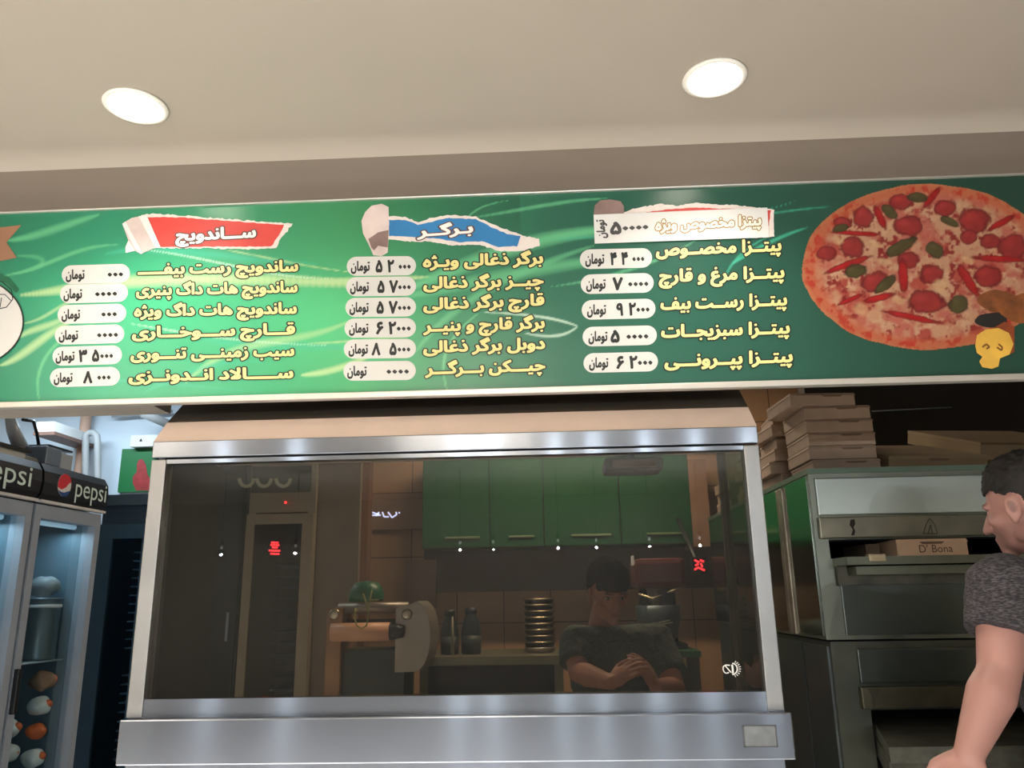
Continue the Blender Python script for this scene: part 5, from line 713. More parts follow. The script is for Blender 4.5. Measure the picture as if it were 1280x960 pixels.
m.build('hood_slope', mat('shaded_hood_steel', (104, 92, 80), .6, .25, var=.08), cab)  # same steel darkened: shade behind the board put into its colour
GLASS = glass_mat('tinted_glass', (.64, .62, .57), .05, film=.007)
bx('glass_front', (-.882, YF+.012, zg0-.004), (.4445, YF+.017, zg1+.004), GLASS, cab)
# engraved plate on the base rail
a, b = bpx(929, 906, 971, 934, YF-.0225, YF-.021)
pt = bx('name_plate', a, (b[0], YF-.0245, b[2]), mat('dull_plate', (136, 138, 138), .4, .95, var=.12, scale=60), cab)
m = MB()
for (u0, w0, u1, w1) in ((0, 0, 1, .06), (0, .94, 1, 1), (0, 0, .04, 1), (.96, 0, 1, 1)):
    m.box((a[0]+(b[0]-a[0])*u0, YF-.0251, a[2]+(b[2]-a[2])*w0), (a[0]+(b[0]-a[0])*u1, YF-.0244, a[2]+(b[2]-a[2])*w1))
m.build('plate_border', mat('dark_steel', (96, 98, 98), .5, .8), pt)
# white sticker mark on the glass
g6 = lambda x, y: P(880+x/16, 810+y/16, y=YF+.0115)
st = MB()
def ribbon(mbx, pts, w):
    for p, q_ in zip(pts, pts[1:]):
        p = Vector(p); q_ = Vector(q_); t = (q_-p).normalized(); nn = Vector((t.z, 0, -t.x))*w
        mbx.add([p+nn, q_+nn, q_-nn, p-nn], [(0, 1, 2, 3)])
ribbon(st, [g6(*p) for p in [(520, 345), (430, 340), (385, 370), (380, 430), (410, 490), (450, 505), (500, 490)]], .0011)
ribbon(st, [g6(*p) for p in [(420, 350), (480, 420), (540, 490)]], .0011)
ribbon(st, [g6(*p) for p in [(560, 330), (575, 420), (575, 510)]], .0020)
ribbon(st, [g6(565+100*math.sin(w), 420-112*math.cos(w)) for w in [math.pi*k/12 for k in range(13)]], .0012)
for k in range(9):
    w = math.radians(22+k*17); ribbon(st, [g6(570+120*math.sin(w), 420-130*math.cos(w)), g6(570+172*math.sin(w), 420-172*math.cos(w))], .0007)
st.build('glass_sticker', PAPER, cab)
# lamp hanging inside at the top of the glass
t = empty('grill_lamp', (0, 2.1, 1.75), 'dark oblong lamp housing hanging at the top behind the dark glass', 'lamp')
a, b = bpx(756, 570, 830, 587, 2.05, 2.17)
bx('lamp_housing', a, b, mat('lamp_housing_metal', (78, 74, 70), .4, .5), t, .012)
bx('lamp_lens', (a[0]+.02, 2.048, a[2]+.006), (b[0]-.02, 2.06, b[2]-.008), mat('lamp_lens_glass', (130, 112, 104), .3), t, .003)
MB().tube([((a[0]+b[0])/2, 2.11, b[2]-.002), ((a[0]+b[0])/2, 2.11, zc+.1)], .008, 8).build('lamp_stem', DARK, t)

# ------------------------------------------------------------------ drink fridges on the left, doors facing right
XF = -2.265
FG = glass_mat('fridge_glass', (.86, .92, .94), .05)
FRBACK = mat('fridge_lining', (96, 120, 134), .5, var=.05); FRDARK = mat('fridge_black', (26, 30, 38), .4, var=.15)
LETP = mat('pale_green_lettering', (190, 206, 196), .5, emit=(190, 206, 196), estr=.12)
pv, pf = latin('pepsi', 1.0); pw = max(v[0] for v in pv)
def fridge(y0, y1, label, globe):
    t = empty('drink_fridge', (XF-.3, (y0+y1)/2, 0), label, 'fridge', 'drink fridges in a row')
    xb = XF-.62; w = y1-y0
    m = MB(); m.box((xb, y0, .02), (XF-.07, y0+.035, 1.86)); m.box((xb, y1-.035, .02), (XF-.07, y1, 1.86)); m.box((xb, y0+.035, .02), (XF-.07, y1-.035, .32)); m.box((xb, y0+.035, 1.82), (XF-.07, y1-.035, 1.86)); m.build('case', SLATE, t)
    bx('side_lining', (xb+.02, y1-.039, .32), (XF-.07, y1-.0355, 1.82), FRBACK, t); bx('side_lining', (xb+.02, y0+.0355, .32), (XF-.07, y0+.039, 1.82), FRBACK, t)
    bx('back_lining', (xb, y0+.035, .32), (xb+.02, y1-.035, 1.82), FRBACK, t)
    # canopy with a bowed front
    prof = [(XF-.62, 1.872), (XF-.0, 1.872), (XF+.018, 1.90), (XF+.024, 1.95), (XF+.018, 2.0), (XF-.004, 2.035), (XF-.05, 2.045), (XF-.62, 2.045)]
    cn = MB().prism([(x, y0+.004, z) for x, z in prof], (0, w-.008, 0)).build('canopy', FRDARK, t)
    bx('canopy_strip', (XF-.01, y0+.008, 1.862), (XF+.022, y1-.008, 1.873), mat('pale_strip', (206, 202, 200), .5), t)
    s = .115; X = lambda z: XF+.026-abs(z-1.95)*.08
    if globe:
        c = (y0+.155, 1.955); r = .052
        arcs = lambda a0, a1: [(c[0]+r*math.cos(math.radians(a)), c[1]+r*math.sin(math.radians(a))) for a in range(a0, a1+1, 6)]
        def pch(nm, pts, mm): MB().prism([(XF+.0255, y, z) for y, z in pts], (.0012, 0, 0)).build(nm, mm, gl_)
        full = [(c[0]+r*math.cos(w_), c[1]+r*math.sin(w_)) for w_ in [2*math.pi*k/40 for k in range(40)]]
        gl_ = MB().prism([(XF+.0235, y, z) for y, z in full], (.0015, 0, 0)).build('globe_logo', PAPER, t)
        pch('globe_red', arcs(22, 200)+[(c[0]-.02, c[1]-.022), (c[0]+.012, c[1]-.008), (c[0]+.03, c[1]+.012)], mat('logo_red', (206, 44, 56), .5))
        pch('globe_blue', arcs(212, 338)+[(c[0]+.028, c[1]-.026), (c[0]+.004, c[1]-.034), (c[0]-.02, c[1]-.034)], mat('logo_blue', (30, 74, 140), .5))
    wl = .27; yl = y0+.235 if globe else y0+.10
    wl = y1-.03-yl if globe else .36
    m = MB(); m.add([(XF+.0272, yl+v[0]/pw*wl, 1.915+v[1]*.128) for v in pv], pf); m.build('canopy_lettering', LETP, t)
    # door
    d = MB(); z0, z1 = .30, 1.855
    d.box((XF-.065, y0+.006, z0), (XF, y0+.05, z1)); d.box((XF-.065, y1-.05, z0), (XF, y1-.006, z1)); d.box((XF-.065, y0+.05, z1-.06), (XF, y1-.05, z1)); d.box((XF-.065, y0+.05, z0), (XF, y1-.05, z0+.07))
    dr = d.build('door', GREYFR, t)
    bx('pane', (XF-.04, y0+.048, z0+.06), (XF-.035, y1-.048, z1-.058), FG, dr)
    bx('handle', (XF, y0+.008, .98), (XF+.022, y0+.03, 1.16), DARK, dr, .004)
    for z in (.56, 1.165):
        m = MB()
        for k in range(12):
            yy = y0+.05+(w-.1)*k/11; m.tube([(xb+.03, yy, z), (XF-.09, yy, z)], .003, 6)
        m.tube([(XF-.09, y0+.045, z), (XF-.09, y1-.045, z)], .004, 6); m.tube([(xb+.03, y0+.045, z), (xb+.03, y1-.045, z)], .004, 6)
        m.build('wire_shelf', mat('shelf_wire', (170, 178, 184), .4, .6), t)
    m = MB(); m.tube([(XF-.1, y0+.06, 1.79), (XF-.1, y1-.06, 1.79)], .012, 8); m.build('fridge_tube', mat('fridge_tube_glow', (220, 240, 255), .5, emit=(200, 235, 255), estr=.35), t)
    l = area_light('fridge_light', (XF-.12, (y0+y1)/2, 1.765), .05, 1.3, (.7, .9, 1), size_y=w-.15); l.parent = t; l.matrix_parent_inverse = PINV(t)
    for yy in (y0+.06, y1-.06):
        for xx in (xb+.06, XF-.12): MB().lathe([(.02, 0), (.02, .03)], (xx, yy, 0), 12).build('foot', DARK, t)
    return t
fridge(3.457, 4.0, 'drink fridge with a red white and blue globe on its dark canopy', True)
fridge(2.905, 3.449, 'leftmost drink fridge, with only pale lettering on its dark canopy', False)
# things on the shelves of the second fridge
def pot(x, y, z, r, h, label):
    t = empty('steel_pot', (x, y, z), label, 'pot')
    MB().lathe([(r*.96, 0), (r, .01), (r, h), (r+.008, h+.004), (r+.008, h+.010), (r-.006, h+.008), (r-.006, .012), (0, .012)], (x, y, z), 36).build('pot_body', mat('pot_steel', (120, 134, 142), .35, .8), t)
    MB().lathe([(r+.002, h-.035), (r+.004, h-.03), (r+.004, h-.024), (r+.002, h-.02)], (x, y, z), 36).build('pot_band', mat('pale_strip', (206, 202, 200), .5), t)
    return t
SH = XF-.26
pot(XF-.165, 3.862, 1.171, .082, .27, 'large grey steel pot on the upper shelf of the fridge with the globe')
def bundle(name, c, r, m, label, cat, group=None, seed=0, spots=None, sq=(1, 1, .8)):
    b = MB(); b.ell(c, (r*sq[0], r*sq[1], r*sq[2]), None, 28, 18)
    b.v = [tuple(Vector(v)+ (Vector(v)-Vector(c)).normalized()*noise.noise(Vector(v)*22+Vector((seed, 0, 0)))*r*.22) for v in b.v]
    o = b.build(name, m, None, (c[0], c[1], c[2]-r*sq[2])); tag(o, label, cat, group)
    if spots:
        s = MB(); s.ell((c[0]+r*.55*sq[0], c[1]+r*.15, c[2]+r*.1), (r*.52, r*.55, r*.45)); s.build('orange_filling', spots, o)
    return o
PLASTIC = mat('milky_plastic', (206, 208, 204), .35, var=.08, scale=30); ORANGE = mat('orange_food', (206, 96, 44), .5, var=.35, scale=40); TAN = mat('tan_wrapped_food', (150, 112, 86), .6, var=.2)
bundle('food_bag', (XF-.165, 3.862, 1.505), .062, mat('grey_plastic_bag', (120, 130, 134), .5, var=.15), 'crumpled grey plastic bag on top of the steel pot in the fridge', 'bag', seed=3)
pile = [(54, 850, .066, TAN, 'tan wrapped bundle with orange end, topmost of the food bags in the fridge'), (50, 881, .058, PLASTIC, 'white food bag just below the tan bundle, orange side showing'), (34, 908, .055, PLASTIC, 'white food bag on the left in the middle of the fridge pile'),
        (56, 910, .05, ORANGE, 'orange food bag on the right in the middle of the fridge pile'), (30, 939, .056, PLASTIC, 'white and orange food bag at the lower left of the fridge pile'), (52, 942, .056, PLASTIC, 'white food bag at the lower right of the fridge pile')]
pile = [((XF-.135 if a_ > 45 else XF-.205, 3.893 if a_ > 45 else 3.80, P(a_, b_, x=XF-.16).z), r*.86, mm, lab) for a_, b_, r, mm, lab in pile]
for i, (c_, r, mm, lab) in enumerate(pile):
    bundle('food_bag', c_, r, mm, lab, 'food bag', 'food bags piled in the fridge', i*5+1, ORANGE if mm is not ORANGE else None)
for i, (y, z, lab) in enumerate([(3.12, 1.66, 'pale blue bag high in the leftmost fridge'), (3.25, 1.35, 'pale blue bag in the middle of the leftmost fridge'), (3.14, .97, 'pale blue bag low in the leftmost fridge')]):
    bundle('food_bag', (SH, y+.03, z), .11, mat('pale_blue_plastic', (128, 180, 196), .4, var=.1), lab, 'food bag', 'blue bags in the leftmost fridge', i*3+11)

# machine parts and boxes standing on the fridges
ft = 2.045
t = empty('shallow_tray', (XF-.35, 3.3, ft), 'long white shallow tray with odds and ends on top of the leftmost fridge', 'tray')
m = MB(); m.box((XF-.52, 2.95, ft), (XF-.12, 3.52, ft+.012)); m.box((XF-.14, 2.95, ft+.012), (XF-.12, 3.52, ft+.055)); m.box((XF-.52, 2.95, ft+.012), (XF-.50, 3.52, ft+.055)); m.box((XF-.5, 3.5, ft+.012), (XF-.14, 3.52, ft+.055)); m.build('tray_body', WHITE, t)
bx('tray_rim', (XF-.118, 2.94, ft+.05), (XF-.10, 3.53, ft+.062), DARK, t)
m = MB(); random.seed(3)
for k in range(5):
    y = 3.0+.13*k; m.tube([(XF-.3+.1*math.sin(w*2+k), y+.1*math.cos(w), ft+.062+.02*abs(math.sin(w*1.5+k))) for w in [.4*i for i in range(16)]], .006, 6)
o = m.build('tangled_cord', mat('pink_cord', (196, 150, 150), .5)); tag(o, 'tangled pale pink cord lying across the white tray on the leftmost fridge', 'cord')
# slicing machine (grey block, arm, blade guard)
SY = 3.86
t = empty('slicing_machine', (XF-.25, SY, ft), 'grey slicing machine standing on top of the fridge with the globe', 'slicer')
GM = mat('grey_machine', (126, 142, 160), .45, .2); GL_ = mat('light_machine', (186, 192, 196), .4, .3); OL = mat('olive_guard', (112, 106, 84), .5, .2)
bx('base', (XF-.46, SY-.17, ft), (XF-.14, SY+.12, ft+.03), mat('dark_machine', (70, 72, 76), .5, .3), t, .006)
bx('motor_block', (XF-.42, SY-.13, ft+.03), (XF-.16, SY+.0, ft+.125), GM, t, .010)
bx('control_box', (XF-.38, SY+.005, ft+.03), (XF-.17, SY+.11, ft+.115), GL_, t, .006)
bx('feed_table', (XF-.42, SY-.10, ft+.126), (XF-.17, SY+.10, ft+.136), DARK, t)
bx('rear_cover', (XF-.32, SY-.30, ft), (XF-.16, SY-.172, ft+.055), OL, t, .02)
MB().tube([(XF-.3, SY-.12, ft+.12), (XF-.3, SY-.19, ft+.19), (XF-.3, SY-.23, ft+.25)], [.036, .03, .022], 14).build('slicer_arm', GL_, t)
m = MB(); m.tube([(XF-.24, SY-.22, ft+.235), (XF-.24, SY-.14, ft+.245), (XF-.24, SY-.10, ft+.19), (XF-.24, SY-.07, ft+.13)], .008, 8); m.build('machine_cable', DARK, t)
# white bent pipe behind
o = MB().tube([P(x, y, y=5.22) for x, y in [(107, 1100), (107, 552), (108, 545), (112, 541), (117, 541), (121, 545), (122, 552), (122, 1100)]], .022, 14).build('bent_pipe', mat('grey_pipe', (170, 174, 176), .5))
tag(o, 'thick grey pipe bent like an arch behind the slicing machine on the left', 'pipe')
o = MB().tube([P(102, 570, y=5.3)-Vector((0, 0, 2)), P(102, 570, y=5.3)+Vector((0, 0, .6))], .035, 14).build('wall_pipe', PINK); tag(o, 'upright peach wall pipe on the bluish white wall at the far left', 'pipe')
a, b = bpx(45, 527, 68, 540, 4.9, 5.36)
t = empty('wall_lamp', ((a[0]+b[0])/2, 5.3, a[2]), 'white box lamp with a brown underside high on the wall above the drink fridges', 'wall lamp')
bx('lamp_box', a, b, WHITE, t, .005); bx('brown_base', (a[0]-.01, a[1]-.005, a[2]-.02), (b[0]+.01, b[1], a[2]+.002), mat('brown_lamp_base', (120, 90, 80), .5), t)
# white cable conduits along the back wall near the ceiling
o = MB().tube([P(140, 520, y=5.3), P(215, 514, y=5.3)], .012, 8).build('cable_conduit', mat('grey_pipe', (170, 174, 176), .5)); tag(o, 'thin dark cable conduit along the kitchen wall just under the menu board at left', 'conduit')
o = MB().tube([P(178, 516, y=5.1), P(228, 538, y=5.36)], .03, 10).build('sloping_pipe', mat('grey_pipe', (170, 174, 176), .5)); tag(o, 'sloping grey pipe high on the kitchen wall beside the cabinet hood', 'pipe')

# dark locker added to darken the gap between the slate fridge and the kitchen fridge
a, b = bpx(219, 566, 297, 985, 4.75, 5.2)
t = empty('added_dark_locker', ((a[0]+b[0])/2, 5.0, 0), 'tall dark locker added to darken the gap between the slate and grey fridges', 'locker')
LK = mat('dark_locker_paint', (40, 44, 38), .5, var=.15)
bx('locker_body', (a[0], 4.77, 0), (b[0], 5.2, b[2]), LK, t, .004)
ld = bx('locker_door', (a[0]+.01, 4.75, .06), (b[0]-.01, 4.769, b[2]-.02), mat('dark_locker_door', (46, 48, 42), .45, var=.15), t, .003)
bx('locker_handle', (b[0]-.06, 4.735, 1.2), (b[0]-.045, 4.75, 1.36), GREYFR, ld, .002)

# second tall fridge, facing the viewer, and the green panel above it
a, b = bpx(108, 618, 186, 980, 4.5, 5.1)
t = empty('dark_fridge', ((a[0]+b[0])/2, 4.8, 0), 'dark slate upright fridge with slatted shelves between the drink fridges and the grill cabinet', 'fridge')
m = MB(); m.box((a[0], 4.53, .05), (a[0]+.05, 5.1, b[2])); m.box((b[0]-.05, 4.53, .05), (b[0], 5.1, b[2])); m.box((a[0]+.05, 4.53, b[2]-.17), (b[0]-.05, 5.1, b[2])); m.box((a[0]+.05, 4.53, .05), (b[0]-.05, 5.1, .3)); m.box((a[0]+.05, 5.05, .3), (b[0]-.05, 5.1, b[2]-.17)); m.build('case', SLATE, t)
bx('top_band', (a[0]-.005, 4.51, b[2]-.06), (b[0]+.005, 4.53, b[2]), mat('slate_band', (78, 96, 110), .45), t)
d = MB(); d.box((a[0]+.01, 4.5, .3), (a[0]+.09, 4.53, b[2]-.17)); d.box((b[0]-.09, 4.5, .3), (b[0]-.01, 4.53, b[2]-.17)); d.box((a[0]+.09, 4.5, b[2]-.25), (b[0]-.09, 4.53, b[2]-.17)); d.box((a[0]+.09, 4.5, .3), (b[0]-.09, 4.53, .4))
dr = d.build('door', mat('slate_door', (66, 92, 108), .4, .3), t)
bx('pane', (a[0]+.09, 4.512, .4), (b[0]-.09, 4.516, b[2]-.25), glass_mat('dark_fridge_glass', (.74, .82, .86), .04), dr)
for k in range(26):
    z = .5+k*.048
    if 12 <= k <= 13: continue
    bx('slat_shelf', (a[0]+.16, 4.62, z), (b[0]-.05, 5.0, z+.008), mat('shelf_metal', (150, 176, 190), .35, .7), t)
a, b = bpx(150, 560, 260, 614, 5.33, 5.36)
t = empty('green_picture', ((a[0]+b[0])/2, 5.34, a[2]), 'green picture panel with a red pepper print above the dark slate fridge', 'panel')
bx('panel_board', a, b, mat('green_panel_paint', (10, 104, 52), .45), t)
CH = mat('red_pepper_print', (150, 40, 42), .5, var=.25, scale=30)
pp = [P(x, y, y=5.328) for x, y in [(173, 575), (178, 574), (182, 580), (184, 592), (188, 600), (186, 613), (170, 613), (166, 604), (166, 596), (171, 590), (171, 582)]]
MB().prism(pp, (0, .002, 0)).build('pepper_picture', CH, t)
bx('panel_top_box', (a[0]+.08, 5.28, b[2]+.005), (b[0], 5.36, b[2]+.085), WHITE, t)
q3 = P(176, 550, y=5.278)
MB().prism([q3+Vector((-.012, 0, -.01)), q3+Vector((.012, 0, -.01)), q3+Vector((0, 0, .012))], (0, .002, 0)).build('warning_mark', INK, t)

# ------------------------------------------------------------------ double deck oven on the right
OX0, OX1, OY0, OY1 = .774, 1.96, 2.40, 3.95
OZ = 1.772; SEAM = 1.287
def opt(px, py, y=OY0): return P(px, py, y=y)
oven = empty('deck_oven', ((OX0+OX1)/2, (OY0+OY1)/2, 0), 'tall greenish steel double deck pizza oven with open hatches at the right', 'oven')
z = lambda py: P(1110, py, y=OY0).z
xo = lambda px: P(px, 690, y=OY0).x
# upper deck
bx('top_plate', (OX0-.004, OY0-.004, z(590)), (OX1, OY1, OZ), mat('green_grey_metal', (104, 120, 104), .45, .5, var=.1), oven)
m = MB()
zo1, zo0 = z(673), z(697)
m.box((OX0, OY0+.004, SEAM), (OX1, OY1, zo0)); m.box((OX0, OY0+.004, zo1), (OX1, OY1, z(590)))
m.box((OX0, OY0+.004, zo0), (xo(1038), OY1, zo1)); m.box((1.9, OY0+.004, zo0), (OX1, OY1, zo1)); m.box((xo(1038), OY0+.9, zo0), (1.9, OY1, zo1))
m.build('upper_body', OVENST, oven)
bx('oven_chamber', (xo(1038)+.001, OY0+.895, zo0+.001), (1.899, OY0+.899, zo1-.001), BLACK, oven)
bx('chamber_roof', (xo(1038)+.001, OY0+.02, zo1-.004), (1.899, OY0+.895, zo1-.001), BLACK, oven)
# polished side plates with the strip between them
ym = P(986, 700, x=OX0).y
bx('side_plate', (OX0-.004, OY0+.02, SEAM+.01), (OX0, ym-.04, z(592)), OVENSIDE, oven)
bx('side_plate', (OX0-.004, ym+.06, SEAM+.01), (OX0, OY1-.02, z(592)), OVENSIDE, oven)
bx('side_strip', (OX0-.012, ym-.035, SEAM+.005), (OX0, ym+.0, z(594)), mat('worn_strip_metal', (150, 138, 120), .4, .8, var=.25, scale=12), oven, .003)
bx('side_strip', (OX0-.010, ym+.012, SEAM+.005), (OX0, ym+.045, z(594)), mat('worn_strip_metal', (150, 138, 120), .4, .8, var=.25, scale=12), oven, .003)
# front panels of the upper deck
bx('upper_panel', (xo(1028), OY0-.006, z(642.5)), (OX1-.05, OY0+.004, z(596)), mat('clean_oven_steel', (176, 184, 176), .38, .85, var=.1, scale=3, aniso=.5), oven, .003)
hood_ = bx('hatch_rail', (xo(1026), OY0-.016, z(672)), (OX1-.03, OY0+.004, z(645)), mat('greasy_oven_steel', (128, 124, 108), .42, .8, var=.22, scale=9), oven, .004)
m = MB()
bp = [(1063, 650), (1068, 649), (1069, 655), (1067, 659), (1069, 664), (1068, 669), (1064, 669), (1066, 662), (1062, 656)]
m.prism([P(x, y, y=OY0-.0165) for x, y in bp], (0, -.0006, 0)); m.build('burn_mark', mat('burn_black', (28, 20, 16), .8), hood_)
m = MB()
for seg_ in [[(1154, 667), (1158, 655), (1162, 648), (1168, 655), (1172, 667), (1154, 667)], [(1160, 667), (1163, 656), (1166, 667)]]:
    ribbon(m, [P(x, y, y=OY0-.017) for x, y in seg_], .0012)
m.build('flame_emblem', mat('emblem_grey', (66, 64, 52), .5, .6), hood_)
# open upper hatch, seen edge on
hz = z(697)
m = MB(); m.box((xo(1040), OY0-.11, hz-.022), (1.9, OY0+.5, hz)); m.box((xo(1040)+.03, OY0-.09, hz-.048), (1.9, OY0+.02, hz-.026))
hat = m.build('upper_hatch', mat('hatch_steel', (112, 114, 100), .4, .8, var=.25, scale=10), oven)
bx('hatch_gap', (xo(1041), OY0-.02, hz-.075), (1.9, OY0+.003, hz-.022), SOOT, oven)
bx('hatch_latch', (xo(1066), OY0-.116, hz-.014), (xo(1086), OY0-.09, hz+.006), mat('pale_latch', (176, 160, 130), .4, .7), hat, .002)
bx('lower_front_panel', (xo(1045), OY0-.005, SEAM+.012), (OX1-.05, OY0+.004, z(722)), mat('dull_oven_panel', (96, 102, 96), .34, .85, var=.14, scale=3), oven, .003)
# lower deck
m = MB(); lx = xo(1040); zl1, zl0 = z(888), .62
m.box((OX0+.012, OY0+.012, zl1), (OX1, OY1, SEAM-.006)); m.box((OX0+.012, OY0+.012, .30), (xo(1066), OY1, zl1)); m.box((1.9, OY0+.012, .30), (OX1, OY1, zl1)); m.box((xo(1066), OY0+.9, .3), (1.9, OY1, zl1)); m.box((xo(1066), OY0+.012, .3), (1.9, OY0+.9, zl0))
m.build('lower_body', mat('dark_oven_steel', (96, 98, 88), .42, .85, var=.2, scale=5), oven)
bx('lower_chamber', (xo(1066)+.001, OY0+.895, zl0), (1.899, OY0+.899, zl1-.001), BLACK, oven)
bx('lower_side_plate', (OX0+.006, OY0+.03, .32), (OX0+.012, ym-.04, SEAM-.02), mat('lower_side_steel', (112, 118, 118), .35, .9, var=.12, scale=3), oven)
bx('lower_side_plate', (OX0+.006, ym-.02, .32), (OX0+.012, OY1-.02, SEAM-.02), mat('lower_side_steel', (112, 118, 118), .35, .9, var=.12, scale=3), oven)
bx('lower_panel', (xo(1057), OY0+.002, z(854)), (OX1-.05, OY0+.012, z(811)), mat('dull_oven_panel', (96, 102, 96), .34, .85, var=.14, scale=3), oven, .003)
rl = bx('lower_rail', (xo(1054), OY0-.010, z(886)), (OX1-.03, OY0+.012, z(858)), mat('greasy_dark_steel', (92, 88, 72), .48, .7, var=.3, scale=9), oven, .004)
m = MB(); m.prism([P(x, y, y=OY0-.0106) for x, y in [(1084, 861), (1100, 860), (1097, 868), (1094, 876), (1094, 885), (1091, 885), (1090, 875), (1088, 867)]], (0, -.0006, 0)); m.build('grease_drip', mat('grease_brown', (58, 52, 40), .6), rl)
# open lower hatch sticking out, its corner cut off
zh = P(1068, 906, y=OY0).z
fr_ = P(1111, 934, z=zh); y3 = fr_.y
q = [(xo(1068), OY0+.55, zh), (xo(1068), OY0-.0, zh), (fr_.x, y3, zh), (1.86, y3, zh), (1.9, OY0, zh), (1.9, OY0+.55, zh)]
m = MB().prism(q, (0, 0, -.035)); hatch2 = m.build('lower_hatch', mat('sooty_hatch', (92, 92, 82), .4, .6, var=.45, scale=16, bump=.15, bscale=50), oven)
m = MB().prism([(x, y+.012, zz-.035) for x, y, zz in q], (0, 0, -.05)); m.build('hatch_underside', SOOT, hatch2)
for xx in (OX0+.06, OX1-.06):
    for yy in (OY0+.08, OY1-.08): bx('leg', (xx-.025, yy-.025, 0), (xx+.025, yy+.025, .3), SOOT, oven)

# pizza box standing in the upper hatch
def carton(name, c, w, d, h, label, group, m, rz=0.0, tilt=0.0, lettering=False, cat='pizza box', sh=0.0):
    """closed flat carton: body with lid lip, tuck tab at the front"""
    t = empty(name, c, label, cat, group)
    b = MB(); b.box((-w/2, -d/2, 0), (w/2, d/2, h*.86), .003)
    lo = b.build('carton_body', m)
    l = MB(); l.prism([(-w/2-.002, -d/2-.002, h*.80), (w/2+.002, -d/2-.002, h*.80), (w/2-.001, -d/2+.003, h), (-w/2+.001, -d/2+.003, h)], (0, d+.0, 0))
    li = l.build('lid', m)
    tb = MB(); tb.prism([(-.035+sh, -d/2-.003, h*.84), (.035+sh, -d/2-.003, h*.84), (.026+sh, -d/2-.003, h*.70), (-.026+sh, -d/2-.003, h*.70)], (0, .002, 0)); ta = tb.build('tuck_tab', mat('dark_card_edge', (120, 92, 70), .9))  # tuck tab in a darker card tone
    for o in (lo, li): o.parent = t
    ta.parent = li
    if lettering:
        lv, lf = latin("D' Bona", 1.0); lw = max(v[0] for v in lv)
        q = MB(); q.add([(-w*.2+v[0]/lw*w*.48, -d/2-.0012, h*.22+v[1]*h*.62) for v in lv], lf); o = q.build('box_lettering', mat('brown_ink', (84, 58, 40), .8)); o.parent = lo
    t.rotation_euler = (tilt, 0, rz)
    return t
a = P(1122, 691, y=2.385); b = P(1211, 691, y=2.385)
carton('pizza_box', ((a.x+b.x)/2, 2.385+.14, hz+.001), b.x-a.x, .28, .049, 'flat cardboard pizza box with dark lettering standing in the open upper oven hatch', None, CARD2, lettering=True)
tag(bx('wood_block', (a.x-.075, 2.42, hz+.0005), (a.x-.035, 2.6, hz+.040), mat('grey_brown_wood', (84, 70, 54), .8, var=.2)), 'short grey brown block beside the box in the upper oven hatch', 'block')

# stacks of folded cartons on top of the oven
BW, BH = .205, .0425
rows = [(1056, 0, 'lowest'), (1053, 0, 'second from the bottom'), (1054, 0, 'third from the bottom'), (1053, 0, 'fourth from the bottom'), (1052, 0, 'second from the top'), (1033, .06, 'topmost')]
for k, (pxc, rz, w_) in enumerate(rows):
    x = P(pxc, 560, y=2.5).x
    carton('pizza_box', (x, 2.5+.115, OZ+.001+k*BH), BW, .23, BH-.001, f'small brown carton, {w_} in the front stack on the oven top', 'cartons in the front stack on the oven', CARD, rz=rz, sh=.03)
for k, w_ in enumerate(['lowest', 'second from the bottom', 'third from the bottom', 'fourth from the bottom', 'fifth from the bottom', 'topmost']):
    carton('pizza_box', (.885+(.012, -.01, .0, .015, -.008, .02)[k], 2.90+.01*(k % 2), OZ+.001+k*BH*1.02), .19, .22, BH-.001, f'small brown carton, {w_} in the middle stack on the oven top', 'cartons in the middle stack on the oven', CARD, rz=(.05, -.04, .02, .0, .06, -.08)[k])
for k, w_ in enumerate(['lowest', 'second from the bottom', 'third from the bottom', 'fourth from the bottom', 'topmost']):
    carton('pizza_box', (.885+(.0, .015, -.01, .01, .0)[k], 3.26+.008*(k % 2), OZ+.001+k*BH*1.02), .19, .23, BH-.001, f'small brown carton, {w_} in the third stack back on the oven top', 'cartons in the third stack on the oven', CARD, rz=(.0, .05, -.05, .03, -.02)[k])
for k, w_ in enumerate(['lowest', 'middle', 'topmost']):
    carton('pizza_box', (.89, 3.66+.01*k, OZ+.001+k*BH*1.02), .20, .25, BH-.001, f'small brown carton, {w_} in the rearmost stack on the oven top', 'cartons in the rearmost stack on the oven', CARD, rz=(.04, -.03, .05)[k])
# larger cartons, tilted, to the right of the stacks
a = P(1143, 580, y=2.55); b = P(1214, 580, y=2.55)
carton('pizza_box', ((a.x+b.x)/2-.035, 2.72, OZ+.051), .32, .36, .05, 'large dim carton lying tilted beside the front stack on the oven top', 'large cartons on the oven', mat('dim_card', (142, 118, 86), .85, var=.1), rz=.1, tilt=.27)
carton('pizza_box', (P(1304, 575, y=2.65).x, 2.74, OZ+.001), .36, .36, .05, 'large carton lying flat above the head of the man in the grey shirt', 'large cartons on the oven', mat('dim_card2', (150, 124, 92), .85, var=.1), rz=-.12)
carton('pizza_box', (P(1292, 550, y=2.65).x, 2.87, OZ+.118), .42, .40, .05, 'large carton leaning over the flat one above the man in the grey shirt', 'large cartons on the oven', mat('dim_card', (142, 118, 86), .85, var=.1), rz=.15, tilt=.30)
o = MB().tube([P(1090, 514, y=4.097), P(1190, 509, y=4.097)], .003, 6).build('thin_wire', mat('shelf_wire', (170, 178, 184), .4, .6)); tag(o, 'thin wire strung across the dark wall behind the carton stacks', 'wire')

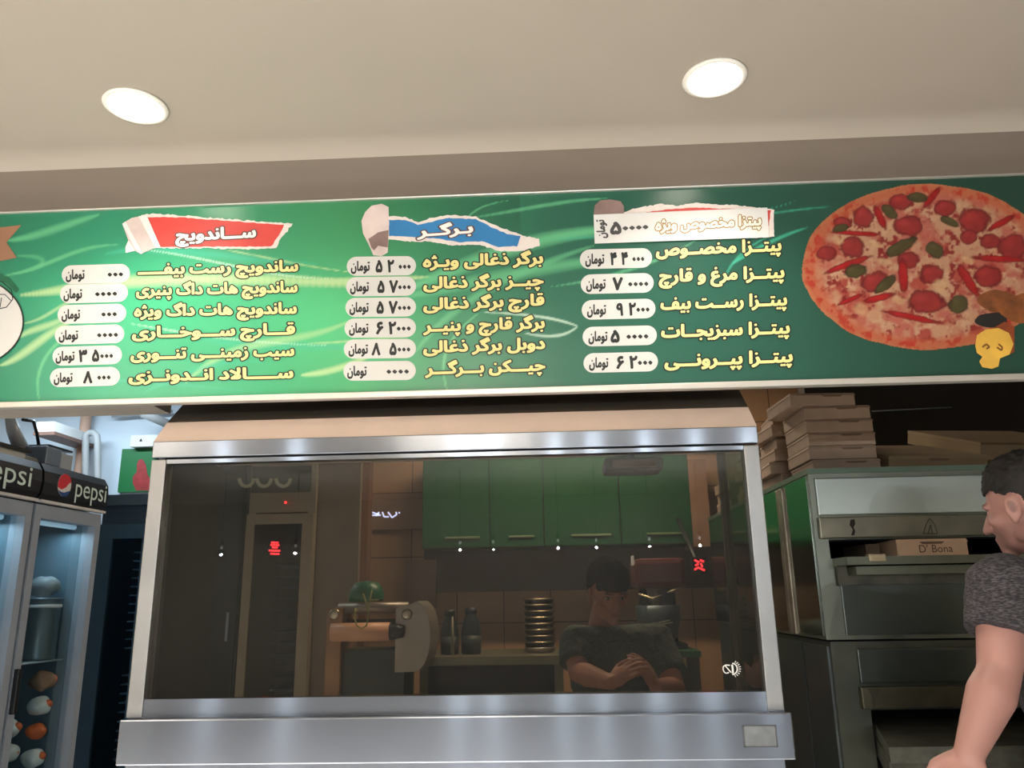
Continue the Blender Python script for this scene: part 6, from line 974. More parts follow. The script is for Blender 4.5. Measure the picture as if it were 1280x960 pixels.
# ------------------------------------------------------------------ kitchen seen through the dark glass
# upper cupboards with green doors
YK = 4.95
a = P(527, 686, y=YK); b = P(866, 684, y=YK); zt = 2.29
cu = empty('wall_cupboard', ((a.x+b.x)/2, 5.12, a.z), 'row of green kitchen wall cupboards on the back wall seen through the dark glass', 'cupboard')
bx('carcass', (a.x, YK+.02, a.z), (b.x, 5.3, zt), mat('cupboard_side', (60, 66, 56), .6), cu)
ds = [527, 612, 680, 776, 866]
for p, q in zip(ds, ds[1:]):
    x0 = P(p, 660, y=YK).x; x1 = P(q, 660, y=YK).x
    d = bx('door', (x0+.004, YK, a.z+.003), (x1-.004, YK+.018, zt-.004), GREENP, cu, .003)
    bx('handle', (x0+(x1-x0)*.35, YK-.012, a.z+.055), (x1-.06, YK, a.z+.068), mat('pale_handle', (130, 150, 110), .35, .4), d, .003)
o = bx('end_panel', (b.x+.006, YK-.01, a.z-.02), (b.x+.115, 5.3, 2.22), mat('peach_panel', (150, 118, 98), .6)); tag(o, 'narrow upright peach panel at the right end of the green wall cupboards', 'panel')
# dark splash zone, the cupboards' shade put into its colour, and pale strip behind the worktop
z1 = P(700, 690, y=5.29).z; z2_ = P(700, 738, y=5.29).z
struct(bx('trim_3', (P(530, 700, y=5.29).x, 5.285, z2_), (1.34, 5.3, z1+.05), mat('splash_shade_tone', (96, 76, 60), .4, var=.1)))
# brown post
a, b = bpx(441, 560, 459, 800, 4.9, 5.0)
struct(bx('column_brown', (a[0], 4.9, 0), (b[0], 5.02, KCEIL), mat('brown_post', (120, 84, 58), .6)))
# second upright fridge in the kitchen
YU = 4.35
a, b = bpx(300, 578, 386, 980, YU, YU+.55)
t = empty('kitchen_fridge', ((a[0]+b[0])/2, YU+.3, 0), 'tall grey fridge with a made-up red display seen through the dark glass', 'fridge')
ztop = b[2]; zd1 = P(340, 640, y=YU).z
m = MB(); m.box((a[0], YU+.03, .05), (a[0]+.04, YU+.55, ztop)); m.box((b[0]-.04, YU+.03, .05), (b[0], YU+.55, ztop)); m.box((a[0]+.04, YU+.03, zd1), (b[0]-.04, YU+.55, ztop)); m.box((a[0]+.04, YU+.03, .05), (b[0]-.04, YU+.55, .3)); m.box((a[0]+.04, YU+.5, .3), (b[0]-.04, YU+.55, zd1)); m.build('case', mat('warm_grey_metal', (150, 140, 122), .5, .2), t)
bx('top_sign', (a[0]+.01, YU+.015, P(340, 615, y=YU).z), (b[0]-.03, YU+.03, ztop-.02), mat('dark_sign_face', (52, 48, 40), .5), t)
m = MB()
for cx in (308, 330, 354):
    ribbon(m, [P(cx+9*math.cos(w), 598+10*math.sin(w), y=YU+.012) for w in [math.pi*k/10 for k in range(11)]], .010)
m.build('sign_marks', mat('pale_sign_mark', (190, 186, 160), .5), t)
d = MB(); zA, zB_ = zd1-.01, .3
d.box((a[0]+.0, YU, zB_), (a[0]+.045, YU+.03, zA)); d.box((b[0]-.06, YU, zB_), (b[0], YU+.03, zA)); d.box((a[0]+.045, YU, zA-.055), (b[0]-.06, YU+.03, zA)); d.box((a[0]+.045, YU, zB_), (b[0]-.06, YU+.03, zB_+.08))
dr = d.build('door', mat('warm_grey_door', (142, 130, 110), .45, .3), t)
bx('pane', (a[0]+.045, YU+.012, zB_+.08), (b[0]-.06, YU+.016, zA-.055), glass_mat('black_fridge_glass', (.5, .55, .57), .04), dr)
for k in range(18):
    z = zA-.28-k*.058
    if z < .4: break
    bx('slat_shelf', (a[0]+.16, YU+.06, z), (b[0]-.07, YU+.45, z+.008), mat('shelf_metal', (150, 176, 190), .35, .7), t)
RLED = mat('red_led', (255, 40, 40), .5, emit=(255, 40, 50), estr=7.0)
m = MB()
for (x0, x1, y) in ((338, 349, 681), (340, 347, 684), (336, 350, 688), (338, 349, 692), (339, 348, 678)):
    ribbon(m, [P(x0, y, y=YU-.002), P(x1, y+.4, y=YU-.002)], .0045)
m.build('reflection_display', RLED, dr)  # glowing strokes stand in for a red sign reflected in the glass
m = MB(); m.ell(P(357, 628, y=YU+.004), (.007, .004, .007)); m.build('status_light', RLED, t)
m = MB()
for k in range(5): m.add([], [])
bx('side_door_panel', (b[0]+.004, YU+.06, .05), (b[0]+.24, YU+.1, ztop+.02), mat('grey_brown_panel', (116, 104, 88), .6), t)
# added lit sign standing in for a scroll sign's reflection in the glass
t = empty('reflection_sign', (-1.2, 5.27, 1.9), 'made-up blue white lit sign standing for a reflection in the dark glass', 'sign')
a, b = bpx(462, 617, 528, 662, 5.27, 5.30)
bx('sign_board', a, b, mat('pink_grey_board', (166, 132, 112), .6), t)
m = MB(); YQ = 5.268
for seg_ in [[(464, 640), (470, 642), (474, 643)], [(474, 640), (470, 645)], [(478, 640), (480, 646), (486, 646)], [(485, 640), (490, 647), (496, 643), (495, 640)], [(498, 641), (500, 641)], [(465, 644), (476, 644)]]:
    ribbon(m, [P(x, y, y=YQ) for x, y in seg_], .005)
m.build('lit_lettering', mat('blue_led', (180, 190, 255), .5, emit=(190, 200, 255), estr=3.0), t)
bx('switch_box', *bpx(505, 700, 545, 760, 5.27, 5.30), mat('pinkish_plate', (168, 138, 128), .5), t)
# dough sheeter on its stand
YD = 3.9
def dz(x, y): p = P(x, y, y=YD); return (p.x, p.z)
ds_ = empty('dough_sheeter', (P(460, 800, y=YD).x, YD+.15, 0), 'steel dough sheeter with a pale roller behind the dark glass at left', 'dough sheeter')
SHM = mat('sheeter_grey', (150, 140, 130), .4, .5)
a, b = bpx(404, 760, 424, 985, YD, YD+.30); bx('side_frame', (a[0], YD, 0), (b[0], YD+.3, b[2]), mat('sheeter_rusty', (146, 108, 76), .5, .3, var=.25), ds_, .006)
# rounded right cheek
c = dz(518, 795); r = .165
pts = [(c[0]-.09, YD, dz(518, 760)[1])]+[(c[0]+.075*math.cos(w)*1.0, YD, c[1]+.16*math.sin(w)) for w in [math.radians(80-160*k/14) for k in range(15)]]+[(c[0]-.09, YD, c[1]-.16)]
MB().prism(pts, (0, .3, 0)).build('drive_cover', SHM, ds_)
MB().tube([(dz(415, 797)[0], YD-.01, dz(0, 797)[1]), (dz(488, 797)[0], YD-.01, dz(0, 797)[1])], .042, 24).build('pale_roller', mat('pale_roller_plastic', (236, 176, 140), .45, var=.04), ds_)
MB().tube([(dz(488, 797)[0], YD-.01, dz(0, 797)[1]), (dz(505, 797)[0], YD-.01, dz(0, 797)[1])], [.04, .028], 20).build('roller_end', DARK, ds_)
MB().tube([(dz(420, 768)[0], YD+.05, dz(0, 768)[1]), (dz(508, 768)[0], YD+.05, dz(0, 768)[1])], .026, 16).build('upper_bar', SHM, ds_)
a, b = bpx(424, 774, 505, 786, YD+.1, YD+.14); bx('feed_plate', a, b, mat('dark_feed_plate', (62, 54, 40), .5, .3), ds_)
a, b = bpx(424, 812, 504, 985, YD+.04, YD+.28); bx('lower_case', (a[0], a[1], .1), b, mat('dark_green_case', (30, 44, 34), .5), ds_)
for x_ in (418, 509):
    cx, cz = dz(x_, 768); MB().lathe([(.02, -.02), (.026, -.015), (.026, .0), (.018, .004), (0, .004)], (cx, YD-.005, cz), 20, 'y').build('adjusting_knob', mat('knob_metal', (170, 160, 140), .3, .7), ds_)
g = P(458, 752, y=YD+.12); zb_ = dz(0, 763)[1]+.012
t = empty('green_bowl', (g.x, YD+.12, zb_), 'dark green round bowl upside down on top of the dough sheeter', 'bowl')
MB().lathe([(.083, 0), (.085, .02), (.078, .06), (.055, .09), (0, .098)], (g.x, YD+.12, zb_), 32).build('bowl_body', mat('green_bowl_plastic', (12, 92, 56), .4), t)
m = MB(); YM = YD-.06
for seg_ in [[(444, 760), (443, 772), (446, 782), (452, 786), (458, 782), (460, 770), (462, 752), (465, 738)], [(454, 742), (458, 754), (459, 765)], [(461, 750), (473, 750)], [(443, 768), (447, 762)]]:
    m.tube([P(x, y, y=YM) for x, y in seg_], .004, 6)
o = m.build('cord_loop', mat('olive_cord', (150, 150, 84), .6)); tag(o, 'looped olive cord in front of the green bowl on the dough sheeter', 'cord')
# low work table with a shelf
YT = 4.4
a = P(500, 822, y=YT); b = P(700, 822, y=YT)
tb = empty('work_table', ((a.x+b.x)/2, YT+.3, 0), 'dull steel work table along the back behind the dark glass, left of the boy', 'table')
bx('table_top', (a.x, YT, a.z-.045), (b.x+.02, YT+.6, a.z), mat('olive_table_steel', (124, 120, 96), .4, .5), tb, .004)
for xx in (a.x+.02, b.x-.03):
    for yy in (YT+.02, YT+.54): bx('leg', (xx, yy, 0), (xx+.045, yy+.045, a.z-.045), mat('olive_table_steel', (124, 120, 96), .4, .5), tb)
bx('under_shelf', (a.x+.02, YT+.03, a.z-.30), (b.x+.01, YT+.57, a.z-.27), mat('brown_shelf', (110, 84, 62), .6), tb)
bx('back_board', (a.x+.02, YT+.57, a.z-.27), (b.x+.01, YT+.59, a.z-.045), BLACK, tb)
TZ = a.z
# dark bottles on the table
def bottle(px, h, r, label):
    x = P(px, 810, y=YT+.2).x
    t = empty('sauce_bottle', (x, YT+.2, TZ), label, 'bottle', 'dark bottles on the work table')
    MB().lathe([(r*.95, 0), (r, .01), (r, h*.5), (r*.72, h*.78), (r*.55, h*.82), (r*.55, h*.86)], (x, YT+.2, TZ), 24).build('bottle_body', mat('dark_bottle', (20, 34, 36), .3), t)
    MB().lathe([(r*.62, h*.86), (r*.62, h), (0, h)], (x, YT+.2, TZ), 20).build('bottle_cap', DARK, t)
    MB().lathe([(r*1.01, h*.12), (r*1.01, h*.4)], (x, YT+.2, TZ), 24).build('bottle_label', mat('dark_label', (40, 48, 44), .5), t)
    return t
bottle(562, .235, .05, 'left one of the two dark bottles on the work table behind the glass')
bottle(589, .245, .055, 'right one of the two dark bottles on the work table behind the glass')
x = P(565, 810, y=YT+.1).x; o = MB().tube([(x, YT+.12, TZ), (x, YT+.12, TZ+.2)], [.010, .006], 8).build('pale_spatula', mat('pale_handle2', (130, 124, 104), .5)); tag(o, 'pale upright spatula handle in front of the left dark bottle', 'spatula')
# pizza pans in a stack
x = P(675, 810, y=YT+.25).x
for k in range(8):
    z = TZ+.03+k*.0325; lab = ['lowest', 'second lowest', 'third lowest', 'fourth lowest', 'fourth highest', 'third highest', 'second highest', 'topmost'][k]
    t = empty('pizza_pan', (x, YT+.25, z), f'black pizza pan with a bright rim, {lab} of the pan stack', 'pan', 'stacked pizza pans')
    MB().lathe([(.078, 0), (.086, .026), (.082, .026), (.075, .004), (0, .004)], (x, YT+.25, z), 32).build('pan_body', mat('black_pan', (38, 36, 30), .4, .5), t)
    MB().lathe([(.085, .024), (.0885, .025), (.0885, .030), (.082, .030)], (x, YT+.25, z), 32).build('pan_rim', mat('bright_rim', (200, 184, 150), .25, .9), t)
o = MB().lathe([(.07, 0), (.085, .015), (.085, .0295), (0, .0295)], (x, YT+.25, TZ), 28).build('steel_dish', mat('crumpled_foil', (160, 156, 146), .3, .8, bump=.4, bscale=50)); tag(o, 'crinkled steel dish under the stack of black pizza pans', 'dish')
x = P(516, 815, y=YT+.1).x; t = empty('small_tub', (x, YT+.12, TZ), 'small pale tub with a spoon on the left end of the work table', 'tub')
MB().lathe([(.035, 0), (.045, .06), (.041, .06), (.033, .006), (0, .006)], (x, YT+.12, TZ), 20).build('tub_body', mat('pale_tub', (170, 140, 116), .5), t); MB().tube([(x+.02, YT+.12, TZ+.01), (x+.035, YT+.12, TZ+.12)], .006, 8).build('spoon', mat('bright_rim', (200, 184, 150), .25, .9), t)
# green topped counter at right with the mixer on it
YC = 4.25
a = P(755, 823, y=YC); b = P(897, 823, y=YC); zc_ = P(830, 822, y=YC).z
cn = empty('side_counter', ((a.x+b.x)/2, YC+.3, 0), 'counter with a green top and pale front edge behind the boy, seen through the glass', 'counter')
bx('counter_top', (a.x-.02, YC-.005, zc_), (min(b.x, OX0-.03), YC+.6, zc_+.03), mat('green_counter', (20, 92, 50), .35, var=.3, scale=12), cn, .004)
bx('front_edge', (a.x-.02, YC-.012, zc_-.05), (P(858, 830, y=YC).x, YC+.0, zc_-.002), mat('tan_edge_metal', (156, 136, 92), .4, .5), cn, .004)
bx('cupboard_body', (a.x-.01, YC+.005, .0), (min(b.x, OX0-.03)-.01, YC+.58, zc_), mat('dark_olive_case', (46, 46, 34), .5), cn)
cz = zc_+.03
mx = empty('planetary_mixer', (P(828, 800, y=YC).x, YC+.25, cz), 'dark dough mixer with a reddish head and grey bowl on the green counter', 'mixer')
X = P(828, 800, y=YC+.2).x; Yx = YC+.27
RH = mat('maroon_enamel', (92, 40, 40), .4); BD = mat('dark_mixer_body', (30, 34, 30), .45)
zz = lambda y: P(828, y, y=YC+.2).z
bx('column', (X-.09, Yx+.02, cz), (X+.10, Yx+.16, zz(735)), BD, mx, .02)
b_ = MB(); b_.box((X-.13, Yx-.14, zz(735)), (X+.14, Yx+.17, zz(698)), .03); b_.build('mixer_head', RH, mx)
MB().lathe([(.05, 0), (.035, -.06), (.03, -.10), (0, -.10)], (X-.02, Yx-.05, zz(735)), 20).build('planet_hub', mat('sheeter_grey', (150, 140, 130), .4, .5), mx)
MB().lathe([(.055, 0), (.095, .03), (.115, .12), (.12, .19), (.115, .19), (.105, .12), (0, .02)], (X-.01, Yx-.06, cz+.03), 32).build('mixing_bowl', mat('blue_grey_bowl', (72, 84, 92), .35, .4), mx)
bx('base', (X-.12, Yx-.16, cz), (X+.12, Yx+.16, cz+.03), BD, mx, .01)
m = MB()
for dx, dz_ in ((-.02, 0), (.0, .006), (.015, -.004)):
    ribbon(m, [(X-.03+dx, Yx-.178, cz+.13+dz_), (X+.03+dx, Yx-.178, cz+.14+dz_)], .003)
m.build('bowl_mark', mat('pale_sign_mark', (190, 186, 160), .5), mx)
m = MB(); m.tube([(X-.12, Yx-.15, zz(742)), (X-.05, Yx-.16, zz(748)), (X-.0, Yx-.17, zz(744))], .006, 8); m.tube([(X+.03, Yx-.16, zz(741)), (X+.08, Yx-.17, zz(737))], .006, 8); m.build('guard_wire', mat('bright_rim', (200, 184, 150), .25, .9), mx)
bx('control_plate', (X-.135, Yx-.1, zz(706)), (X-.128, Yx+.0, zz(694)), WHITE, mx)
# added box whose red strokes stand in for a reflected sign, fixed to the oven back beside the cupboard
a, b = bpx(866, 696, 886, 718, 4.3, 4.36)
t = empty('reflection_clock', ((a[0]+b[0])/2, 4.33, a[2]), 'made-up wall clock, its glowing digits standing for a red reflection at right', 'clock')
bx('clock_case', a, b, mat('dark_maroon_case', (40, 26, 26), .5), t, .004)
m = MB()
for x0, y0_, x1, y1_ in ((868, 700, 874, 703), (875, 700, 880, 702), (869, 707, 873, 705), (872, 709, 881, 713), (876, 704, 878, 709), (868, 712, 872, 710)):
    ribbon(m, [P(x0, y0_, y=4.297), P(x1, y1_, y=4.297)], .0045)
m.build('red_reflection', RLED, t)
o = MB().tube([((a[0]+b[0])/2, 4.36, (a[2]+b[2])/2), ((a[0]+b[0])/2, 4.95, (a[2]+b[2])/2+.3)], .012, 8).build('wall_bracket', DARK, t)

# ------------------------------------------------------------------ people
def capsule(mb, p0, r0, p1, r1, seg=18, flat=1.0, round_end=True):
    p0, p1 = Vector(p0), Vector(p1)
    mb.tube([p0, p0.lerp(p1, .5), p1], [r0, (r0+r1)/2, r1], seg)
    if round_end: mb.ell(p0, (r0, r0, r0), None, seg, 10); mb.ell(p1, (r1, r1, r1), None, seg, 10)
def head_parts(mb, T, s=1.0, female=False):
    """head around its centre, face to -y; T moves it into place"""
    R3 = T.to_3x3().normalized() if False else T.to_3x3()
    def E(c, r, rot=None):
        mb.ell(T @ (Vector(c)*s), tuple(v*s for v in r), R3 @ (rot if rot else Matrix.Identity(3)), 24, 16)
    def Cc(a, ra, b, rb): capsule(mb, T @ (Vector(a)*s), ra*s, T @ (Vector(b)*s), rb*s)
    E((0, .014, .030), (.076, .097, .088)); E((0, -.030, -.026), (.062, .064, .084)); E((0, -.040, -.074), (.050, .050, .036))
    E((0, -.082, -.100), (.022, .018, .016)); E((0, -.080, .024), (.050, .016, .012))
    Cc((0, -.088, .012), .008, (0, -.116, -.030), .0115); E((.011, -.103, -.034), (.009, .011, .008)); E((-.011, -.103, -.034), (.009, .011, .008))
    for q in (-1, 1):
        E((q*.044, -.060, -.020), (.022, .026, .018)); E((q*.034, -.074, .001), (.016, .012, .010))
        rot = Matrix.Rotation(q*.5, 3, 'Z') @ Matrix.Rotation(-.15, 3, 'X')
        E((q*.082, -.002, -.010), (.008, .021, .034), rot); E((q*.084, .006, .008), (.010, .016, .014), rot); E((q*.079, -.010, -.038), (.008, .010, .012), rot)
        E((q*.050, -.004, -.070), (.016, .034, .026))
    E((0, -.093, -.060), (.024, .011, .0075)); E((0, -.091, -.071), (.021, .011, .0085)); E((0, -.088, -.084), (.026, .012, .012))
    Cc((0, .022, -.070), .054, (0, .042, -.165), .058)
def hand(mb, wrist, fdir, palm_n, s=1.0, curl=.5, side=1):
    """palm, four fingers of different length with bent knuckles, thumb from the side of the palm"""
    f = Vector(fdir).normalized(); n = Vector(palm_n); n = (n-f*n.dot(f)).normalized(); u = f.cross(n)*side
    w = Vector(wrist)
    R3 = Matrix((u, f, n)).transposed()
    mb.ell(w+f*.045*s, (.042*s, .052*s, .015*s), R3, 20, 12); mb.ell(w+f*.012*s, (.028*s, .026*s, .019*s), R3, 16, 10)
    for k, (o, L) in enumerate(((-.032, .070), (-.011, .080), (.011, .076), (.032, .060))):
        p = w+f*.085*s+u*o*s; a = curl*.35; mb_pts = [w+f*.05*s+u*o*s*.8, p]
        d = f.copy()
        for seg_, part in enumerate((.45, .32, .23)):
            d = (f*math.cos(a)+n*math.sin(a)); p = p+d*L*part*s; mb_pts.append(p); a += curl*.65
        mb.tube(mb_pts, [.0090*s, .0085*s, .0080*s, .0074*s, .0062*s], 10); mb.ell(mb_pts[-1], (.0068*s,)*3, None, 10, 8)
    t0 = w+f*.018*s-u*.026*s; t1 = t0+(f*.6-u*.75+n*.25).normalized()*.040*s; t2 = t1+(f*.85-u*.25+n*.45*curl).normalized()*.030*s; t3 = t2+(f*.9+n*.5*curl).normalized()*.024*s
    mb.tube([t0, t1, t2, t3], [.014*s, .0115*s, .0100*s, .0075*s], 10); mb.ell(t3, (.0076*s,)*3, None, 10, 8)
def person(label, base, T, sk, joints, skin, hair_m, shirt_m, trouser_m, s=1.0, hair_style='short', voxel=.0045, hs=None):
    hs = hs or s
    t = empty('person', base, label, 'person')
    J = {k: Vector(v) for k, v in joints.items()}
    b = MB(); head_parts(b, T, hs)
    neck = T @ (Vector((0, .042, -.165))*hs)
    capsule(b, neck, .058*s, J['chest'], .085*s)
    ux = (J['shl']-J['shr']).normalized()           # towards the left shoulder
    for q in ('l', 'r'):
        sh, el, wr = J['sh'+q], J['el'+q], J['wr'+q]
        capsule(b, neck.lerp(J['chest'], .35), .05*s, sh, .054*s)
        capsule(b, sh, .056*s, sh.lerp(el, .45), .050*s); capsule(b, sh.lerp(el, .45), .050*s, el, .041*s)
        fm = el.lerp(wr, .28); capsule(b, el, .041*s, fm, .047*s); capsule(b, fm, .047*s, el.lerp(wr, .7), .036*s); capsule(b, el.lerp(wr, .7), .036*s, wr, .028*s)
        hd = J.get('hd'+q); fd = (hd-wr) if hd else (wr-el)
        hand(b, wr, fd, J['pn'+q], s, .55, 1 if q == 'l' else -1)
        hp, kn, an = J['hip'+q], J['kn'+q], J['an'+q]
        capsule(b, hp, .085*s, kn, .055*s); capsule(b, kn, .055*s, kn.lerp(an, .35), .056*s); capsule(b, kn.lerp(an, .35), .056*s, an, .036*s)
        fwd = J['face']; b.ell(an+fwd*.07*s-Vector((0, 0, .045*s)), (.045*s, .045*s, .035*s)); b.ell(an+fwd*.02*s-Vector((0, 0, .05*s)), (.04*s, .04*s, .03*s))
    R2 = Matrix((ux, ux.cross(Vector((0, 0, 1))), Vector((0, 0, 1)))).transposed()
    pel = J['pelvis']; ch = J['chest']
    for k in range(5): b.ell(pel.lerp(ch, k/4), (.145*s+.018*s*abs(k-1.5), .100*s, .13*s), R2, 24, 14)
    me = remeshed(b, voxel, 5)
    co = np.empty(len(me.vertices)*3, np.float32); me.vertices.foreach_get('co', co); co = co.reshape(-1, 3)
    inv = np.array(T.inverted()); h = (co @ inv[:3, :3].T + inv[:3, 3])/hs
    cols = np.tile(np.array(lin(skin)), (len(co), 1))
    def tint(c, r, col, k=1.0):
        d = np.sqrt((((h-np.array(c))/np.array(r))**2).sum(1)); w = np.clip((1.15-d)*4, 0, 1)[:, None]*k
        cols[:] = cols*(1-w)+np.array(lin(col))*w
    if hair_style == 'curly':
        tint((0, -.09, -.08), (.055, .05, .045), tuple(int(v*.78) for v in skin), .6)      # beard shade
        tint((.05, -.05, -.075), (.04, .05, .04), tuple(int(v*.78) for v in skin), .5); tint((-.05, -.05, -.075), (.04, .05, .04), tuple(int(v*.78) for v in skin), .5)
    tint((0, -.107, -.064), (.024, .014, .010), (150, 84, 76), .8)
    for q in (-1, 1):
        tint((q*.034, -.090, .026), (.024, .020, .0045), (60, 44, 36), .7); tint((q*.033, -.088, .004), (.013, .018, .004), (190, 176, 168), .7); tint((q*.033, -.094, .003), (.0065, .02, .0045), (26, 20, 18))
        tint((q*.033, -.088, .010), (.017, .018, .003), (40, 28, 24), .9)
    for q in (-1, 1): tint((q*.089, .000, -.006), (.012, .009, .016), tuple(int(v*.62) for v in skin), .75)  # skin darkened as painted shade of the ear hollow
    paint(me, 'skin', cols)
    body = mesh_obj('body', me, mat('skin', rough=.5, attr='skin', spec=.4), t)
    # shirt: trunk and sleeves, open at neck, cuffs and hem
    c = MB()
    for k in range(6):
        p = pel.lerp(ch, k/5); c.ell(p, (.172*s+.022*s*abs(k-1.5)/1.2, .128*s, .12*s), R2, 24, 14)
    for q in ('l', 'r'):
        sh, el = J['sh'+q], J['el'+q]; cu_ = sh.lerp(el, J.get('cuff', Vector((.62, 0, 0))).x)
        capsule(c, ch+Vector((0, 0, .05*s)), .105*s, sh, .070*s)
        d_ = (el-sh).normalized()
        c.tube([sh-d_*.02, sh.lerp(cu_, .5), cu_], [.074*s, .075*s, .077*s], 20)
        c.ell(sh, (.073*s,)*3)
    c.tube([ch+Vector((0, 0, .02)), neck.lerp(ch, .55), neck.lerp(ch, .16)], [.11*s, .088*s, .070*s], 20)
    me = remeshed(c, .006, 3)
    nv = len(me.vertices); cc = np.empty(nv*3, np.float32); nn = np.empty(nv*3, np.float32)
    me.vertices.foreach_get('co', cc); me.vertices.foreach_get('normal', nn); cc = cc.reshape(-1, 3); nn = nn.reshape(-1, 3)
    amp = np.array([noise.noise(Vector(q_)*9)+.6*noise.noise(Vector((q_[0]*26, q_[1]*26, q_[2]*30+q_[0]*14))) for q_ in cc.tolist()])
    me.vertices.foreach_set('co', (cc+nn*(amp*.007*s)[:, None]).astype(np.float32).ravel()); me.update()
    shirt = mesh_obj('t_shirt', me, shirt_m, t)
    p = MB()
    p.ell(pel-Vector((0, 0, .02)), (.175*s, .13*s, .12*s), R2)
    for q in ('l', 'r'):
        hp, kn, an = J['hip'+q], J['kn'+q], J['an'+q]
        capsule(p, hp, .10*s, kn, .075*s); p.tube([kn, an+Vector((0, 0, -.01))], [.075*s, .062*s], 18)
        fwd = J['face']
        so = MB(); so.ell(an+fwd*.055*s-Vector((0, 0, .05*s)), (.052*s, .125*s, .05*s), Matrix((Vector((-fwd.y, fwd.x, 0))*-1, fwd, Vector((0, 0, 1)))).transposed(), 20, 12)
        so.v = [(x, y, max(z_, an.z-.085*s)) for x, y, z_ in so.v]; so.build('shoe', DARK, t)
    mesh_obj('trousers', remeshed(p, .008, 3), trouser_m, t)
    # hair: a shell on the skull, cut along the hairline
    hb = bmesh.new(); bmesh.ops.create_icosphere(hb, subdivisions=6 if hair_style == 'curly' else 5, radius=1)
    kill = []
    for v in hb.verts:
        d = v.co.copy(); top = max(0, d.z)
        thick = (.012+.024*top) if hair_style != 'curly' else (.0005+.024*max(0, d.z-.2)**.9)
        p_ = Vector((d.x*(.078+thick), .014+d.y*(.099+thick), .030+d.z*(.089+thick)))
        nz = noise.noise(p_*(70 if hair_style == 'curly' else 34))*(.010 if hair_style == 'curly' else .014)*(.08+.92*max(0, d.z-.1))
        p_ += d*nz
        line_ = (.052 if p_.y < -.045 else .052-(p_.y+.045)*.75 if p_.y < .03 else -.004-(p_.y-.03)*.75) + .006*noise.noise(p_*60)
        if hair_style == 'fringe' and p_.y < -.045: line_ = .034+.010*noise.noise(p_*50)
        if abs(p_.x) > .045 and -.028 < p_.y < .024: line_ = max(line_, .020+.008*math.cos((p_.y+.002)*90))
        if p_.z < line_: kill.append(v)
        v.co = T @ (p_*hs)
    bmesh.ops.delete(hb, geom=kill, context='VERTS')
    me = bpy.data.meshes.new('hair'); hb.to_mesh(me); hb.free(); me.polygons.foreach_set('use_smooth', [True]*len(me.polygons))
    hz_ = mesh_obj('hair', me, hair_m, t)
    so = hz_.modifiers.new('thick', 'SOLIDIFY'); so.thickness = .004; so.offset = -1
    return t
def heather(name, c0, c1):
    m = bpy.data.materials.new(name); m.use_nodes = True; nt = m.node_tree; n = nt.nodes; L = nt.links; b = n['Principled BSDF']; b.inputs['Roughness'].default_value = .9
    tc = n.new('ShaderNodeTexCoord'); mp = n.new('ShaderNodeMapping'); mp.inputs['Scale'].default_value = (110, 110, 420); nz = n.new('ShaderNodeTexNoise'); nz.inputs['Scale'].default_value = 1; nz.inputs['Detail'].default_value = 3
    r = n.new('ShaderNodeValToRGB'); r.color_ramp.elements[0].position = .42; r.color_ramp.elements[1].position = .66
    r.color_ramp.elements[0].color = lin(c0)+(1,); r.color_ramp.elements[1].color = lin(c1)+(1,)
    L.new(tc.outputs['Object'], mp.inputs[0]); L.new(mp.outputs[0], nz.inputs[0]); L.new(nz.outputs['Fac'], r.inputs[0]); L.new(r.outputs[0], b.inputs['Base Color'])
    n2_ = n.new('ShaderNodeTexNoise'); n2_.inputs['Scale'].default_value = 14; bp_ = n.new('ShaderNodeBump'); bp_.inputs['Strength'].default_value = .8; bp_.inputs['Distance'].default_value = .02
    L.new(tc.outputs['Object'], n2_.inputs[0]); L.new(n2_.outputs['Fac'], bp_.inputs['Height']); L.new(bp_.outputs[0], b.inputs['Normal'])
    return m

# man at the oven, seen from his left and a little from behind
hc = P(1283, 632, y=1.87)
T = Matrix.Translation(hc) @ Matrix.Rotation(math.radians(-141), 4, 'Z') @ Matrix.Rotation(math.radians(14), 4, 'X')
face = Vector((-.86, .5, 0)); left = Vector((-.5, -.86, 0))
shl = P(1256, 735, y=1.74); ell_ = P(1249, 842, y=1.70); wrl = P(1212, 940, y=1.66)
chest = hc+Vector((.06, .0, -.345)); pel = chest+Vector((.03, -.01, -.40))
shr = chest-left*.19+Vector((.03, -.03, .085))
J = dict(chest=chest, pelvis=pel, shl=shl, ell=ell_, wrl=wrl, hdl=wrl+Vector((-.35, -.05, -.93)), pnl=(.6, .8, 0), shr=shr, elr=shr+Vector((.05, .0, -.29)), wrr=shr+Vector((.0, .06, -.54)), hdr=shr+Vector((-.02, .08, -.64)), pnr=(-.6, -.8, 0),
    hipl=pel+left*.09-Vector((0, 0, .04)), hipr=pel-left*.09-Vector((0, 0, .04)), face=face)
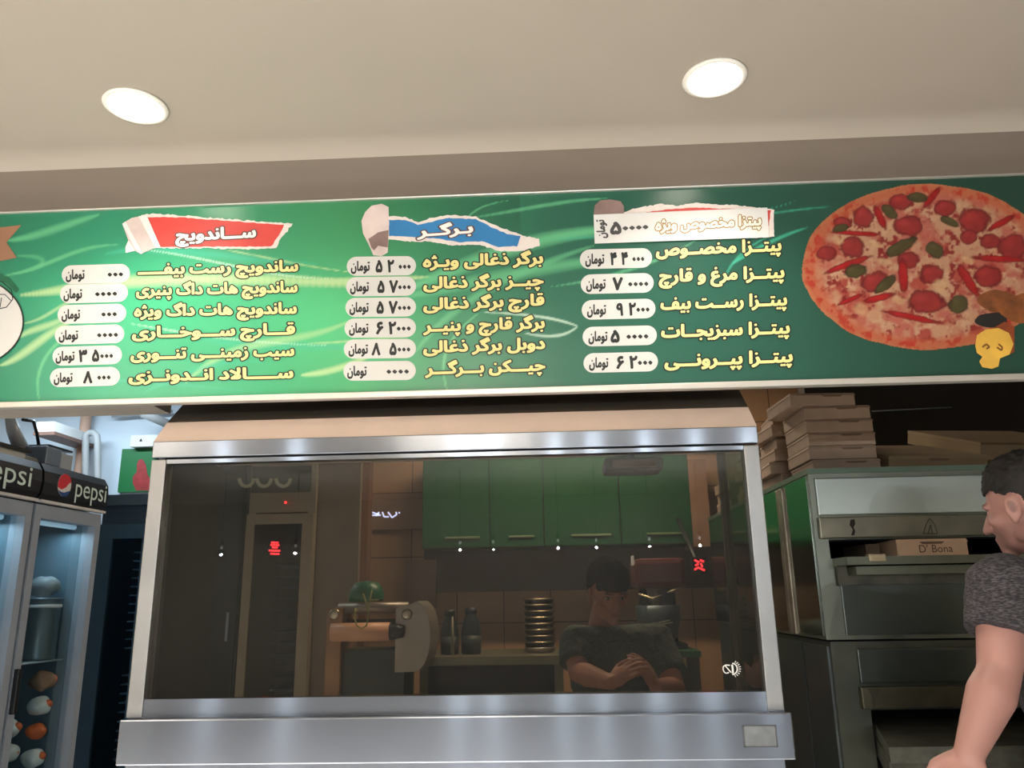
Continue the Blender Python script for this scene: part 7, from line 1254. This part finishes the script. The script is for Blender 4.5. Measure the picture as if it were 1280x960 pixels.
for q, sg in (('l', 1), ('r', -1)):
    g = Vector((pel.x, pel.y, 0))+left*.11*sg; J['kn'+q] = g+Vector((0, 0, .50))+face*.02; J['an'+q] = g+Vector((0, 0, .09))
J['cuff'] = Vector((.56, 0, 0))
person('man in a dark grey heather t-shirt turned away towards the oven', (pel.x, pel.y, 0), T, None, J, (168, 124, 114),
       mat('dark_brown_hair', (22, 16, 13), .75, var=.4, scale=60), heather('grey_heather', (36, 33, 37), (80, 75, 79)), mat('black_trousers', (26, 28, 32), .9), 0.96, 'curly', .005, .88)

# boy behind the glass, looking down at his hands
hc = P(760, 741, y=3.45)
T = Matrix.Translation(hc) @ Matrix.Rotation(math.radians(18), 4, 'Z') @ Matrix.Rotation(math.radians(20), 4, 'X')
face = Vector((.25, -.97, 0)); left = Vector((.97, .25, 0))
chest = hc+Vector((.03, .06, -.275)); pel = chest+Vector((0, .02, -.38))
shl = chest+left*.175+Vector((0, 0, .08)); shr = chest-left*.175+Vector((0, 0, .08))
wl_ = P(820, 858, y=3.14); wr_ = P(764, 853, y=3.08)
elr = P(722, 840, y=3.38); ell_ = P(845, 862, y=3.42)
J = dict(chest=chest, pelvis=pel, shl=shl, ell=ell_, wrl=wl_, hdl=wl_+Vector((-.50, -.30, .75)), pnl=(-.5, .6, -.6), shr=shr, elr=elr, wrr=wr_, hdr=wr_+Vector((.75, -.35, .50)), pnr=(.2, .7, -.7),
    hipl=pel+left*.08-Vector((0, 0, .04)), hipr=pel-left*.08-Vector((0, 0, .04)), face=face)
for q, sg in (('l', 1), ('r', -1)):
    g = Vector((pel.x, pel.y, 0))+left*.10*sg; kz = (pel.z-.04)*.52; J['kn'+q] = g+Vector((0, 0, kz)); J['an'+q] = g+Vector((0, 0, .085))
J['cuff'] = Vector((.70, 0, 0))
person('dark haired boy in a dark t-shirt behind the tinted glass, looking down at his hands', (pel.x, pel.y, 0), T, None, J, (176, 120, 96),
       mat('black_hair', (14, 12, 11), .95, spec=.1, var=.2, scale=60), heather('dark_teal_cotton', (40, 52, 50), (84, 92, 84)), mat('black_trousers', (26, 28, 32), .9), .95, 'fringe', .0045)
